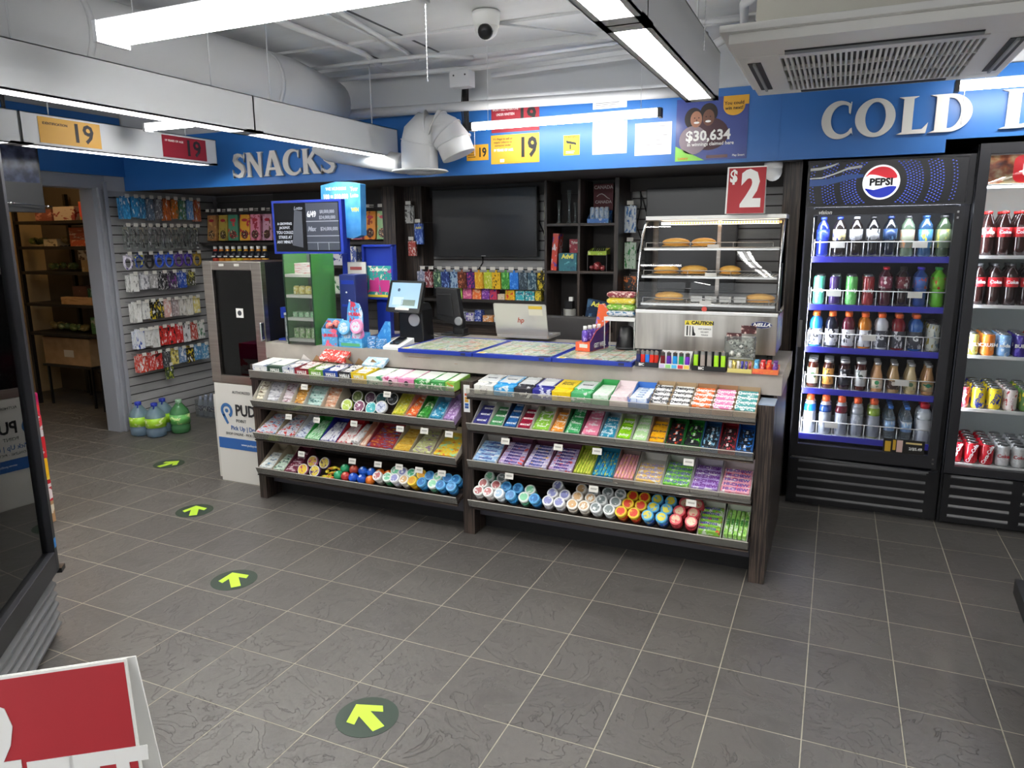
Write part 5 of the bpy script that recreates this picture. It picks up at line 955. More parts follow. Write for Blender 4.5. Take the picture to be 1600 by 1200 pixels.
# ---- black lottery results screen on a pole, blue banner box behind it
r = em('lottery_screen', (-1.27, .56, CT_)); tag(r, 'black lottery jackpot screen with white lettering raised on a pole at the left', 'screen')
ob('pole', MB().box(-.02, .02, .02, .05, 0, .56), BLACK, r); ob('foot', MB().box(-.07, .07, -.02, .10, 0, .008), BLACK, r)
pn = ob('panel', MB().box(-.275, .275, -.02, .02, .545, .88), ROYAL, r, bevel=.003); ob('screen', MB().box(-.255, .255, -.0215, -.0202, .56, .865), M('0c0d12', .15), pn)
SG2 = M('8e93a0', .4, 0, .05)
for s_, z, sz in (('A GROWING', .735, .022), ('JACKPOT.', .71, .022), ('YOU COULD', .68, .026), ('STRIKE AT', .65, .026), ('ANY MINUTE', .62, .026)): txt(s_, sz, M('b8bcc8', .4, 0, .1), pn, (-.175, -.022, z), FRONT, .02, .9)
ob('picture', MB().prism([(-.12, .60), (-.035, .585), (-.03, .81), (-.09, .82)], -.0225, -.0215, 0, 'y'), M('4a4e58', .3), pn); txt('Lotto', .03, SG2, pn, (-.06, -.023, .83), FRONT, .02, shear=.3)
ob('grid', MB().box(.0, .25, -.0222, -.0215, .57, .86), M('3a3f4c', .3), pn); ob('grid_line', MB().box(.0, .25, -.0228, -.0222, .655, .66).box(.0, .25, -.0228, -.0222, .745, .75).box(.08, .083, -.0228, -.0222, .57, .615).box(.165, .168, -.0228, -.0222, .57, .615).box(0, .25, -.0228, -.0222, .615, .618), M('9aa0ac', .3), pn)
txt('6/49', .05, M('d8dce4', .4, 0, .1), pn, (.045, -.023, .79), FRONT, .03, .8); txt('$8,000,000', .028, SG2, pn, (.165, -.023, .805), FRONT, .02, .9); txt('$24,000,000', .028, SG2, pn, (.165, -.023, .77), FRONT, .02, .9); txt('$24,000,000', .03, SG2, pn, (.175, -.023, .70), FRONT, .02, .9); txt('Max', .04, SG2, pn, (.04, -.023, .70), FRONT, .03, .9, shear=.3)
r = em('lottery_sign', (-1.15, .74, CT_)); tag(r, 'bright sky blue lottery sign box standing above the black screen', 'sign')
SB = noise_mat('sky_blue_print', [(.35, '3a90d8'), (.6, '62b0e8')], (3, 3, 3), 3, 3, .4)
ob('post', MB().box(-.01, .03, .0, .04, 0, .64), ROYAL, r); bx = ob('sign_box', MB().prism([(-.16, .66), (.09, .64), (.15, .66), (.16, .98), (.07, .995), (-.03, 1.0), (-.15, .98)], 0, .06, 0, 'y'), SB, r)
txt('100 = $10,000', .042, M('f4f0c8', .4), bx, (-.035, -.001, .905), FRONT, .05, .8); txt('WE NUMBERS', .026, WI, bx, (-.03, -.001, .955), FRONT, .04); txt('Your', .035, WI, bx, (.112, -.001, .95), FRONT, .04, .8); txt('Lotto', .035, WI, bx, (.112, -.001, .91), FRONT, .04, .8); txt('WIN', .035, M('e8e060', .4), bx, (.112, -.001, .82), FRONT, .04, .8)
# ---- get well box, wire rack, rolls of sweets, black speaker
r = em('remedy_display', (.60, .62, CT_+.0215), (0, 0, math.radians(-12))); tag(r, 'orange and purple cardboard display reading get well on the right lottery tray', 'display box')
ca = ob('carton', MB().prism([(-.045, .0), (.045, .0), (.045, .05), (-.045, .05)], -.10, .11, 0, 'y').add([(.045, -.10, .05), (.045, .11, .05), (.045, .11, .15), (.045, -.03, .11), (.043, -.10, .05), (.043, .11, .05), (.043, .11, .15), (.043, -.03, .11)], [(0, 1, 2, 3), (7, 6, 5, 4), (0, 3, 7, 4), (3, 2, 6, 7)]), G('e8623c', 'e88060', 'e0503c', (3, 3, 3)), r)
ob('side_print', MB().add([(.0456, -.10, .002), (.0456, .11, .002), (.0456, .11, .146), (.0456, -.03, .106), (.0456, -.10, .048)], [(0, 1, 2, 3, 4)]), G('4a2a6c', '8c3a3c', '3a2a6c', (1, 2, 2)), ca); txt('GET WELL', .034, WI, ca, (.0475, .01, .028), (PI/2, 0, PI/2), .03, .85)
ob('header_card', MB().prism([(-.05, .05), (.04, .05), (.05, .20), (.02, .245), (-.02, .24)], .108, .112, 0, 'y'), G('e8683c', '8a7ac8', 'd8c8e4', (1, 1, 3)), r)
ob('price_tag', MB().box(-.02, .03, -.1012, -.1002, .02, .04), TAG, ca)
first = None
for j in range(4):
    if first is None: o = ob('small_bottle', MB().lathe([(.017, 0), (.018, .004), (.018, .055), (.010, .065)], 14), G('5a3aa8', 'b0a0e0', '3a2a80', (3, 3, 3))); ob('cap', MB().lathe([(.011, .064), (.011, .085)], 12), WI, o); first = o; tag(o, 'small purple shot bottle with a white cap in the get well display', 'bottle', 'purple shot bottles in the get well display')
    else: o = dup(first)
    o.location = (.585+.012*j+(.002*j), .545+.040*j, CT_+.0215+.051+.001)
r = em('wire_rack', (.746, .70, CT_+.0215)); tag(r, 'small white wire shelf on the lottery tray, stacked with rolls of sweets', 'rack')
g = MB()
for x in (-.085, .085):
    for y in (-.04, .07): g.tube([(x, y, 0), (x, y, .175)], .003, 6)
ob('leg_wires', g, PW, r); g = MB()
for k in range(9): g.tube([(-.085+.02125*k, -.04, .175), (-.085+.02125*k, .07, .175)], .0018, 5)
for y in (-.04, .0, .035, .07): g.tube([(-.088, y, .175), (.088, y, .175)], .0025, 5)
g.box(-.088, .088, -.046, -.042, .158, .180); ob('top_wires', g, PW, r)
for k, (c, a, d) in enumerate((('d8dce0', '2a6a9c', 'white and blue'), ('7ab83a', 'e8e4b0', 'green'), ('e8d03a', 'f0e8a0', 'yellow'), ('8c3440', 'ecd0c8', 'maroon and cream'))):
    for j in range(2):
        o = tag(ob('biscuit_roll', MB().tube([(-.08, 0, 0), (-.066, 0, 0), (.066, 0, 0), (.08, 0, 0)], [.008, .017, .017, .008], 12), G(c, a, a, (5, 2, 2))), f'{d} roll of sweets on the wire shelf, {["lowest", "second", "third", "topmost"][k]} layer', 'sweet roll', f'{d} rolls on the wire shelf')
        o.location = (.746, .682+.036*j, CT_+.0215+.197+.0345*k)
b = MB().lathe([(.055, 0), (.058, .01), (.036, .12), (.022, .128)], 20); o = ob('desk_speaker', b, BLACK, None, (.775, .70, CT_+.0215)); tag(o, 'black cone shaped speaker under the wire shelf', 'speaker'); ob('ring', MB().lathe([(.0585, .004), (.0585, .012)], 20), GREYD, o)
# ---- food warmer
WX, WY = 1.205, .80
r = em('food_warmer', (WX, WY, CT_)); tag(r, 'stainless steel food warmer with curved glass front and pastries on three racks', 'food warmer')
W2 = .365; yf = -.16; yb = .26
b = MB()
for x in (-W2+.105, W2-.03):
    for y in (yf+.04, yb-.04): b.lathe([(.014, 0), (.014, .035)], 10, 0, (x, y, 0))
ob('foot', b, BLACK, r)
ob('base_cabinet', MB().box(-W2, W2, yf, yb, .035, .235), STEELH, r, bevel=.003); ob('front_ledge', MB().box(-W2, W2, yf-.006, yf+.02, .232, .25), M('e4e4e2', .3, .3), r, bevel=.003)
# curved glass: profile in y-z
prof = [(yf+.004, .26), (yf+.008, .36), (yf+.02, .46), (yf+.045, .56), (yf+.085, .64), (yf+.14, .695), (yf+.20, .722)]
def sweep(pr, x0, x1, th=.003):
    b = MB(); n = len(pr)
    vs = [(x0, y, z) for y, z in pr]+[(x1, y, z) for y, z in pr]
    b.add(vs, [(i, i+1, n+i+1, n+i) for i in range(n-1)]); b.sm = [True]*len(b.f); return b
ob('curved_glass', sweep(prof, -W2+.012, W2-.012), GLASS, r)
b = MB()
for x in (-W2+.006, W2-.006): b.tube([(x, y, z) for y, z in prof], .006, 8)
ob('glass_trim', b, CHROME, r)
sp = prof+[(yb, .722), (yb, .26)]
ob('side_glass', MB().prism(sp, -W2+.002, -W2+.005, 0, 'x'), GLASS, r); ob('side_glass', MB().prism(sp, W2-.005, W2-.002, 0, 'x'), GLASS, r)
ob('top_panel', MB().box(-W2, W2, yf+.17, yb, .722, .745), M('c4c2bd', .3, .7), r, bevel=.002); ob('rear_frame', MB().box(-W2, -W2+.02, yb-.02, yb, .235, .722).box(W2-.02, W2, yb-.02, yb, .235, .722).box(-.01, .01, yb-.015, yb, .235, .722).box(-W2, W2, yb-.018, yb-.002, .235, .25), STEEL, r); ob('side_frame', MB().box(W2-.004, W2+.004, yf+.02, yf+.05, .26, .50), DARK, r)
hb = MB()
for k in range(40): hb.box(-W2+.13+.0145*k, -W2+.138+.0145*k, yf+.21, yf+.24, .70, .712)
ob('heater_strip', hb, M('e0a860', .4, 0, 1.0), r); ob('lamp', MB().box(-W2+.05, W2-.05, yb-.08, yb-.05, .70, .715), M('fff0d8', .4, 0, 3), r)
RZ = [.285, .43, .575]
for z, d0 in zip(RZ, (.03, .035, .075)):
    g = MB(); y0 = yf+d0; g.tube([(-W2+.02, y0, z), (W2-.02, y0, z)], .004, 6).tube([(-W2+.03, y0, z+.028), (W2-.05, y0, z+.028)], .0022, 5)
    for x in (-W2+.03, -.1, .12, W2-.05): g.tube([(x, y0, z), (x, y0, z+.028)], .002, 5)
    g.box(-W2+.02, W2-.02, y0-.004, y0, z-.012, z-.002)
    for k in range(36): g.tube([(-W2+.03+.0192*k, y0, z), (-W2+.03+.0192*k, yb-.03, z)], .0018, 4)
    rk_ = ob('wire_shelf', g, M('d8d8d6', .25, .6), r)
    ob('tray_liner', MB().box(-W2+.03, W2-.03, y0+.01, yb-.03, z-.004, z-.0022), M('d4d0c6', .5), rk_)
    for x in ((-.0,) if z < .4 else (.02,)): ob('price_tag', MB().box(x-.03, x+.03, y0-.006, y0-.0045, z-.002, z+.018), TAG, rk_)
def bun(x, y, z, c, lab, sx=1.0):
    o = tag(ob('pastry', MB().ball((0, 0, 0), .055, 18, 0, (1.25*sx, .75, .42)), noise_mat('baked_crust_'+c, [(.3, c), (.5, 'e0a848'), (.7, 'eabc60')], (1, 1, 1), 9, 5, .5, bump=.3), None, (WX+x, WY+y, CT_+z+.026)), lab, 'pastry')
    ob('crimped_edge', MB().lathe([(.062, 0), (.064, .003), (.060, .006)], 20).xf(Matrix.Diagonal((1.1*sx, .72, 1, 1))), M('d09a40', .6), o, (0, 0, -.021)); return o
BZ = 'c8882c'
for k, (x, rz_, w_) in enumerate(((-.20, 2, 1.1), (-.05, 2, .95), (-.24, 1, 1.0), (-.09, 1, 1.05), (.10, 1, .8), (-.22, 0, 1.15), (.26, 0, 1.1))):
    bun(x, (.04 if rz_ == 2 else 0), RZ[rz_]+.003, BZ, f'golden pastry on the {["lowest", "middle", "top"][rz_]} rack of the warmer, '+('left' if x < -.15 else 'centre left' if x < 0 else 'right'), w_)
g = MB()
for k in range(4): g.box(-.11+.075*k, -.05+.075*k, 0, .08, 0, .03)
tag(ob('foil_tray', g, M('b8b8b4', .35, .6), None, (WX+.02, WY-.06, CT_+RZ[0]+.006)), 'row of small foil covered items on the lowest rack of the warmer', 'food')
st = ob('logo', MB().lathe([(.014, 0), (.014, .001)], 18), M('c8483a', .4), r, (-.0, yf-.001, .262), FRONT)
# caution sign and maker's plate
cs = ob('caution_sign', MB().box(-.092, .052, yf-.0022, yf-.001, .115, .20), WI, r); cs.location.x = -.005
ob('sign_band', MB().box(-.092, .052, yf-.0028, yf-.0022, .176, .20), M('e8d43a', .4), cs); txt('CAUTION', .024, INK, cs, (.0, yf-.0033, .188), FRONT, .05, 1.05)
ob('warning_triangle', MB().prism([(-.087, .179), (-.069, .179), (-.078, .198)], yf-.0034, yf-.0028, 0, 'y'), INK, cs); txt('!', .014, M('e8d43a', .4), cs, (-.078, yf-.0038, .186), FRONT, .05)
ob('symbol', MB().box(-.082, -.075, yf-.003, yf-.0022, .12, .172).box(-.066, -.062, yf-.003, yf-.0022, .12, .172).prism([(-.052, .17), (-.048, .17), (-.042, .14), (-.034, .128), (-.038, .12), (-.052, .12)], yf-.003, yf-.0022, 0, 'y'), INK, cs)
for k, s_ in enumerate(('HOT SURFACE', 'DO NOT', 'TOUCH')): txt(s_, .010, INK, cs, (.012, yf-.0028, .157-.016*k), FRONT, .02)
lg = ob('maker_plate', MB().prism([(.289+.052*math.cos(2*PI*k/30), .19+.019*math.sin(2*PI*k/30)) for k in range(30)], yf-.0022, yf-.001, 0, 'y'), M('26306c', .3), r); ob('plate_rim', MB().tube([(.289+.050*math.cos(2*PI*k/30), yf-.0024, .19+.0175*math.sin(2*PI*k/30)) for k in range(31)], .0008, 4), WI, lg); txt('NELLA', .024, WI, lg, (.289, yf-.003, .19), FRONT, .04, 1.2, shear=.3)
ob('side_label', MB().box(W2+.0005, W2+.002, -.05, .02, .10, .20), M('d8dcc8', .5), r); ob('knob', MB().lathe([(.010, 0), (.008, .012)], 12), CHROME, r, (W2, yf+.04, .26), (0, PI/2, 0))
# ---- red two dollar sign on the warmer
RS = M('a81824', .6)
def dollar_sign(loc, rot, w_, h_, label):
    r = em('price_sign', loc, rot); tag(r, label, 'price sign')
    p = ob('front_card', MB().box(-w_/2, w_/2, -.0015, 0, 0, h_), WI, r, (0, 0, 0), (math.radians(-8), 0, 0)); ob('red_field', MB().box(-w_/2+.008, w_/2-.001, -.0022, -.0015, .001, h_-.006), RS, p)
    ob('back_card', MB().box(-w_/2, w_/2, 0, .0015, 0, h_), WI, r, (0, h_*.30, 0), (math.radians(9), 0, 0))
    return r, p
r, p = dollar_sign((1.372, .70, 1.7320), (0, 0, 0), .19, .235, 'red and white two dollar price sign standing on the food warmer')
txt('2', .245, WI, p, (.025, -.0026, .115), FRONT, .045, .78); txt('$', .085, WI, p, (-.062, -.0026, .185), FRONT, .04, .8)
# ---- lighter displays and small candies along the front edge
def lighter_box(x0, x1, y, card_c, lab, cols, front_print, cat_g, hh=.055, back=.08):
    r = em('lighter_display', ((x0+x1)/2, y, CT_)); tag(r, lab, 'lighter display'); w_ = x1-x0
    bx = ob('tray', tray_mesh(w_, .075, .024, back), card_c, r, (-w_/2, -.0375, 0))
    if front_print[0]: txt(front_print[0], .018, WI, bx, (w_*.28, -.0006, .012), FRONT, .04)
    for k, c in enumerate(front_print[1]): ob('printing', MB().box(w_*(k+.08)/len(front_print[1]), w_*(k+.92)/len(front_print[1]), -.001, 0, .003, .02), M(c, .4), bx)
    n = len(cols)
    for k, c in enumerate(cols):
        o = ob('lighter', MB().rbox(-.011, .011, -.006, .006, 0, hh, .005), M(c[0], .2), None, (x0+w_*(k+.5)/n, y-.018, CT_+.006)); tag(o, f'{c[1]} lighter in {cat_g}, {ORD[k]}{"" if k == 0 else " from left"}', 'lighter', 'lighters in '+cat_g)
        ob('head', MB().rbox(-.0105, .0105, -.0055, .0055, hh, hh+.016, .004), M('8a8a88' if c[2] else '3a3634', .3, .6 if c[2] else 0), o); ob('wheel', MB().tube([(-.006, -.001, hh+.018), (.004, -.001, hh+.018)], .004, 8), M('9a8a80', .3, .6), o)
lighter_box(.935, 1.048, .275+.045, M('1a1c28', .4), 'dark blue lighter display at the corner of the right lottery tray', [('2a2c5c', 'navy', 0), ('d02c20', 'red', 1), ('2a7ce0', 'blue', 1), ('d8301c', 'scarlet', 1), ('c02a1c', 'dark red', 1)], ('BIC', []), 'the dark blue display')
lighter_box(1.055, 1.205, .315, M('e4e2e0', .4), 'white lighter display with coloured squares on its front', [('6c1018', 'maroon', 0), ('5a2aa0', 'violet', 0), ('2090d8', 'sky blue', 0), ('1fa04a', 'green', 0), ('6a2ab0', 'purple', 0)], ('', ['c8b8dc', '8fc87a', '50b4e0', 'd04048', 'e8c850']), 'the white display')
lighter_box(1.215, 1.375, .312, M('17181a', .4), 'black lighter display in front of the caution sign', [('a4dc2c', 'lime', 1), ('a89c94', 'grey', 1), ('a09890', 'taupe', 1), ('a8e030', 'bright lime', 1), ('b0e838', 'yellow green', 1)], ('BIC', []), 'the black display', .07, .085)
r = em('candy_display', (1.437, .325, CT_)); tag(r, 'yellow edged tray of small candy sticks under the bag of lollipops', 'display box')
ob('tray', tray_mesh(.11, .09, .02, .05), M('d8cc7a', .5), r, (-.055, -.045, 0))
for k, c in enumerate(('e8e8e4', 'e8d060', 'd8d0c8', '3a3aa8', '4a3aa0', 'a83a3a')):
    o = ob('candy_stick', MB().tube([(0, 0, 0), (0, 0, .05)], .0075, 10), G(c, 'e8e4e0', '3a3a3a', (3, 3, 5)), None, (1.437-.045+.018*k, .305, CT_+.004)); tag(o, f'small candy stick in the yellow edged tray, {ORD[k]}{"" if k == 0 else " from left"}', 'candy stick', 'candy sticks in the yellow edged tray')
pb = MB(); rr = random.Random(5)
for k in range(26): a = rr.random()*6.28; q = rr.random()**.5; pb.ball((.062*q*math.cos(a), .018*math.sin(a)*q, .03+.075*rr.random()), .015, 8)
o = ob('lollipop_bag', pb, G('d0d0c8', '4a4a46', 'f0f0ea', (8, 8, 8)), None, (1.425, .36, CT_+.045)); tag(o, 'clear bag of wrapped black and white lollipops leaning on the warmer front', 'bag', None)
ob('bag_film', MB().rbox(-.072, .072, -.022, .022, .012, .118, .02), ACRYL, o)
for k, (x, z) in enumerate(((-.032, .112), (.034, .150))): hc = ob('header_card', MB().box(x-.035, x+.035, .018, .020, z-.02, z+.02), G('4a1c1c', 'd8b8b0', '2a1414', (3, 1, 2)), o)
r = em('candy_display', (1.552, .33, CT_)); tag(r, 'orange tray of small fruit drink candies at the right end of the counter', 'display box')
ob('tray', tray_mesh(.115, .09, .024, .035), G('f07a4a', 'f4a040', 'e8564a', (2, 1, 1)), r, (-.0575, -.045, 0))
for j in range(2):
    for k, (c, a) in enumerate((('4aa8dc', 'a8d8f0'), ('c8282c', 'e8d8d0'), ('d83a2c', 'f0b040'), ('6a3a8c', 'd8c8d8'))):
        o = ob('candy_bottle', MB().lathe([(.010, 0), (.0125, .004), (.0125, .028), (.009, .038), (.0095, .05)], 12), G(c, a, c, (3, 3, 3)), None, (1.552-.042+.028*k, .305+.034*j, CT_+.004)); ob('cap', MB().lathe([(.0095, .049), (.0095, .056)], 10), M(c, .4), o)
        tag(o, f'{["blue", "dark red", "scarlet", "purple"][k]} fruit candy bottle in the orange tray, {["front", "back"][j]}', 'candy bottle')
# ================================================================ behind the counter
r = em('office_chair', (.23, 1.34, 0)); tag(r, 'dark office chair back showing above the counter behind the laptop', 'chair')
ob('backrest', MB().rbox(-.19, .19, -.03, .03, .80, 1.105, .02), M('3c3a3a', .6), r, bevel=.01); ob('seat', MB().rbox(-.22, .22, -.5+.25, .25, .42, .50, .05).xf(Matrix.Translation((0, .26, 0))), M('3c3a3a', .6), r, bevel=.01); ob('column', MB().tube([(0, .26, .08), (0, .26, .42)], .025, 10), BLACK, r); ob('spine', MB().box(-.03, .03, -.0, .03, .42, .82), BLACK, r)
bs = MB()
for k in range(5): a = 2*PI*k/5; bs.tube([(0, .26, .09), (.24*math.cos(a), .26+.24*math.sin(a), .06)], .018, 8); bs.ball((.24*math.cos(a), .26+.24*math.sin(a), .03), .03, 8)
ob('base', bs, BLACK, r)
# televisions
def tv(x0, x1, z0, z1, y, lab):
    r = em('television', ((x0+x1)/2, y, (z0+z1)/2)); tag(r, lab, 'television'); w_, h_ = (x1-x0)/2, (z1-z0)/2
    b = ob('case', MB().box(-w_, w_, 0, .05, -h_, h_), M('141416', .4), r, bevel=.004); ob('screen', MB().box(-w_+.012, w_-.012, -.0015, 0, -h_+.02, h_-.012), M('17181b', .3), r); ob('logo', MB().box(-.02, .02, -.0025, -.0015, -h_+.006, -h_+.012), M('b0b0b0', .3), r); ob('wall_mount', MB().box(-.1, .1, .05, YB-y-.02, -.1, .1), BLACK, r)
tv(-1.27, -.34, 1.47, 2.01, 2.13, 'large black wall television over the medicine shelves'); tv(.52, 1.17, 1.24, 1.96, 2.13, 'black television on the wall behind the food warmer')
tag(ob('power_cable', MB().tube([(-.86, 2.225, 1.47), (-.86, 2.225, 1.42), (-.90, 2.22, 1.36)], .005, 6), BLACK), 'black cable hanging below the left television', 'cable')
tag(ob('power_cable', MB().tube([(-.36, 2.225, 1.75), (-.3, 2.22, 1.62), (-.19, 2.225, 1.5)], .005, 6), BLACK), 'black cable running from the left television to the bookcase', 'cable')
tag(ob('power_cable', MB().tube([(.45, 2.22, 2.03), (.46, 2.22, 1.85), (.43, 2.22, 1.7), (.47, 2.22, 1.6), (.44, 2.22, 1.5)], .005, 6).tube([(.42, 2.22, 2.03), (.47, 2.215, 1.9), (.5, 2.22, 1.8)], .004, 6), BLACK), 'loose black cables on the slatboard beside the right television', 'cable')
# wall shelves of medicines
r = em('wall_shelf', (-.77, 2.05, 0)); tag(r, 'dark wall shelf unit of medicines under the television', 'shelf')
for z in (1.135, .955): ob('shelf_board', MB().box(-.56, .555, -.05, .18, z-.022, z), M('2b2725', .5), r)
ob('back_board', MB().box(-.56, .555, .165, .18, .70, 1.20), M('6f6d6c', .6), r); ob('lower_board', MB().box(-.56, .555, -.05, -.03, .0, .93), WOODH, r)
tagm = MB().box(-.022, .022, -.0012, 0, -.012, .012).mesh('price_tag', TAG)
hk = ob('hook_rail', MB().box(-.56, .555, -.055, -.045, 1.395, 1.40), M('8a8a8a', .4), r)
for k in range(14): link(bpy.data.objects.new('price_tag', tagm), r, (-.53+.08*k, -.056, 1.385))
HP = [('8c94b0', 'd8d8e0', 'silver and blue'), ('7c3038', 'd8c8c8', 'dark red'), ('3a5c4a', 'c8dcb0', 'green and white'), ('2a3a7c', '88a8dc', 'blue'), ('a8c4dc', '3a5a90', 'pale blue'), ('5a2c20', 'c88060', 'brown'), ('3a2a6c', 'c04a7c', 'purple and pink'), ('e0a030', 'f0d060', 'orange yellow'), ('b8c83c', 'e4e0a0', 'lime'), ('e4b830', '4a3a20', 'yellow and brown'), ('3c8c3c', '88c870', 'green'), ('2a74d0', '68a8ec', 'bright blue'), ('3c4a54', '8898a4', 'slate'), ('2c4a5c', '90a4a8', 'teal grey'), ('23241c', 'd0b838', 'black and gold')]
for k, (c, a, d) in enumerate(HP):
    o = ob('hanging_packet', MB().box(-.035, .035, -.012, .012, -.13, 0).box(-.008, .008, -.003, .003, 0, .018), G(c, a, a, (3, 1, 3)), None, (-1.315+.0765*k, 2.0-.01*(k % 2)+.0, 1.355), (math.radians(4), 0, math.radians(random.uniform(-6, 6)))); tag(o, f'{d} medicine packet hanging in the row under the television, {ORD[k]}{"" if k == 0 else " from left"}', 'packet', 'medicine packets hanging under the television')
BXS = [('e8e8e0', '3a8c5a', .075, .09, 'white and green'), ('d8d0cc', 'b83038', .06, .085, 'white and red'), ('8fb83c', 'e0e8c0', .085, .09, 'lime'), ('c85a8c', 'e8a0b0', .08, .085, 'pink and violet'), ('e8743c', 'f0b890', .075, .09, 'orange'), ('7a3a9c', 'c8a0d8', .065, .095, 'purple'), ('c84058', '3a3a8c', .06, .08, 'crimson and navy'), ('e4d4b8', 'c8a880', .06, .045, 'small cream'), ('e8c430', 'd84838', .08, .08, 'yellow and red'), ('3ab0b8', 'e8f0ec', .075, .075, 'turquoise'), ('34a8b4', 'e4ece8', .075, .075, 'turquoise and white'), ('e0c838', '3a3a3a', .05, .08, 'yellow')]
x = -1.19
for k, (c, a, w_, h_, d) in enumerate(BXS):
    o = ob('medicine_box', MB().box(0, w_, -.03, .03, 0, h_), G(c, a, a, (3, 1, 3)), None, (x, 2.055, 1.1365), None, .001); tag(o, f'{d} medicine box on the upper shelf under the television, {ORD[k]}{"" if k == 0 else " from left"}', 'medicine box'); x += w_+.008
    if 8 < k < 11: txt('Advil', .022, M('2a3a6c', .4), o, (w_/2, -.031, h_*.7), FRONT, .03)
x = -1.14
for k, (c, a, w_, h_, d) in enumerate((('d8dcd0', '4a9c5a', .06, .09, 'white and green'), ('dcdcd8', '58a870', .05, .085, 'tall pale green'), ('d8dce8', '2a6a9c', .07, .07, 'white and blue'), ('e0dce0', '4a3a9c', .07, .065, 'white and violet'), ('28409c', 'd8dce8', .06, .09, 'royal blue'), ('d89050', 'e8e0d8', .09, .05, 'orange'), ('c8ccd4', '8890a0', .10, .04, 'grey'), ('e4e4e8', '8890c0', .045, .045, 'small white'), ('e0e0e4', '9098c0', .04, .045, 'small white and lilac'), ('e8d830', 'f0e880', .035, .03, 'tiny yellow'), ('dcd8cc', 'b8b4a8', .07, .022, 'flat cream'))):
    o = ob('medicine_box', MB().box(0, w_, -.03, .03, 0, h_), G(c, a, a, (3, 1, 3)), None, (x, 2.055, .9565), None, .001); tag(o, f'{d} medicine box on the lower shelf, {ORD[k]}{"" if k == 0 else " from left"}, behind the laptop', 'medicine box'); x += w_+.012
for k, x in enumerate((-.325, -.255)):
    o = ob('syrup_bottle', MB().lathe([(.022, 0), (.024, .004), (.024, .08), (.012, .10), (.012, .11)], 14), M('3a1c14', .2), None, (x, 2.03, .9565)); ob('cap', MB().lathe([(.015, .105), (.015, .13)], 12), M('d8b048' if k == 0 else 'd89078', .4), o); ob('label', MB().lathe([(.0245, .02), (.0245, .07)], 16), G('e07848' if k else 'c8b890', 'e8e4e0', 'e8e4e0', (3, 3, 2)), o); tag(o, f'brown syrup bottle with a {"yellow" if k == 0 else "pinkish"} cap beside the bookcase', 'bottle')
# things hanging on the wood pilaster and slatboard
def hang(x, y, z, w_, h_, c, a, lab, s=None, rz=0, tg=True):
    o = ob('hanging_packet', MB().box(-w_/2, w_/2, -.012, .012, -h_, 0).box(-.006, .006, -.002, .002, 0, .014), G(c, a, a, (3, 1, 3)), None, (x, y, z), (0, 0, rz)); tag(o, lab, 'packet')
    hkk = ob('hook', MB().tube([(0, -.02, .012), (0, YB-.012-y, .012)], .0022, 5), CHROME, o)
    if tg: ob('price_tag', MB().box(-.024, .024, -.022, -.0208, .008, .036), TAG, o)
    if s: txt(s, .026, M('e8e060', .4), o, (0, -.0128, -h_*.2), FRONT, .03)
    return o
hang(-1.42, 2.02, 1.885, .075, .14, 'b8b8b4', '4a4a48', 'grey printed packet on the wood pilaster, highest of three'); hang(-1.33, 2.01, 1.74, .075, .165, '2a50a8', '88a8e0', 'blue medicine packet beside the television', 'Advil'); hang(-1.385, 1.99, 1.60, .07, .12, 'b84a40', 'e8dcd8', 'red and white packet below the blue one')
hang(.425, 2.06, 1.84, .085, .19, 'd8e4ec', '2a70b8', 'white and blue packet on the slatboard right of the bookcase'); hang(.43, 2.06, 1.58, .085, .19, 'd4e8d4', '3a9c50', 'white and green packet under the white and blue one'); hang(.43, 2.07, 1.335, .095, .10, '2a2624', 'd87838', 'black and orange packet beside the warmer', tg=False); hang(.50, 2.08, 1.36, .038, .14, 'c8d4e4', '5a7cac', 'pale blue narrow packet beside the warmer', tg=False)
hang(-.245, 2.12, 1.95, .05, .34, '4a4c40', 'a8a888', 'long grey green item hanging between television and bookcase', tg=False)
# bookcase
r = em('bookcase', (.105, 1.95, 0)); tag(r, 'dark wood two column bookcase between the televisions', 'bookcase')
x0, x1 = -.29, .245
b = MB(); b.box(x0, x0+.018, -.05, .28, 0, 2.03); b.box(x1, x1+.03, -.05, .28, 0, 2.03); b.box(-.03, -.012, -.05, .28, .0, 2.03)
ob('side_board', b, WOODV, r); ob('back_board', MB().box(x0+.018, x1, .27, .28, 0, 2.03), M('262120', .6), r)
for z in (1.72, 1.375, .93): ob('shelf', MB().box(x0+.018, -.03, -.045, .27, z-.018, z).box(-.012, x1, -.045, .27, z-.018, z), WOODH, r)
ob('lower_front', MB().box(x0+.018, x1, -.045, -.03, 0, .91), WOODV, r)
def goods(nm, cat, mb, m, loc, lab, s=None, sz=.03, sy=-.03, szz=.08, tc='e8e060', rot=None):
    o = ob(nm, mb, m, None, loc, rot); tag(o, lab, cat)
    if s: txt(s, sz, M(tc, .4), o, (0, sy, szz), FRONT, .04)
    return o
gl = glass_mat('glass_vase', 'd8e0e0', 2.5, .02, .1)
for k, (x, h_) in enumerate(((-.10, .17), (-.02, .24), (.03, .15))): goods('glass_vase', 'vase', MB().lathe([(.022, 0), (.010, .02), (.008, h_*.5), (.016, h_)], 14), gl, (x, 1.98, 1.7208), f'clear glass pipe vase, {["left", "tallest", "right"][k]} of three at the top of the bookcase')
o = goods('display_carton', 'carton', tray_mesh(.16, .10, .03, .09), G('3a78c8', 'd8e4f0', '6aa8e0', (3, 2, 2)), (.14, 1.92, 1.7208), 'blue and white open carton of tubes in the bookcase, right column')
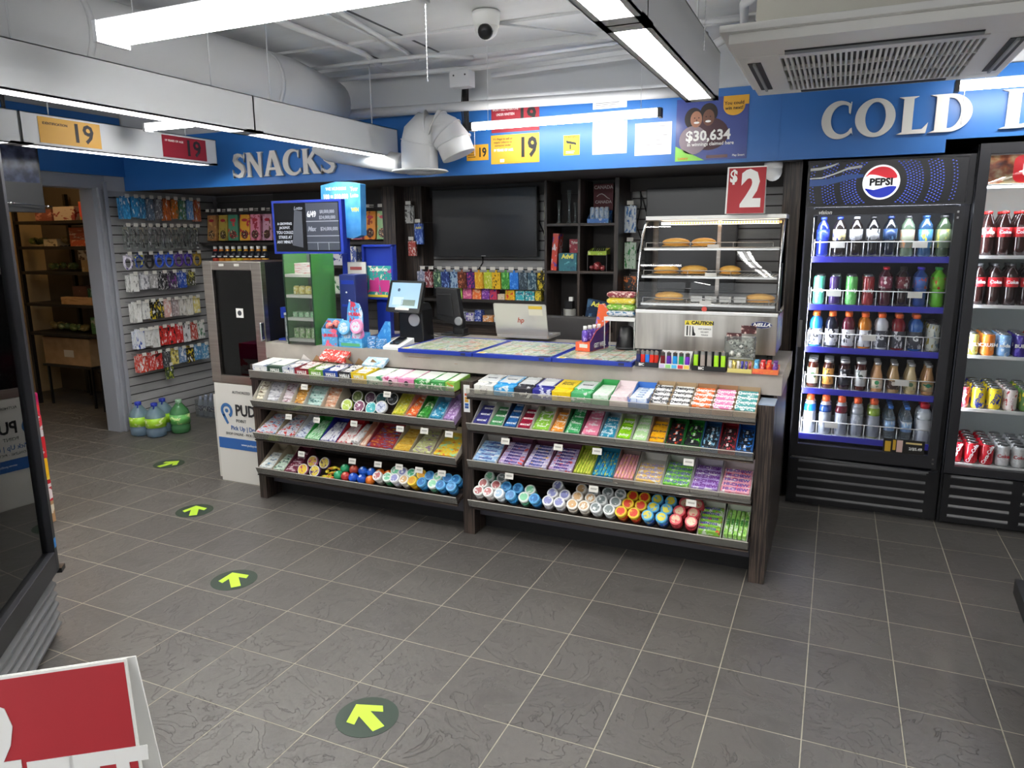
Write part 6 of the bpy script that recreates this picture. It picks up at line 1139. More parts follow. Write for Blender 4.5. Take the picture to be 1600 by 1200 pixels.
for k in range(4): goods('paper_tube', 'tube', MB().lathe([(.015, 0), (.017, .005), (.017, .10), (.012, .11)], 12), G('c8d8e8', '4a88c8', 'e8e8e8', (3, 3, 3)), (.165+.036*k, 1.965, 1.7245), f'silver and blue tube in the blue carton, {ORD[k]}{"" if k == 0 else " from left"}')
r2 = tag(ob('souvenir_cap', MB().box(-.075, .075, 0, .01, 0, .25), M('5a1f26', .6), None, (.205, 2.10, 1.755)), 'dark red souvenir pennant lettered canada at the top of the bookcase', 'pennant'); r2.name = 'pennant'
txt('CANADA', .034, M('b8a8a8', .5), r2, (0, -.001, .225), FRONT, .03); txt('CANADA', .03, M('b8a8a8', .5), r2, (0, -.001, .12), FRONT, .03); ob('printing', MB().tube([(-.05+.02*k, -.002, .16+.02*math.sin(k*.9)) for k in range(6)], .003, 5), M('c8b8b8', .5), r2)
goods('medicine_carton', 'carton', MB().box(-.07, .07, -.04, .04, 0, .13), G('2f6c78', '5aa0a8', '24566a', (2, 1, 2)), (-.003, 1.945, 1.376), 'teal medicine carton at the front of the bookcase shelf', 'Advil', .045, -.041, .105)
goods('medicine_carton', 'carton', MB().box(-.05, .05, -.03, .03, 0, .10), G('a8283a', 'e0b0a8', '8c2030', (2, 1, 2)), (.02, 2.05, 1.515), 'red carton on top behind the teal one', 'Tylenol', .024, -.031, .075, 'f0e0d8').location.z = 1.5065
goods('medicine_carton', 'carton', MB().box(-.05, .05, -.03, .03, 0, .13), G('a83038', 'd8a0a0', '802028', (2, 1, 2)), (.02, 2.04, 1.376), 'dark red carton behind the teal one')
goods('medicine_carton', 'carton', MB().box(-.022, .022, -.05, .05, 0, .27), G('c8402c', 'd8d0d8', '4a3a9c', (1, 1, 3)), (-.12, 1.97, 1.376), 'tall narrow red carton leaning at the left of the bookcase', rot=(0, math.radians(4), 0)).location.z = 1.379
goods('display_carton', 'carton', tray_mesh(.14, .10, .03, .05), G('a8c83c', 'd8e090', 'c8b03c', (3, 1, 1)), (.145, 1.93, 1.49), 'lime open carton of black handled tools in the bookcase'); tb = MB()
for k in range(6): tb.tube([(.0+.018*k, 0, 0), (.02+.014*k, .05, .05)], .005, 5)
goods('small_tools', 'tools', tb, M('3a3c3c', .4), (.165, 1.955, 1.502), 'black handled small tools standing in the lime carton')
goods('carton_stand', 'carton', MB().box(-.075, .075, -.02, .08, 0, .006).box(-.075, -.07, -.02, .08, -.113, 0).box(.07, .075, -.02, .08, -.113, 0), M('2a2625', .5), (.215, 1.95, 1.4895), 'dark riser shelf under the lime carton')
goods('glass_ornament', 'ornament', MB().ball((0, 0, .034), .033, 14).ball((.04, 0, .022), .020, 12).ball((-.045, .01, .022), .020, 12), G('7c2428', 'c89090', '3a2024', (3, 3, 3)), (.215, 1.945, 1.376), 'dark red round ornaments on the bookcase shelf, right column')
goods('medicine_carton', 'carton', MB().box(-.085, .085, -.02, .02, 0, .20), G('1f3450', '4a6c8c', '16283c', (2, 1, 2)), (.20, 1.96, 1.05), 'tall navy medicine carton tilted in the bookcase, lower right', 'Advil', .05, -.021, .17, rot=(0, math.radians(9), 0)).location.z = .96
goods('pen_holder', 'holder', MB().lathe([(.05, 0), (.05, .16)], 4), M('9a9a94', .4), (-.0, 1.95, .931), 'grey holder with dark cartridges in the lower bookcase'); ob('cartridge', MB().box(-.03, .03, -.03, .03, .16, .22), BLACK, bpy.data.objects['pen_holder']); ob('cap', MB().box(.0, .03, -.02, .01, .22, .25), WI, bpy.data.objects['pen_holder'])
goods('small_box', 'box', MB().box(-.03, .03, -.03, .03, 0, .10), G('4a4aa0', 'c8b8c0', '7c3a3a', (2, 1, 2)), (-.125, 1.94, .931), 'small purple and white box at the lower left of the bookcase')
o = goods('glue_pack', 'glue', MB().box(-.05, .05, -.02, .02, 0, .09), M('c8d0d8', .4), (.15, 1.90, .931), 'white pack of glue bottles at the lower right of the bookcase'); ob('nozzle', MB().lathe([(.008, .09), (.003, .12)], 8, 0, (-.025, 0, 0)).lathe([(.008, .09), (.003, .12)], 8, 0, (.02, 0, 0)), WI, o); ob('printing', MB().box(-.035, .035, -.0215, -.02, .01, .05), M('8c3038', .5), o)
# ================================================================ left side: accessories wall
def acc(y, z, w_, h_, c, a, lab, n=2, shape='box', x0=-3.72):
    if shape == 'coil':
        m_ = MB().tube([(0, w_*.42*math.cos(2*PI*k/14), -h_*.5+h_*.42*math.sin(2*PI*k/14)) for k in range(15)], .011, 6).box(-.002, .002, -w_/2, w_/2, -h_*.25, 0, 1)
    elif shape == 'cable': m_ = MB().box(-.002, .002, -w_/2, w_/2, -h_, 0, 1).tube([(.006, -.012, -h_*.1), (.008, .010, -h_*.35), (.006, -.010, -h_*.6), (.006, .008, -h_*.9)], .006, 6)
    else: m_ = MB().box(-.009, .009, -w_/2, w_/2, -h_, 0)
    o = ob('accessory_pack', m_.box(-.001, .001, -.012, .012, 0, .016), [G(c, a, 'e8e8e8' if shape == 'box' else c, (2, 3, 3)), ACRYL if shape == 'cable' else G(c, a, a, (2, 3, 3))])
    xt = x0+.05+.022*n
    o.location = (xt, y, z-.03); o.rotation_euler = (0, 0, random.uniform(-.03, .03)); tag(o, lab, 'accessory pack')
    ob('hook', MB().tube([(-(xt-XL-.012), 0, .012), (.03, 0, .012), (.03, 0, .02)], .002, 5), CHROME, o); ob('price_tag', MB().box(.029, .031, -.02, .02, .004, .032), TAG, o)
    for k in range(n-1):
        q = dup(o, (xt-.024*(k+1), y, z-.03), (0, 0, random.uniform(-.03, .03)), lab, 'packs on one hook: '+lab.split(',')[0])
        for ch in list(q.children): bpy.data.objects.remove(ch)
    if n > 1: o['group'] = 'packs on one hook: '+lab.split(',')[0]
ROWS = [
 (2.00, .17, 'top', [('2a7cb4', '4aa8dc', 'bright blue'), ('2a80b8', '3c9cd0', 'blue'), ('2c6a98', '5ab0dc', 'deep blue'), ('5a6c80', '8ca0b4', 'slate blue'), ('6a6c74', 'a0a4ac', 'grey'), ('c4642c', '8c4a2c', 'burnt orange'), ('c8702c', '4a6a4c', 'orange'), ('4a7c5c', '7ca8c8', 'green'), ('6a98d0', 'a8c4e0', 'light blue'), ('b85a3c', 'd09a50', 'orange red')], 'box', .065, .085),
 (1.765, .19, 'second', [('26262a', 'b8b8bc', 'black and silver')]*11, 'cable', .045, .073),
 (1.53, .12, 'third', [('d8d4e0', '4a2a8c', 'white and purple'), ('2a4a9c', 'd8d03c', 'blue and yellow'), ('1c1c20', '3a3a40', 'black'), ('2448b8', '88a8e8', 'blue'), ('2a50c0', '90b0e8', 'royal blue'), ('5a3a8c', 'a890c8', 'violet'), ('3a2a8c', '9080c8', 'indigo'), ('a88c3c', '5a4a20', 'gold')], 'coil', .09, .105),
 (1.365, .13, 'fourth', [('dcdcd8', '8a8a88', 'plain white'), ('d0d0d4', '7a7c84', 'white and grey'), ('a8a8a8', 'e0e0e0', 'silver'), ('26262a', 'c8c8c8', 'black dotted'), ('3a3a48', '8c4a9c', 'black and violet'), ('2a50a8', 'dce0e8', 'blue and white'), ('4a4c3c', 'c8c060', 'dark olive')], 'box', .075, .105),
 (1.125, .15, 'fifth', [('e0e0dc', 'b8b8b4', 'white'), ('dcdcd8', 'a0a4a8', 'white boxed'), ('1c1c1e', 'd8c030', 'black and yellow'), ('202022', 'e0c838', 'black with yellow band'), ('d8a8a0', 'e8e0dc', 'pink and white'), ('9a8c8c', 'c8bcbc', 'mauve grey'), ('d8d4cc', '9a9890', 'off white'), ('e0dcd0', 'a8a49c', 'cream'), ('e0d080', 'f0e8c0', 'pale yellow')], 'box', .07, .082),
 (.89, .15, 'sixth', [('dce0e8', '2448a8', 'white with blue top'), ('dfdfdc', 'b0b0ac', 'tall white'), ('e0e0dc', 'c0c0bc', 'small white'), ('c83028', '2a2a2c', 'red and black'), ('c82c2c', '2c2c2e', 'bright red'), ('c43030', '8c2020', 'dark red'), ('d8d8d8', '3a3a3c', 'white with black disc'), ('b84a3c', 'e0d8d0', 'brick red'), ('dcdcd8', '4a7c5c', 'white and green')], 'box', .075, .085),
 (.675, .135, 'lowest', [('c8402c', 'e8e0dc', 'red and white'), ('c03428', 'd8d0cc', 'crimson and white'), ('b82c28', '2a2a2a', 'red with black disc'), ('3a3c40', '9a9ca0', 'dark grey'), ('d8c868', '5a5a50', 'grey and yellow'), ('6a88b0', 'd8dce0', 'steel blue'), ('22221c', 'd8c030', 'black and gold'), ('4a88b8', 'd8e8f0', 'blue and pale blue'), ('5a98c0', 'e0e8ec', 'sky and white')], 'box', .075, .088)]
for z, h_, rn, its, shp, w_, st_ in ROWS:
    for k, (c, a, d) in enumerate(its):
        acc(1.12+st_*k, z, w_, h_*random.uniform(.9, 1.08), c, a, f'{d} accessory pack, {rn} slatboard row, {ORD[k]}{"" if k == 0 else " from the doorway"}', 3 if (k < 2 and shp == 'box') else 1 if shp == 'coil' else 2, shp)
acc(1.42, .54, .075, .12, '3a4a30', 'c8d048', 'larger green and dark pack hanging lowest on the slatboard', 1)
# ---- water jugs and shrink-wrapped bottles
def jug(x, y, col, label_c, cap_c, lab, s=1, h=.30):
    o = ob('water_jug', MB().lathe([(.06, 0), (.078, .01), (.08, .06), (.075, .07), (.08, .08), (.08, .17), (.07, .20), (.03, .25), (.022, .262)], 20), glass_mat('jug_plastic_'+col, col, 1.4, .05, .28), None, (x, y, .001)); tag(o, lab, 'water jug')
    ob('label', MB().lathe([(.081, .085), (.081, .165)], 22), G(label_c, 'd8e8a0', label_c, (3, 3, 2)), o); ob('cap', MB().lathe([(.024, .258), (.026, .262), (.026, .285), (.022, .288)], 16), M(cap_c, .35), o)
    ob('handle', MB().tube([(.0, -.02, .20), (.035, -.03, .27), (.0, -.03, .283)], .006, 6), M(cap_c, .4), o)
jug(-3.50, .945, 'b8d4ec', '9ccc2c', '2438a8', 'clear blue water jug with lime label, nearest the door frame'); jug(-3.335, .965, 'b8d4ec', 'a0d030', '2438a8', 'clear blue water jug with lime label, in front of the group'); jug(-3.42, 1.12, 'b8d4ec', '9ccc2c', '2438a8', 'clear water jug half hidden behind the two lime labelled ones'); jug(-3.25, 1.14, '7cc888', '6ab860', '9ac0a0', 'green water jug with a green label, right of the group', h=.31)
r = em('water_bottle_pack', (-3.43, 1.72, .001)); tag(r, 'shrink wrapped pack of small water bottles on the floor by the slatboard', 'bottle pack')
ob('film', MB().rbox(-.16, .16, -.12, .12, 0, .16, .03), ACRYL, r)
wb = MB().lathe([(.026, 0), (.029, .006), (.029, .12), (.012, .17), (.012, .185)], 12).mesh('bottle', M('8c94a8', .25)); lb = MB().lathe([(.0295, .05), (.0295, .10)], 12).mesh('label', G('3a3a5c', 'c8ccd8', '8890b0', (3, 3, 2)))
for a in range(5):
    for b_ in range(3): o = link(bpy.data.objects.new('bottle', wb), r, (-.124+.062*a, -.066+.066*b_, .002)); link(bpy.data.objects.new('label', lb), o)
# ---- back wall: noodle packets, dressings, cartons
r = em('wall_shelf', (-2.66, 2.05, 0)); tag(r, 'dark wall shelves of noodles and bottled drinks left of the wood pilaster', 'shelf')
for z in (1.60, 1.40): ob('shelf_board', MB().box(-1.02, 1.02, -.10, .18, z-.025, z), M('2b2725', .5), r)
ob('peg_rail', MB().box(-1.02, 1.02, -.06, -.05, 1.885, 1.89), M('3a3a3a', .4), r)
NP = [('a8784a', 'c8a060', 'brown'), ('b8a04a', '8c7c3c', 'olive yellow'), ('4a8c70', 'c83a3c', 'green'), ('e0a838', 'b82c3c', 'golden'), ('d88aa0', '9c2c40', 'pink'), ('c89ab0', '6c4a3c', 'pale pink'), ('d8a03c', 'a83c2c', 'amber'), ('9c3c50', 'e0c0a0', 'maroon'), ('c8a050', '8c5030', 'tan'), ('5a8c5c', 'd0c090', 'leaf green'), ('c87848', 'e0c8a0', 'rust'), ('b05060', 'e8d8b0', 'dusty red'), ('c86a7c', 'e0d0b0', 'rose'), ('e09030', '8c3828', 'orange'), ('7cac6c', 'd8a060', 'light green')]
for k, (c, a, d) in enumerate(NP):
    x = -3.58+.132*k+(.06 if k > 11 else 0); ww = .115
    o = ob('noodle_packet', MB().prism([(-ww/2, 0), (ww/2, 0), (ww/2-.004, .11), (ww/2-.004, .235), (-ww/2+.004, .235), (-ww/2+.004, .11)], -.015, .015, 0, 'y'), G(c, a, c, (2, 1, 3)), None, (x, 2.0+.01*(k % 2), 1.615), (math.radians(-5), 0, random.uniform(-.1, .1)), .004); tag(o, f'{d} noodle packet with bowl picture, under the soffit, {ORD[k]}{"" if k == 0 else " from left"}', 'noodle packet')
    ob('bowl_picture', MB().lathe([(.040, 0), (.040, .001)], 20), G('3a2420', a, 'e0c8a0', (4, 4, 4)), o, (0, -.0155, .055), FRONT); ob('brand_oval', MB().prism([(.032*math.cos(2*PI*q/16), .185+.014*math.sin(2*PI*q/16)) for q in range(16)], -.0165, -.0152, 0, 'y'), M('b02c3c', .4), o); ob('price_tag', MB().box(-.022, .022, -.06, -.058, .26, .285), TAG, o)
    dup(o, (x+.01, 2.05+.01*(k % 2), 1.615), None, f'{d} noodle packet standing just behind the one like it, {ORD[k]} place')
DC = ['b8402c', 'c87828', 'd08828', 'd8b030', 'd8c038', 'd89830', 'd89028', 'd88c28', 'e0a840']
for k, c in enumerate(DC):
    o = ob('sauce_bottle', MB().lathe([(.028, 0), (.032, .005), (.032, .09), (.018, .13), (.016, .145)], 14), M(c, .25), None, (-3.56+.075*k, 2.0, 1.4008)); ob('label', MB().lathe([(.0325, .055), (.0325, .09), (.024, .12)], 16), M('1f2430', .4), o); ob('cap', MB().lathe([(.0185, .138), (.0185, .165)], 12), WI, o); ob('label_text', MB().box(-.022, .022, -.034, -.0326, .066, .076), WI, o)
    tag(o, f'dark label drink bottle above the steel cooler, {ORD[k]}{"" if k == 0 else " from left"}', 'bottle')
for k, (x, c, a, d, w_, h_) in enumerate(((-2.30, 'e4e0d8', 'b8b4ac', 'white', .16, .17), (-2.12, 'dcdce4', '2a3c8c', 'white and blue', .12, .17), (-1.98, 'e4e4e0', '5a6cb0', 'white with blue band', .12, .16), (-1.76, 'e0e8e0', '2a8c50', 'white and green', .09, .17))):
    o = ob('food_carton', MB().box(-w_/2, w_/2, -.05, .05, 0, h_), G(c, a, c, (2, 1, 2)), None, (x, 2.0, 1.4008), None, .002); tag(o, f'{d} food carton on the lower back shelf behind the lottery stands', 'carton')
for k in range(9):
    o = ob('grocery_box', MB().box(-.055, .055, -.05, .05, 0, .15), G(('3c8c50', 'd8e0d0', '7c3c34')[k % 3], 'e8e8e0', ('d8d0a0', '2a6a40', 'e0a090')[k % 3], (2, 1, 3)), None, (-1.70-.12*k, 2.08, 1.15+.001)); tag(o, f'{["green", "white", "brown"][k % 3]} grocery box on the low back shelf, {ORD[k]} from the pilaster', 'grocery box')
ob('shelf_board', MB().box(-1.02, 1.02, -.10, .18, 1.125, 1.15), M('2b2725', .5), bpy.data.objects['wall_shelf.001'])
# ---- steel door cooler standing on the parcel-point box
r = em('parcel_box', (-1.715, .58, 0)); tag(r, 'white cardboard covered box with a blue pin emblem carrying the steel cooler', 'box')
ob('box', MB().box(-.235, .235, -.26, .26, 0, .685), M('dcdad3', .55), r, bevel=.003); ob('side_board', MB().box(-.262, -.238, -.25, .1, .02, .60), M('cfccc4', .6), r)
ob('blue_band', MB().box(-.232, .232, -.2622, -.261, .235, .31), M('2f62a8', .45), r); yp = -.262
PBL = M('3a6ea8', .4); pin = MB(); cx, cz = -.14, .50
for k in range(22):
    a0, a1 = math.radians(-60+ -0+(k*300/22)), math.radians(-60+((k+1)*300/22)); pin.add([(cx+.052*math.cos(a0), yp-.001, cz+.052*math.sin(a0)), (cx+.052*math.cos(a1), yp-.001, cz+.052*math.sin(a1)), (cx+.030*math.cos(a1), yp-.001, cz+.030*math.sin(a1)), (cx+.030*math.cos(a0), yp-.001, cz+.030*math.sin(a0))], [(0, 1, 2, 3)])
pin.add([(cx-.045, yp-.001, cz-.028), (cx-.018, yp-.001, cz-.028), (cx+.012, yp-.001, cz-.085), (cx-.004, yp-.001, cz-.095)], [(0, 1, 2, 3)]); pin.prism([(cx+.014*math.cos(2*PI*k/16), cz+.014*math.sin(2*PI*k/16)) for k in range(16)], yp-.0015, yp-.001, 0, 'y'); ob('pin_emblem', pin, PBL, r)
txt('PUDO', .105, M('232428', .5), r, (.06, yp-.001, .505), FRONT, .03, .85); txt('POINT', .03, M('3a3c40', .5), r, (-.02, yp-.001, .435), FRONT, .0); txt('AUTHORIZED', .025, M('3a3c40', .5), r, (.0, yp-.001, .63), FRONT, .0); txt('Pick Up | Drop Off', .042, M('2f62a8', .5), r, (.04, yp-.001, .383), FRONT, .01, .95); txt('SHOP ONLINE - PICK UP HERE', .024, M('3a3c40', .5), r, (.0, yp-.001, .342), FRONT, .0); txt('www.pudopoint.com', .022, WI, r, (.06, yp-.0012, .272), FRONT, .0)
r = em('glass_door_cooler', (-1.715, .575, .688)); tag(r, 'small steel framed glass door cooler standing on the white box at the counter end', 'cooler')
ob('body', MB().box(-.24, .24, -.21, .25, 0, .795).box(-.236, .236, -.215, -.21, .01, .78), M('15161c', .3), r); 
dr = ob('door', MB().box(-.245, -.165, -.255, -.215, 0, .80).box(.165, .245, -.255, -.215, 0, .80).box(-.165, .165, -.255, -.215, 0, .055).box(-.165, .165, -.255, -.215, .745, .80), STEEL, r, bevel=.003)
ob('glass_pane', MB().box(-.165, .165, -.235, -.228, .055, .745), glass_mat('dark_glass', '7c7f84', 1.3, .0, .0), dr); ob('sticker', MB().box(-.005, .055, -.2365, -.2352, .44, .50), WI, dr); ob('sticker_print', MB().lathe([(.017, 0), (.017, .0006)], 18), M('3a3c40', .4), dr, (.025, -.2366, .47), FRONT); ob('sticker', MB().box(-.10, -.06, -.2568, -.2552, .77, .785).box(.03, .07, -.2568, -.2552, .77, .785), TAG, dr)
ob('tag_strip', MB().box(-.13, -.04, -.224, -.222, .62, .64).box(.03, .11, -.224, -.222, .63, .65).box(-.11, -.0, -.224, -.222, .14, .155), M('8c8e90', .4), dr)
ob('handle', MB().box(.225, .24, -.285, -.255, .30, .42), CHROME, dr, bevel=.004)
# ---- stack of soft drink cases
CC = [('b08860', 'e0d4c0', 'brown and white'), ('b8202c', 'e8d8d8', 'dark red'), ('e8b41c', 'f0d860', 'yellow'), ('c4242c', 'ecdcdc', 'red'), ('c8c4c4', 'c4303c', 'silver and red'), ('b01c5c', 'd83038', 'magenta and red')]
for k, (c, a, d) in enumerate(CC):
    o = ob('drink_case', MB().box(-.20, .20, -.135, .135, 0, .129), G(c, a, c, (2, 2, 1.5)), None, (-2.49, -.77, .0008+.130*k), (0, 0, random.uniform(-.03, .03)), .004); tag(o, f'{d} case of soft drink cans, {["bottom", "second from bottom", "third from bottom", "fourth from bottom", "fifth from bottom", "topmost"][k]} of its stack', 'drink case')
    txt('Coke' if k != 2 else 'Tea', .08, M('f2eaea' if k not in (2, 4) else 'c42430', .4), o, (.2008, .0, .06), (PI/2, 0, PI/2), .03, shear=.3); txt('Coke', .09, M('f2eaea', .4), o, (0, -.1358, .06), FRONT, .03, shear=.3)
# ---- black glass-door cooler at the left edge, set at an angle
ANG = math.atan2(-.747, .664)
r = em('glass_door_cooler', (-1.08, -1.45, 0), (0, 0, ANG)); tag(r, 'tall black glass door cooler at the left edge, angled towards the aisle', 'cooler')
# local +x runs along the front towards the camera, local -y is the body, +y faces the room
L = .78; Dp = .68
b = MB(); b.box(0, .04, -Dp, -.02, 0, .3).box(.03, .05, -Dp, -.02, .3, 2.0); b.box(L-.04, L, -Dp, -.02, 0, 2.0); b.box(.04, L-.04, -Dp, -.02, 0, .30); b.box(.04, L-.04, -Dp, -.02, 1.95, 2.0); b.box(.04, L-.04, -Dp, -Dp+.03, .3, 1.95); ob('body', b, FB, r)
ob('liner', MB().box(.042, L-.042, -Dp+.03, -Dp+.034, .30, 1.95).box(L-.046, L-.041, -Dp+.034, -.03, .3, 1.95), M('8c9098', .5), r)
ob('kick_plate', MB().box(.0, L, -.02, .0, .02, .285), FB, r); b = MB()
for k in range(5): z = .05+.044*k; b.box(.03, L-.04, .0, .022, z, z+.010); b.add([(.03, .022, z+.010), (L-.04, .022, z+.010), (L-.04, 0, z+.026), (.03, 0, z+.026)], [(0, 1, 2, 3)])
ob('vent_slat', b, M('6a6b6d', .3), r)
b = MB().box(.038, .07, .0, .045, .30, 1.99).box(L-.05, L-.005, 0, .045, .30, 1.99).box(.07, L-.05, 0, .045, .30, .385).box(.07, L-.05, 0, .045, 1.93, 1.99); dr = ob('door', b, FB2, r, bevel=.002)
ob('glass_pane', MB().box(.07, L-.05, .018, .022, .385, 1.93), GLASS, dr); ob('hinge', MB().box(.0, .05, .02, .055, .285, .305), M('2a2a2c', .3, .5), dr); ob('sticker', MB().box(.042, .066, .0452, .0458, .40, .44), M('3a8cd8', .4), dr)
b = MB()
for x in (.10, .22, .30):
    for k in range(60): b.box(x-.0022, x+.0022, -.066, -.062, .42+.024*k, .428+.024*k)
ob('light_strip', b, M('dfeaf4', .4, 0, 9), r)
for z in (.42, .72, 1.02, 1.32, 1.62): ob('shelf', MB().box(.045, L-.05, -Dp+.04, -.08, z-.012, z), M('5c6066', .4), r)
def loc_in(x, y, z): return tuple(r.matrix_basis @ Vector((x, y, z))) if False else (-1.08+x*math.cos(ANG)-y*math.sin(ANG), -1.45+x*math.sin(ANG)+y*math.cos(ANG), z)
bc = ['3ac860', '28a8d8', 'e87030', 'b8c0c8', '3a50b8', 'd8c850', 'c83a48']
n_ = 0
for zi, z in enumerate((.42, .72, 1.02, 1.32)):
    for k in range(5):
        o = soda(bc[(k+zi*2) % 7], 'e8e8e8', bc[(k+zi+3) % 7], 'e8e8e8'); o.location = loc_in(.13+.125*k, -.15, z+.001); tag(o, f'drink bottle inside the left edge cooler, {["lowest", "second", "third", "fourth"][zi]} shelf, {ORD[k]} from the hinge', 'soda bottle')
o = ob('drink_carton', MB().box(-.20, .20, -.12, .12, 0, .26), G('c8bcae', '5a544c', 'd8d0c4', (2, 1, 2)), None, loc_in(.36, -.45, .7215), (0, 0, ANG)); tag(o, 'large printed carton at the back inside the left edge cooler', 'carton')
# ---- dark screen above the doorway at the far left
r = em('menu_screen', (-3.05, -.22, 1.86)); tag(r, 'dark wall screen at the upper left edge with a painted bluish reflection', 'screen')
ob('case', MB().box(-.02, .02, -.55, .27, -.05, .42), BLACK, r, bevel=.003); ob('screen', MB().box(.02, .022, -.53, .255, .14, .40), noise_mat('painted_screen_reflection', [(.4, '24283c'), (.6, '4c5470')], (4, 4, 4), 4, 5, .2), r); ob('bracket', MB().tube([(0, -.1, .42), (0, -.1, ZC-1.86)], .012, 8).tube([(0, .1, .42), (0, .1, ZC-1.86)], .012, 8), BLACK, r); ob('rod', MB().tube([(.05, -.4, .03), (.05, .3, -.01)], .003, 6).ball((.05, .27, -.01), .009, 8).ball((.05, .03, .005), .009, 8), CHROME, r)  # noise colour paints the bluish reflection onto the screen
# ================================================================ stock room seen through the doorway
r = em('stock_shelving', (-4.95, 1.72, 0)); tag(r, 'black metal shelving in the dim stock room beyond the doorway', 'shelving')
SZs = [1.97, 1.80, 1.56, 1.33, 1.02, .74]
SZs = [1.815, 1.575, 1.335, 1.025, .735]
for z in SZs: ob('shelf_board', MB().box(-.62, .98, -.30, .28, z-.028, z), M('1f1d1b', .6), r)
for x in (-.62, .94):
    for y in (-.30, .24): ob('upright', MB().box(x, x+.035, y, y+.035, 0, 2.1), BLACK, r)
SI = [(-4.95, .30, .13, 'c8b8a8', '8c3a3c', 'beige and red carton', 1.815), (-5.25, .24, .11, '8c5048', 'c89080', 'dull red carton', 1.815), (-4.62, .22, .17, 'c84a3c', '8cc048', 'red and green snack carton', 1.815),
 (-4.80, .22, .06, 'b85838', 'e0a888', 'rust red box', 1.575), (-4.80, .22, .06, 'c86848', 'e8c0a0', 'upper rust box', 1.637), (-4.80, .22, .05, 'b86040', 'd8b090', 'topmost rust box', 1.699), (-4.56, .22, .10, 'c8a068', 'e0c898', 'tan display carton', 1.575),
 (-5.20, .20, .07, 'd0c4a8', '5a5040', 'cream flat box', 1.575), (-4.62, .34, .11, 'c8a068', 'd8b880', 'large tan carton', 1.335), (-4.74, .16, .09, 'd8c098', '6a4a30', 'printed tan box', 1.4465), (-4.52, .16, .09, '3a2a3c', '8c6a90', 'tray of dark jars', 1.4465),
 (-4.86, .2, .17, '6c4a3c', 'b89078', 'brown printed carton', 1.025), (-4.66, .18, .15, '2f6a48', '88a890', 'green carton', 1.025), (-4.48, .17, .16, 'd0c8b0', '7c7460', 'cream and grey carton', 1.025), (-4.80, .44, .07, 'c09868', 'a88050', 'long low tan tray', .961+.064),
 (-4.66, .20, .16, '5a8c50', 'c8c8a0', 'green and cream box', .735), (-4.36, .26, .10, 'a07850', '8c6840', 'brown flap carton', .735)]
for k, (x, w_, h_, c, a, d, z) in enumerate(SI):
    yy = 1.62 if d != 'long low tan tray' else 1.46
    o = ob('stock_carton', MB().box(-w_/2, w_/2, -.10 if yy > 1.6 else -.03, .10 if yy > 1.6 else .03, 0, h_), G(c, a, c, (2, 2, 2), .6), None, (x, yy, z+.001), None, .002); tag(o, f'{d} on the stock room shelving', 'carton')
for k, (x, z) in enumerate(((-5.40, 1.575), (-5.52, 1.575), (-5.05, 1.575), (-5.0, 1.335), (-5.22, 1.335), (-5.35, .735), (-5.2, .735), (-5.05, .735), (-4.93, .735))):
    c, a, d = (('5a6c3c', 'a8a868', 'olive'), ('6a7c40', 'c0b870', 'green'), ('8a7440', 'c8b070', 'yellowish'))[k % 3]; rr = random.Random(k); bg = MB()
    for q in range(5): bg.ball((rr.uniform(-.05, .05), rr.uniform(-.04, .04), .035+.02*rr.random()), .04, 8, 0, (1, .8, .8))
    o = tag(ob('snack_bag', bg, G(c, a, c, (3, 3, 3), .4), None, (x, 1.58, z+.008)), f'crumpled {d} snack bag on the stock room shelving, place {ORD[k]}', 'snack bag')
o = ob('cardboard_box', MB().box(-.34, .34, -.22, .22, 0, .27), CARD, None, (-5.08, 1.68, .42)); tag(o, 'big brown cardboard box under the lowest stock room shelf', 'box'); ob('label', MB().box(-.04, .10, -.2215, -.2202, .08, .15), M('c8c0b0', .6), o)
tbm = em('low_table', (-5.08, 1.68, 0)); tag(tbm, 'low black table carrying the big cardboard box in the stock room', 'table'); ob('table_top', MB().box(-.36, .36, -.24, .24, .395, .418), M('1c1a19', .6), tbm)
for x in (-.33, .31):
    for y in (-.22, .20): ob('leg', MB().box(x, x+.02, y, y+.02, 0, .395), BLACK, tbm)
rr = random.Random(3); bg = MB()
for q in range(14): bg.ball((rr.uniform(-.10, .10), rr.uniform(-.08, .08), .06+.11*rr.random()), .06, 8)
tag(ob('plastic_bag', bg, G('8c9094', 'b8bcc0', '6a6e74', (3, 3, 3)), None, (-4.42, 1.52, .42-.01+.04)), 'grey plastic bag bundle on the stool beside the door frame', 'bag')
st_ = em('stool', (-4.42, 1.52, 0)); tag(st_, 'black stool holding the grey bag in the stock room', 'stool'); ob('seat', MB().box(-.15, .15, -.13, .13, .38, .40), BLACK, st_)
for x in (-.14, .12):
    for y in (-.12, .10): ob('leg', MB().box(x, x+.02, y, y+.02, 0, .38), BLACK, st_)
bg = MB()
for q in range(8): bg.tube([(rr.uniform(-.25, .25), rr.uniform(-.1, .1), .03), (rr.uniform(-.25, .25), rr.uniform(-.1, .1), .06)], .02, 6)
tag(ob('crumpled_wrapping', bg, G('8c8068', 'b8a888', '5a5040', (3, 3, 3)), None, (-5.72, 1.2, .0)), 'crumpled wrapping on the stock room floor', 'wrapping')
tag(ob('wood_board', MB().box(-.0, .02, -.75, .75, 0, .14), noise_mat('brown_board', [(.3, '4a3020'), (.7, '6a4830')], (2, 2, 20), 3, 4, .6), None, (-6.098, .9, .50)), 'brown wooden board along the beige stock room wall', 'board')
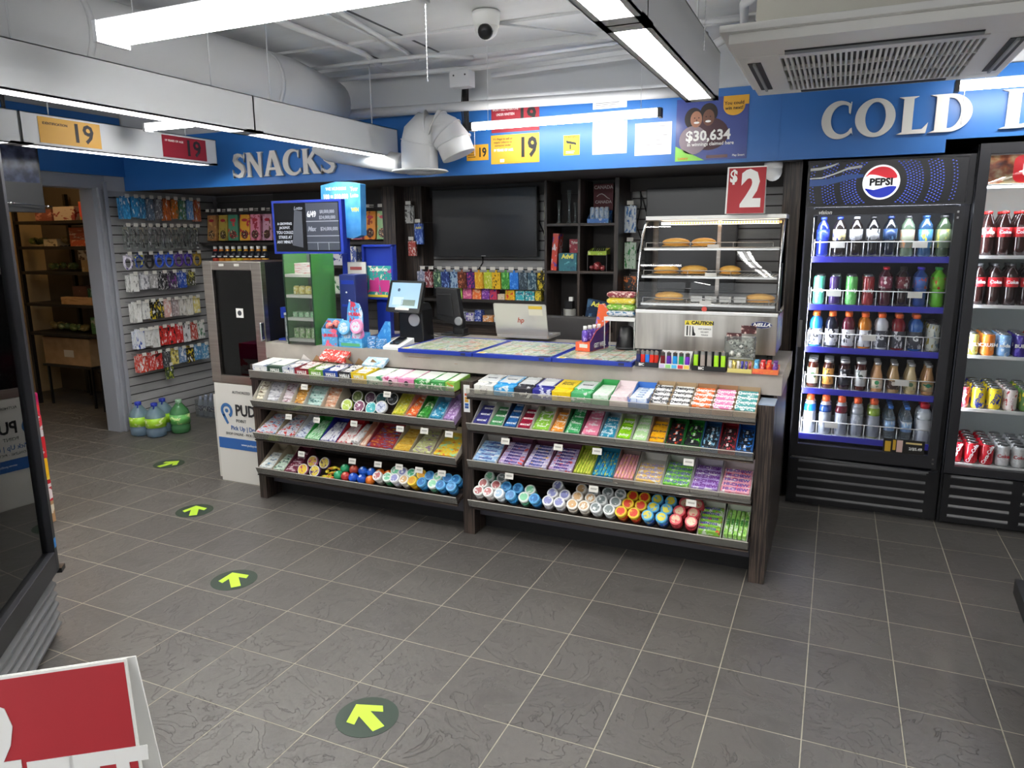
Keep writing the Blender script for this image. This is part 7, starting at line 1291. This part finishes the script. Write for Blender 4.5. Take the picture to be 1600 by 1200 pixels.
tag(ob('paper_bag', MB().prism([(-.12, 0), (.12, -.04), (.10, .22), (-.02, .28), (-.12, .20)], -.03, .03, 0, 'y'), M('b8ac90', .7), None, (-5.62, 1.30, 1.50)), 'cream cloth bag hanging at the left of the stock room', 'bag'); ob('strap', MB().tube([(-.08, 0, .2), (-.10, 0, .42), (.02, 0, .26)], .008, 5), M('b8ac90', .7), bpy.data.objects['paper_bag'])
lb_ = em('bulb_light', (-4.9, .9, 2.62)); tag(lb_, 'warm round bulb light on the stock room ceiling', 'ceiling light'); ob('bulb', MB().ball((0, 0, -.03), .05, 14), M('ffcf8c', .4, 0, 55, 'warm_bulb'), lb_); ob('base', MB().lathe([(.05, .12), (.05, .02)], 14), PW, lb_)
# ================================================================ foreground: red price sign, low black display
tr = Vector((1.136, -2.743, 1.17)); ux = Vector((.125, .061, .018)).normalized(); dn = Vector((.014, -.020, -.118)); dn = (dn-ux*dn.dot(ux)).normalized(); nz = ux.cross(-dn)
Wd, Hd = .34, .46; org = tr-ux*Wd/2+dn*Hd
mw = Matrix((ux, -dn, nz)).transposed().to_4x4(); mw.translation = org
r = em('price_sign'); r.matrix_world = mw; tag(r, 'large red price sign with white lettering in the lower left foreground', 'price sign')
# local x across, local y up, local z towards the viewer
p = ob('front_card', MB().box(-Wd/2, Wd/2, 0, Hd, -.002, 0), WI, r); ob('red_field', MB().box(-Wd/2+.003, Wd/2-.003, .003, Hd-.003, 0, .0006), RS, p)
bkm = MB().box(-Wd/2, Wd/2, 0, Hd, -.002, 0); bk = ob('back_card', bkm, PW, r, (0, 0, -.004)); bk.rotation_euler = (math.radians(0), math.radians(0), 0)
bk.location = (.004, 0, -.004); bk.rotation_euler = (math.radians(9), 0, 0); bk.location = (0.008, Hd-math.cos(math.radians(9))*Hd, -.004-math.sin(math.radians(9))*Hd)
def flat(s_, sz, x, y, sx=1, b=.045): return txt(s_, sz, M('ecebe8', .4), p, (x, y, .0012), (0, 0, 0), b, sx)
flat('2', .11, Wd/2-.152, Hd-.075, .8); flat('LATTE', .09, Wd/2-.10, Hd-.135, .85)
sd = em('display_stand', (org.x, org.y, 0)); tag(sd, 'black stand under the red foreground price sign', 'stand'); ob('post', MB().box(-.015, .015, -.015, .015, .02, org.z-.05), BLACK, sd); ob('foot', MB().box(-.15, .15, -.12, .12, 0, .02), BLACK, sd, bevel=.004); ob('ledge', MB().box(-.17, .17, -.06, .06, org.z-.05, org.z-.044), BLACK, sd)
r = em('low_display', (2.52, -.16, 0), (0, 0, math.radians(-3))); tag(r, 'low black display tray whose corner shows at the right edge', 'display'); ob('frame', MB().box(0, .55, -1.2, -1.17, .29, .35).box(0, .03, -1.17, 0, .29, .35).box(.03, .55, -.03, 0, .29, .35).box(.52, .55, -1.17, -.03, .29, .35), BLACK, r, bevel=.003); ob('panel', MB().box(.03, .52, -1.17, -.03, .30, .31), M('6c6c78', .4), r)
for x in (.25, .45):
    for y in (-1.0, -.35): ob('leg', MB().box(x, x+.03, y, y+.03, 0, .30), BLACK, r)
tag(ob('flyer', MB().box(.10, .35, -.5, -.1, .312, .316), M('e0e0e4', .5), None, (2.52, -.16, 0)), 'white sheet lying in the low black display', 'sheet')
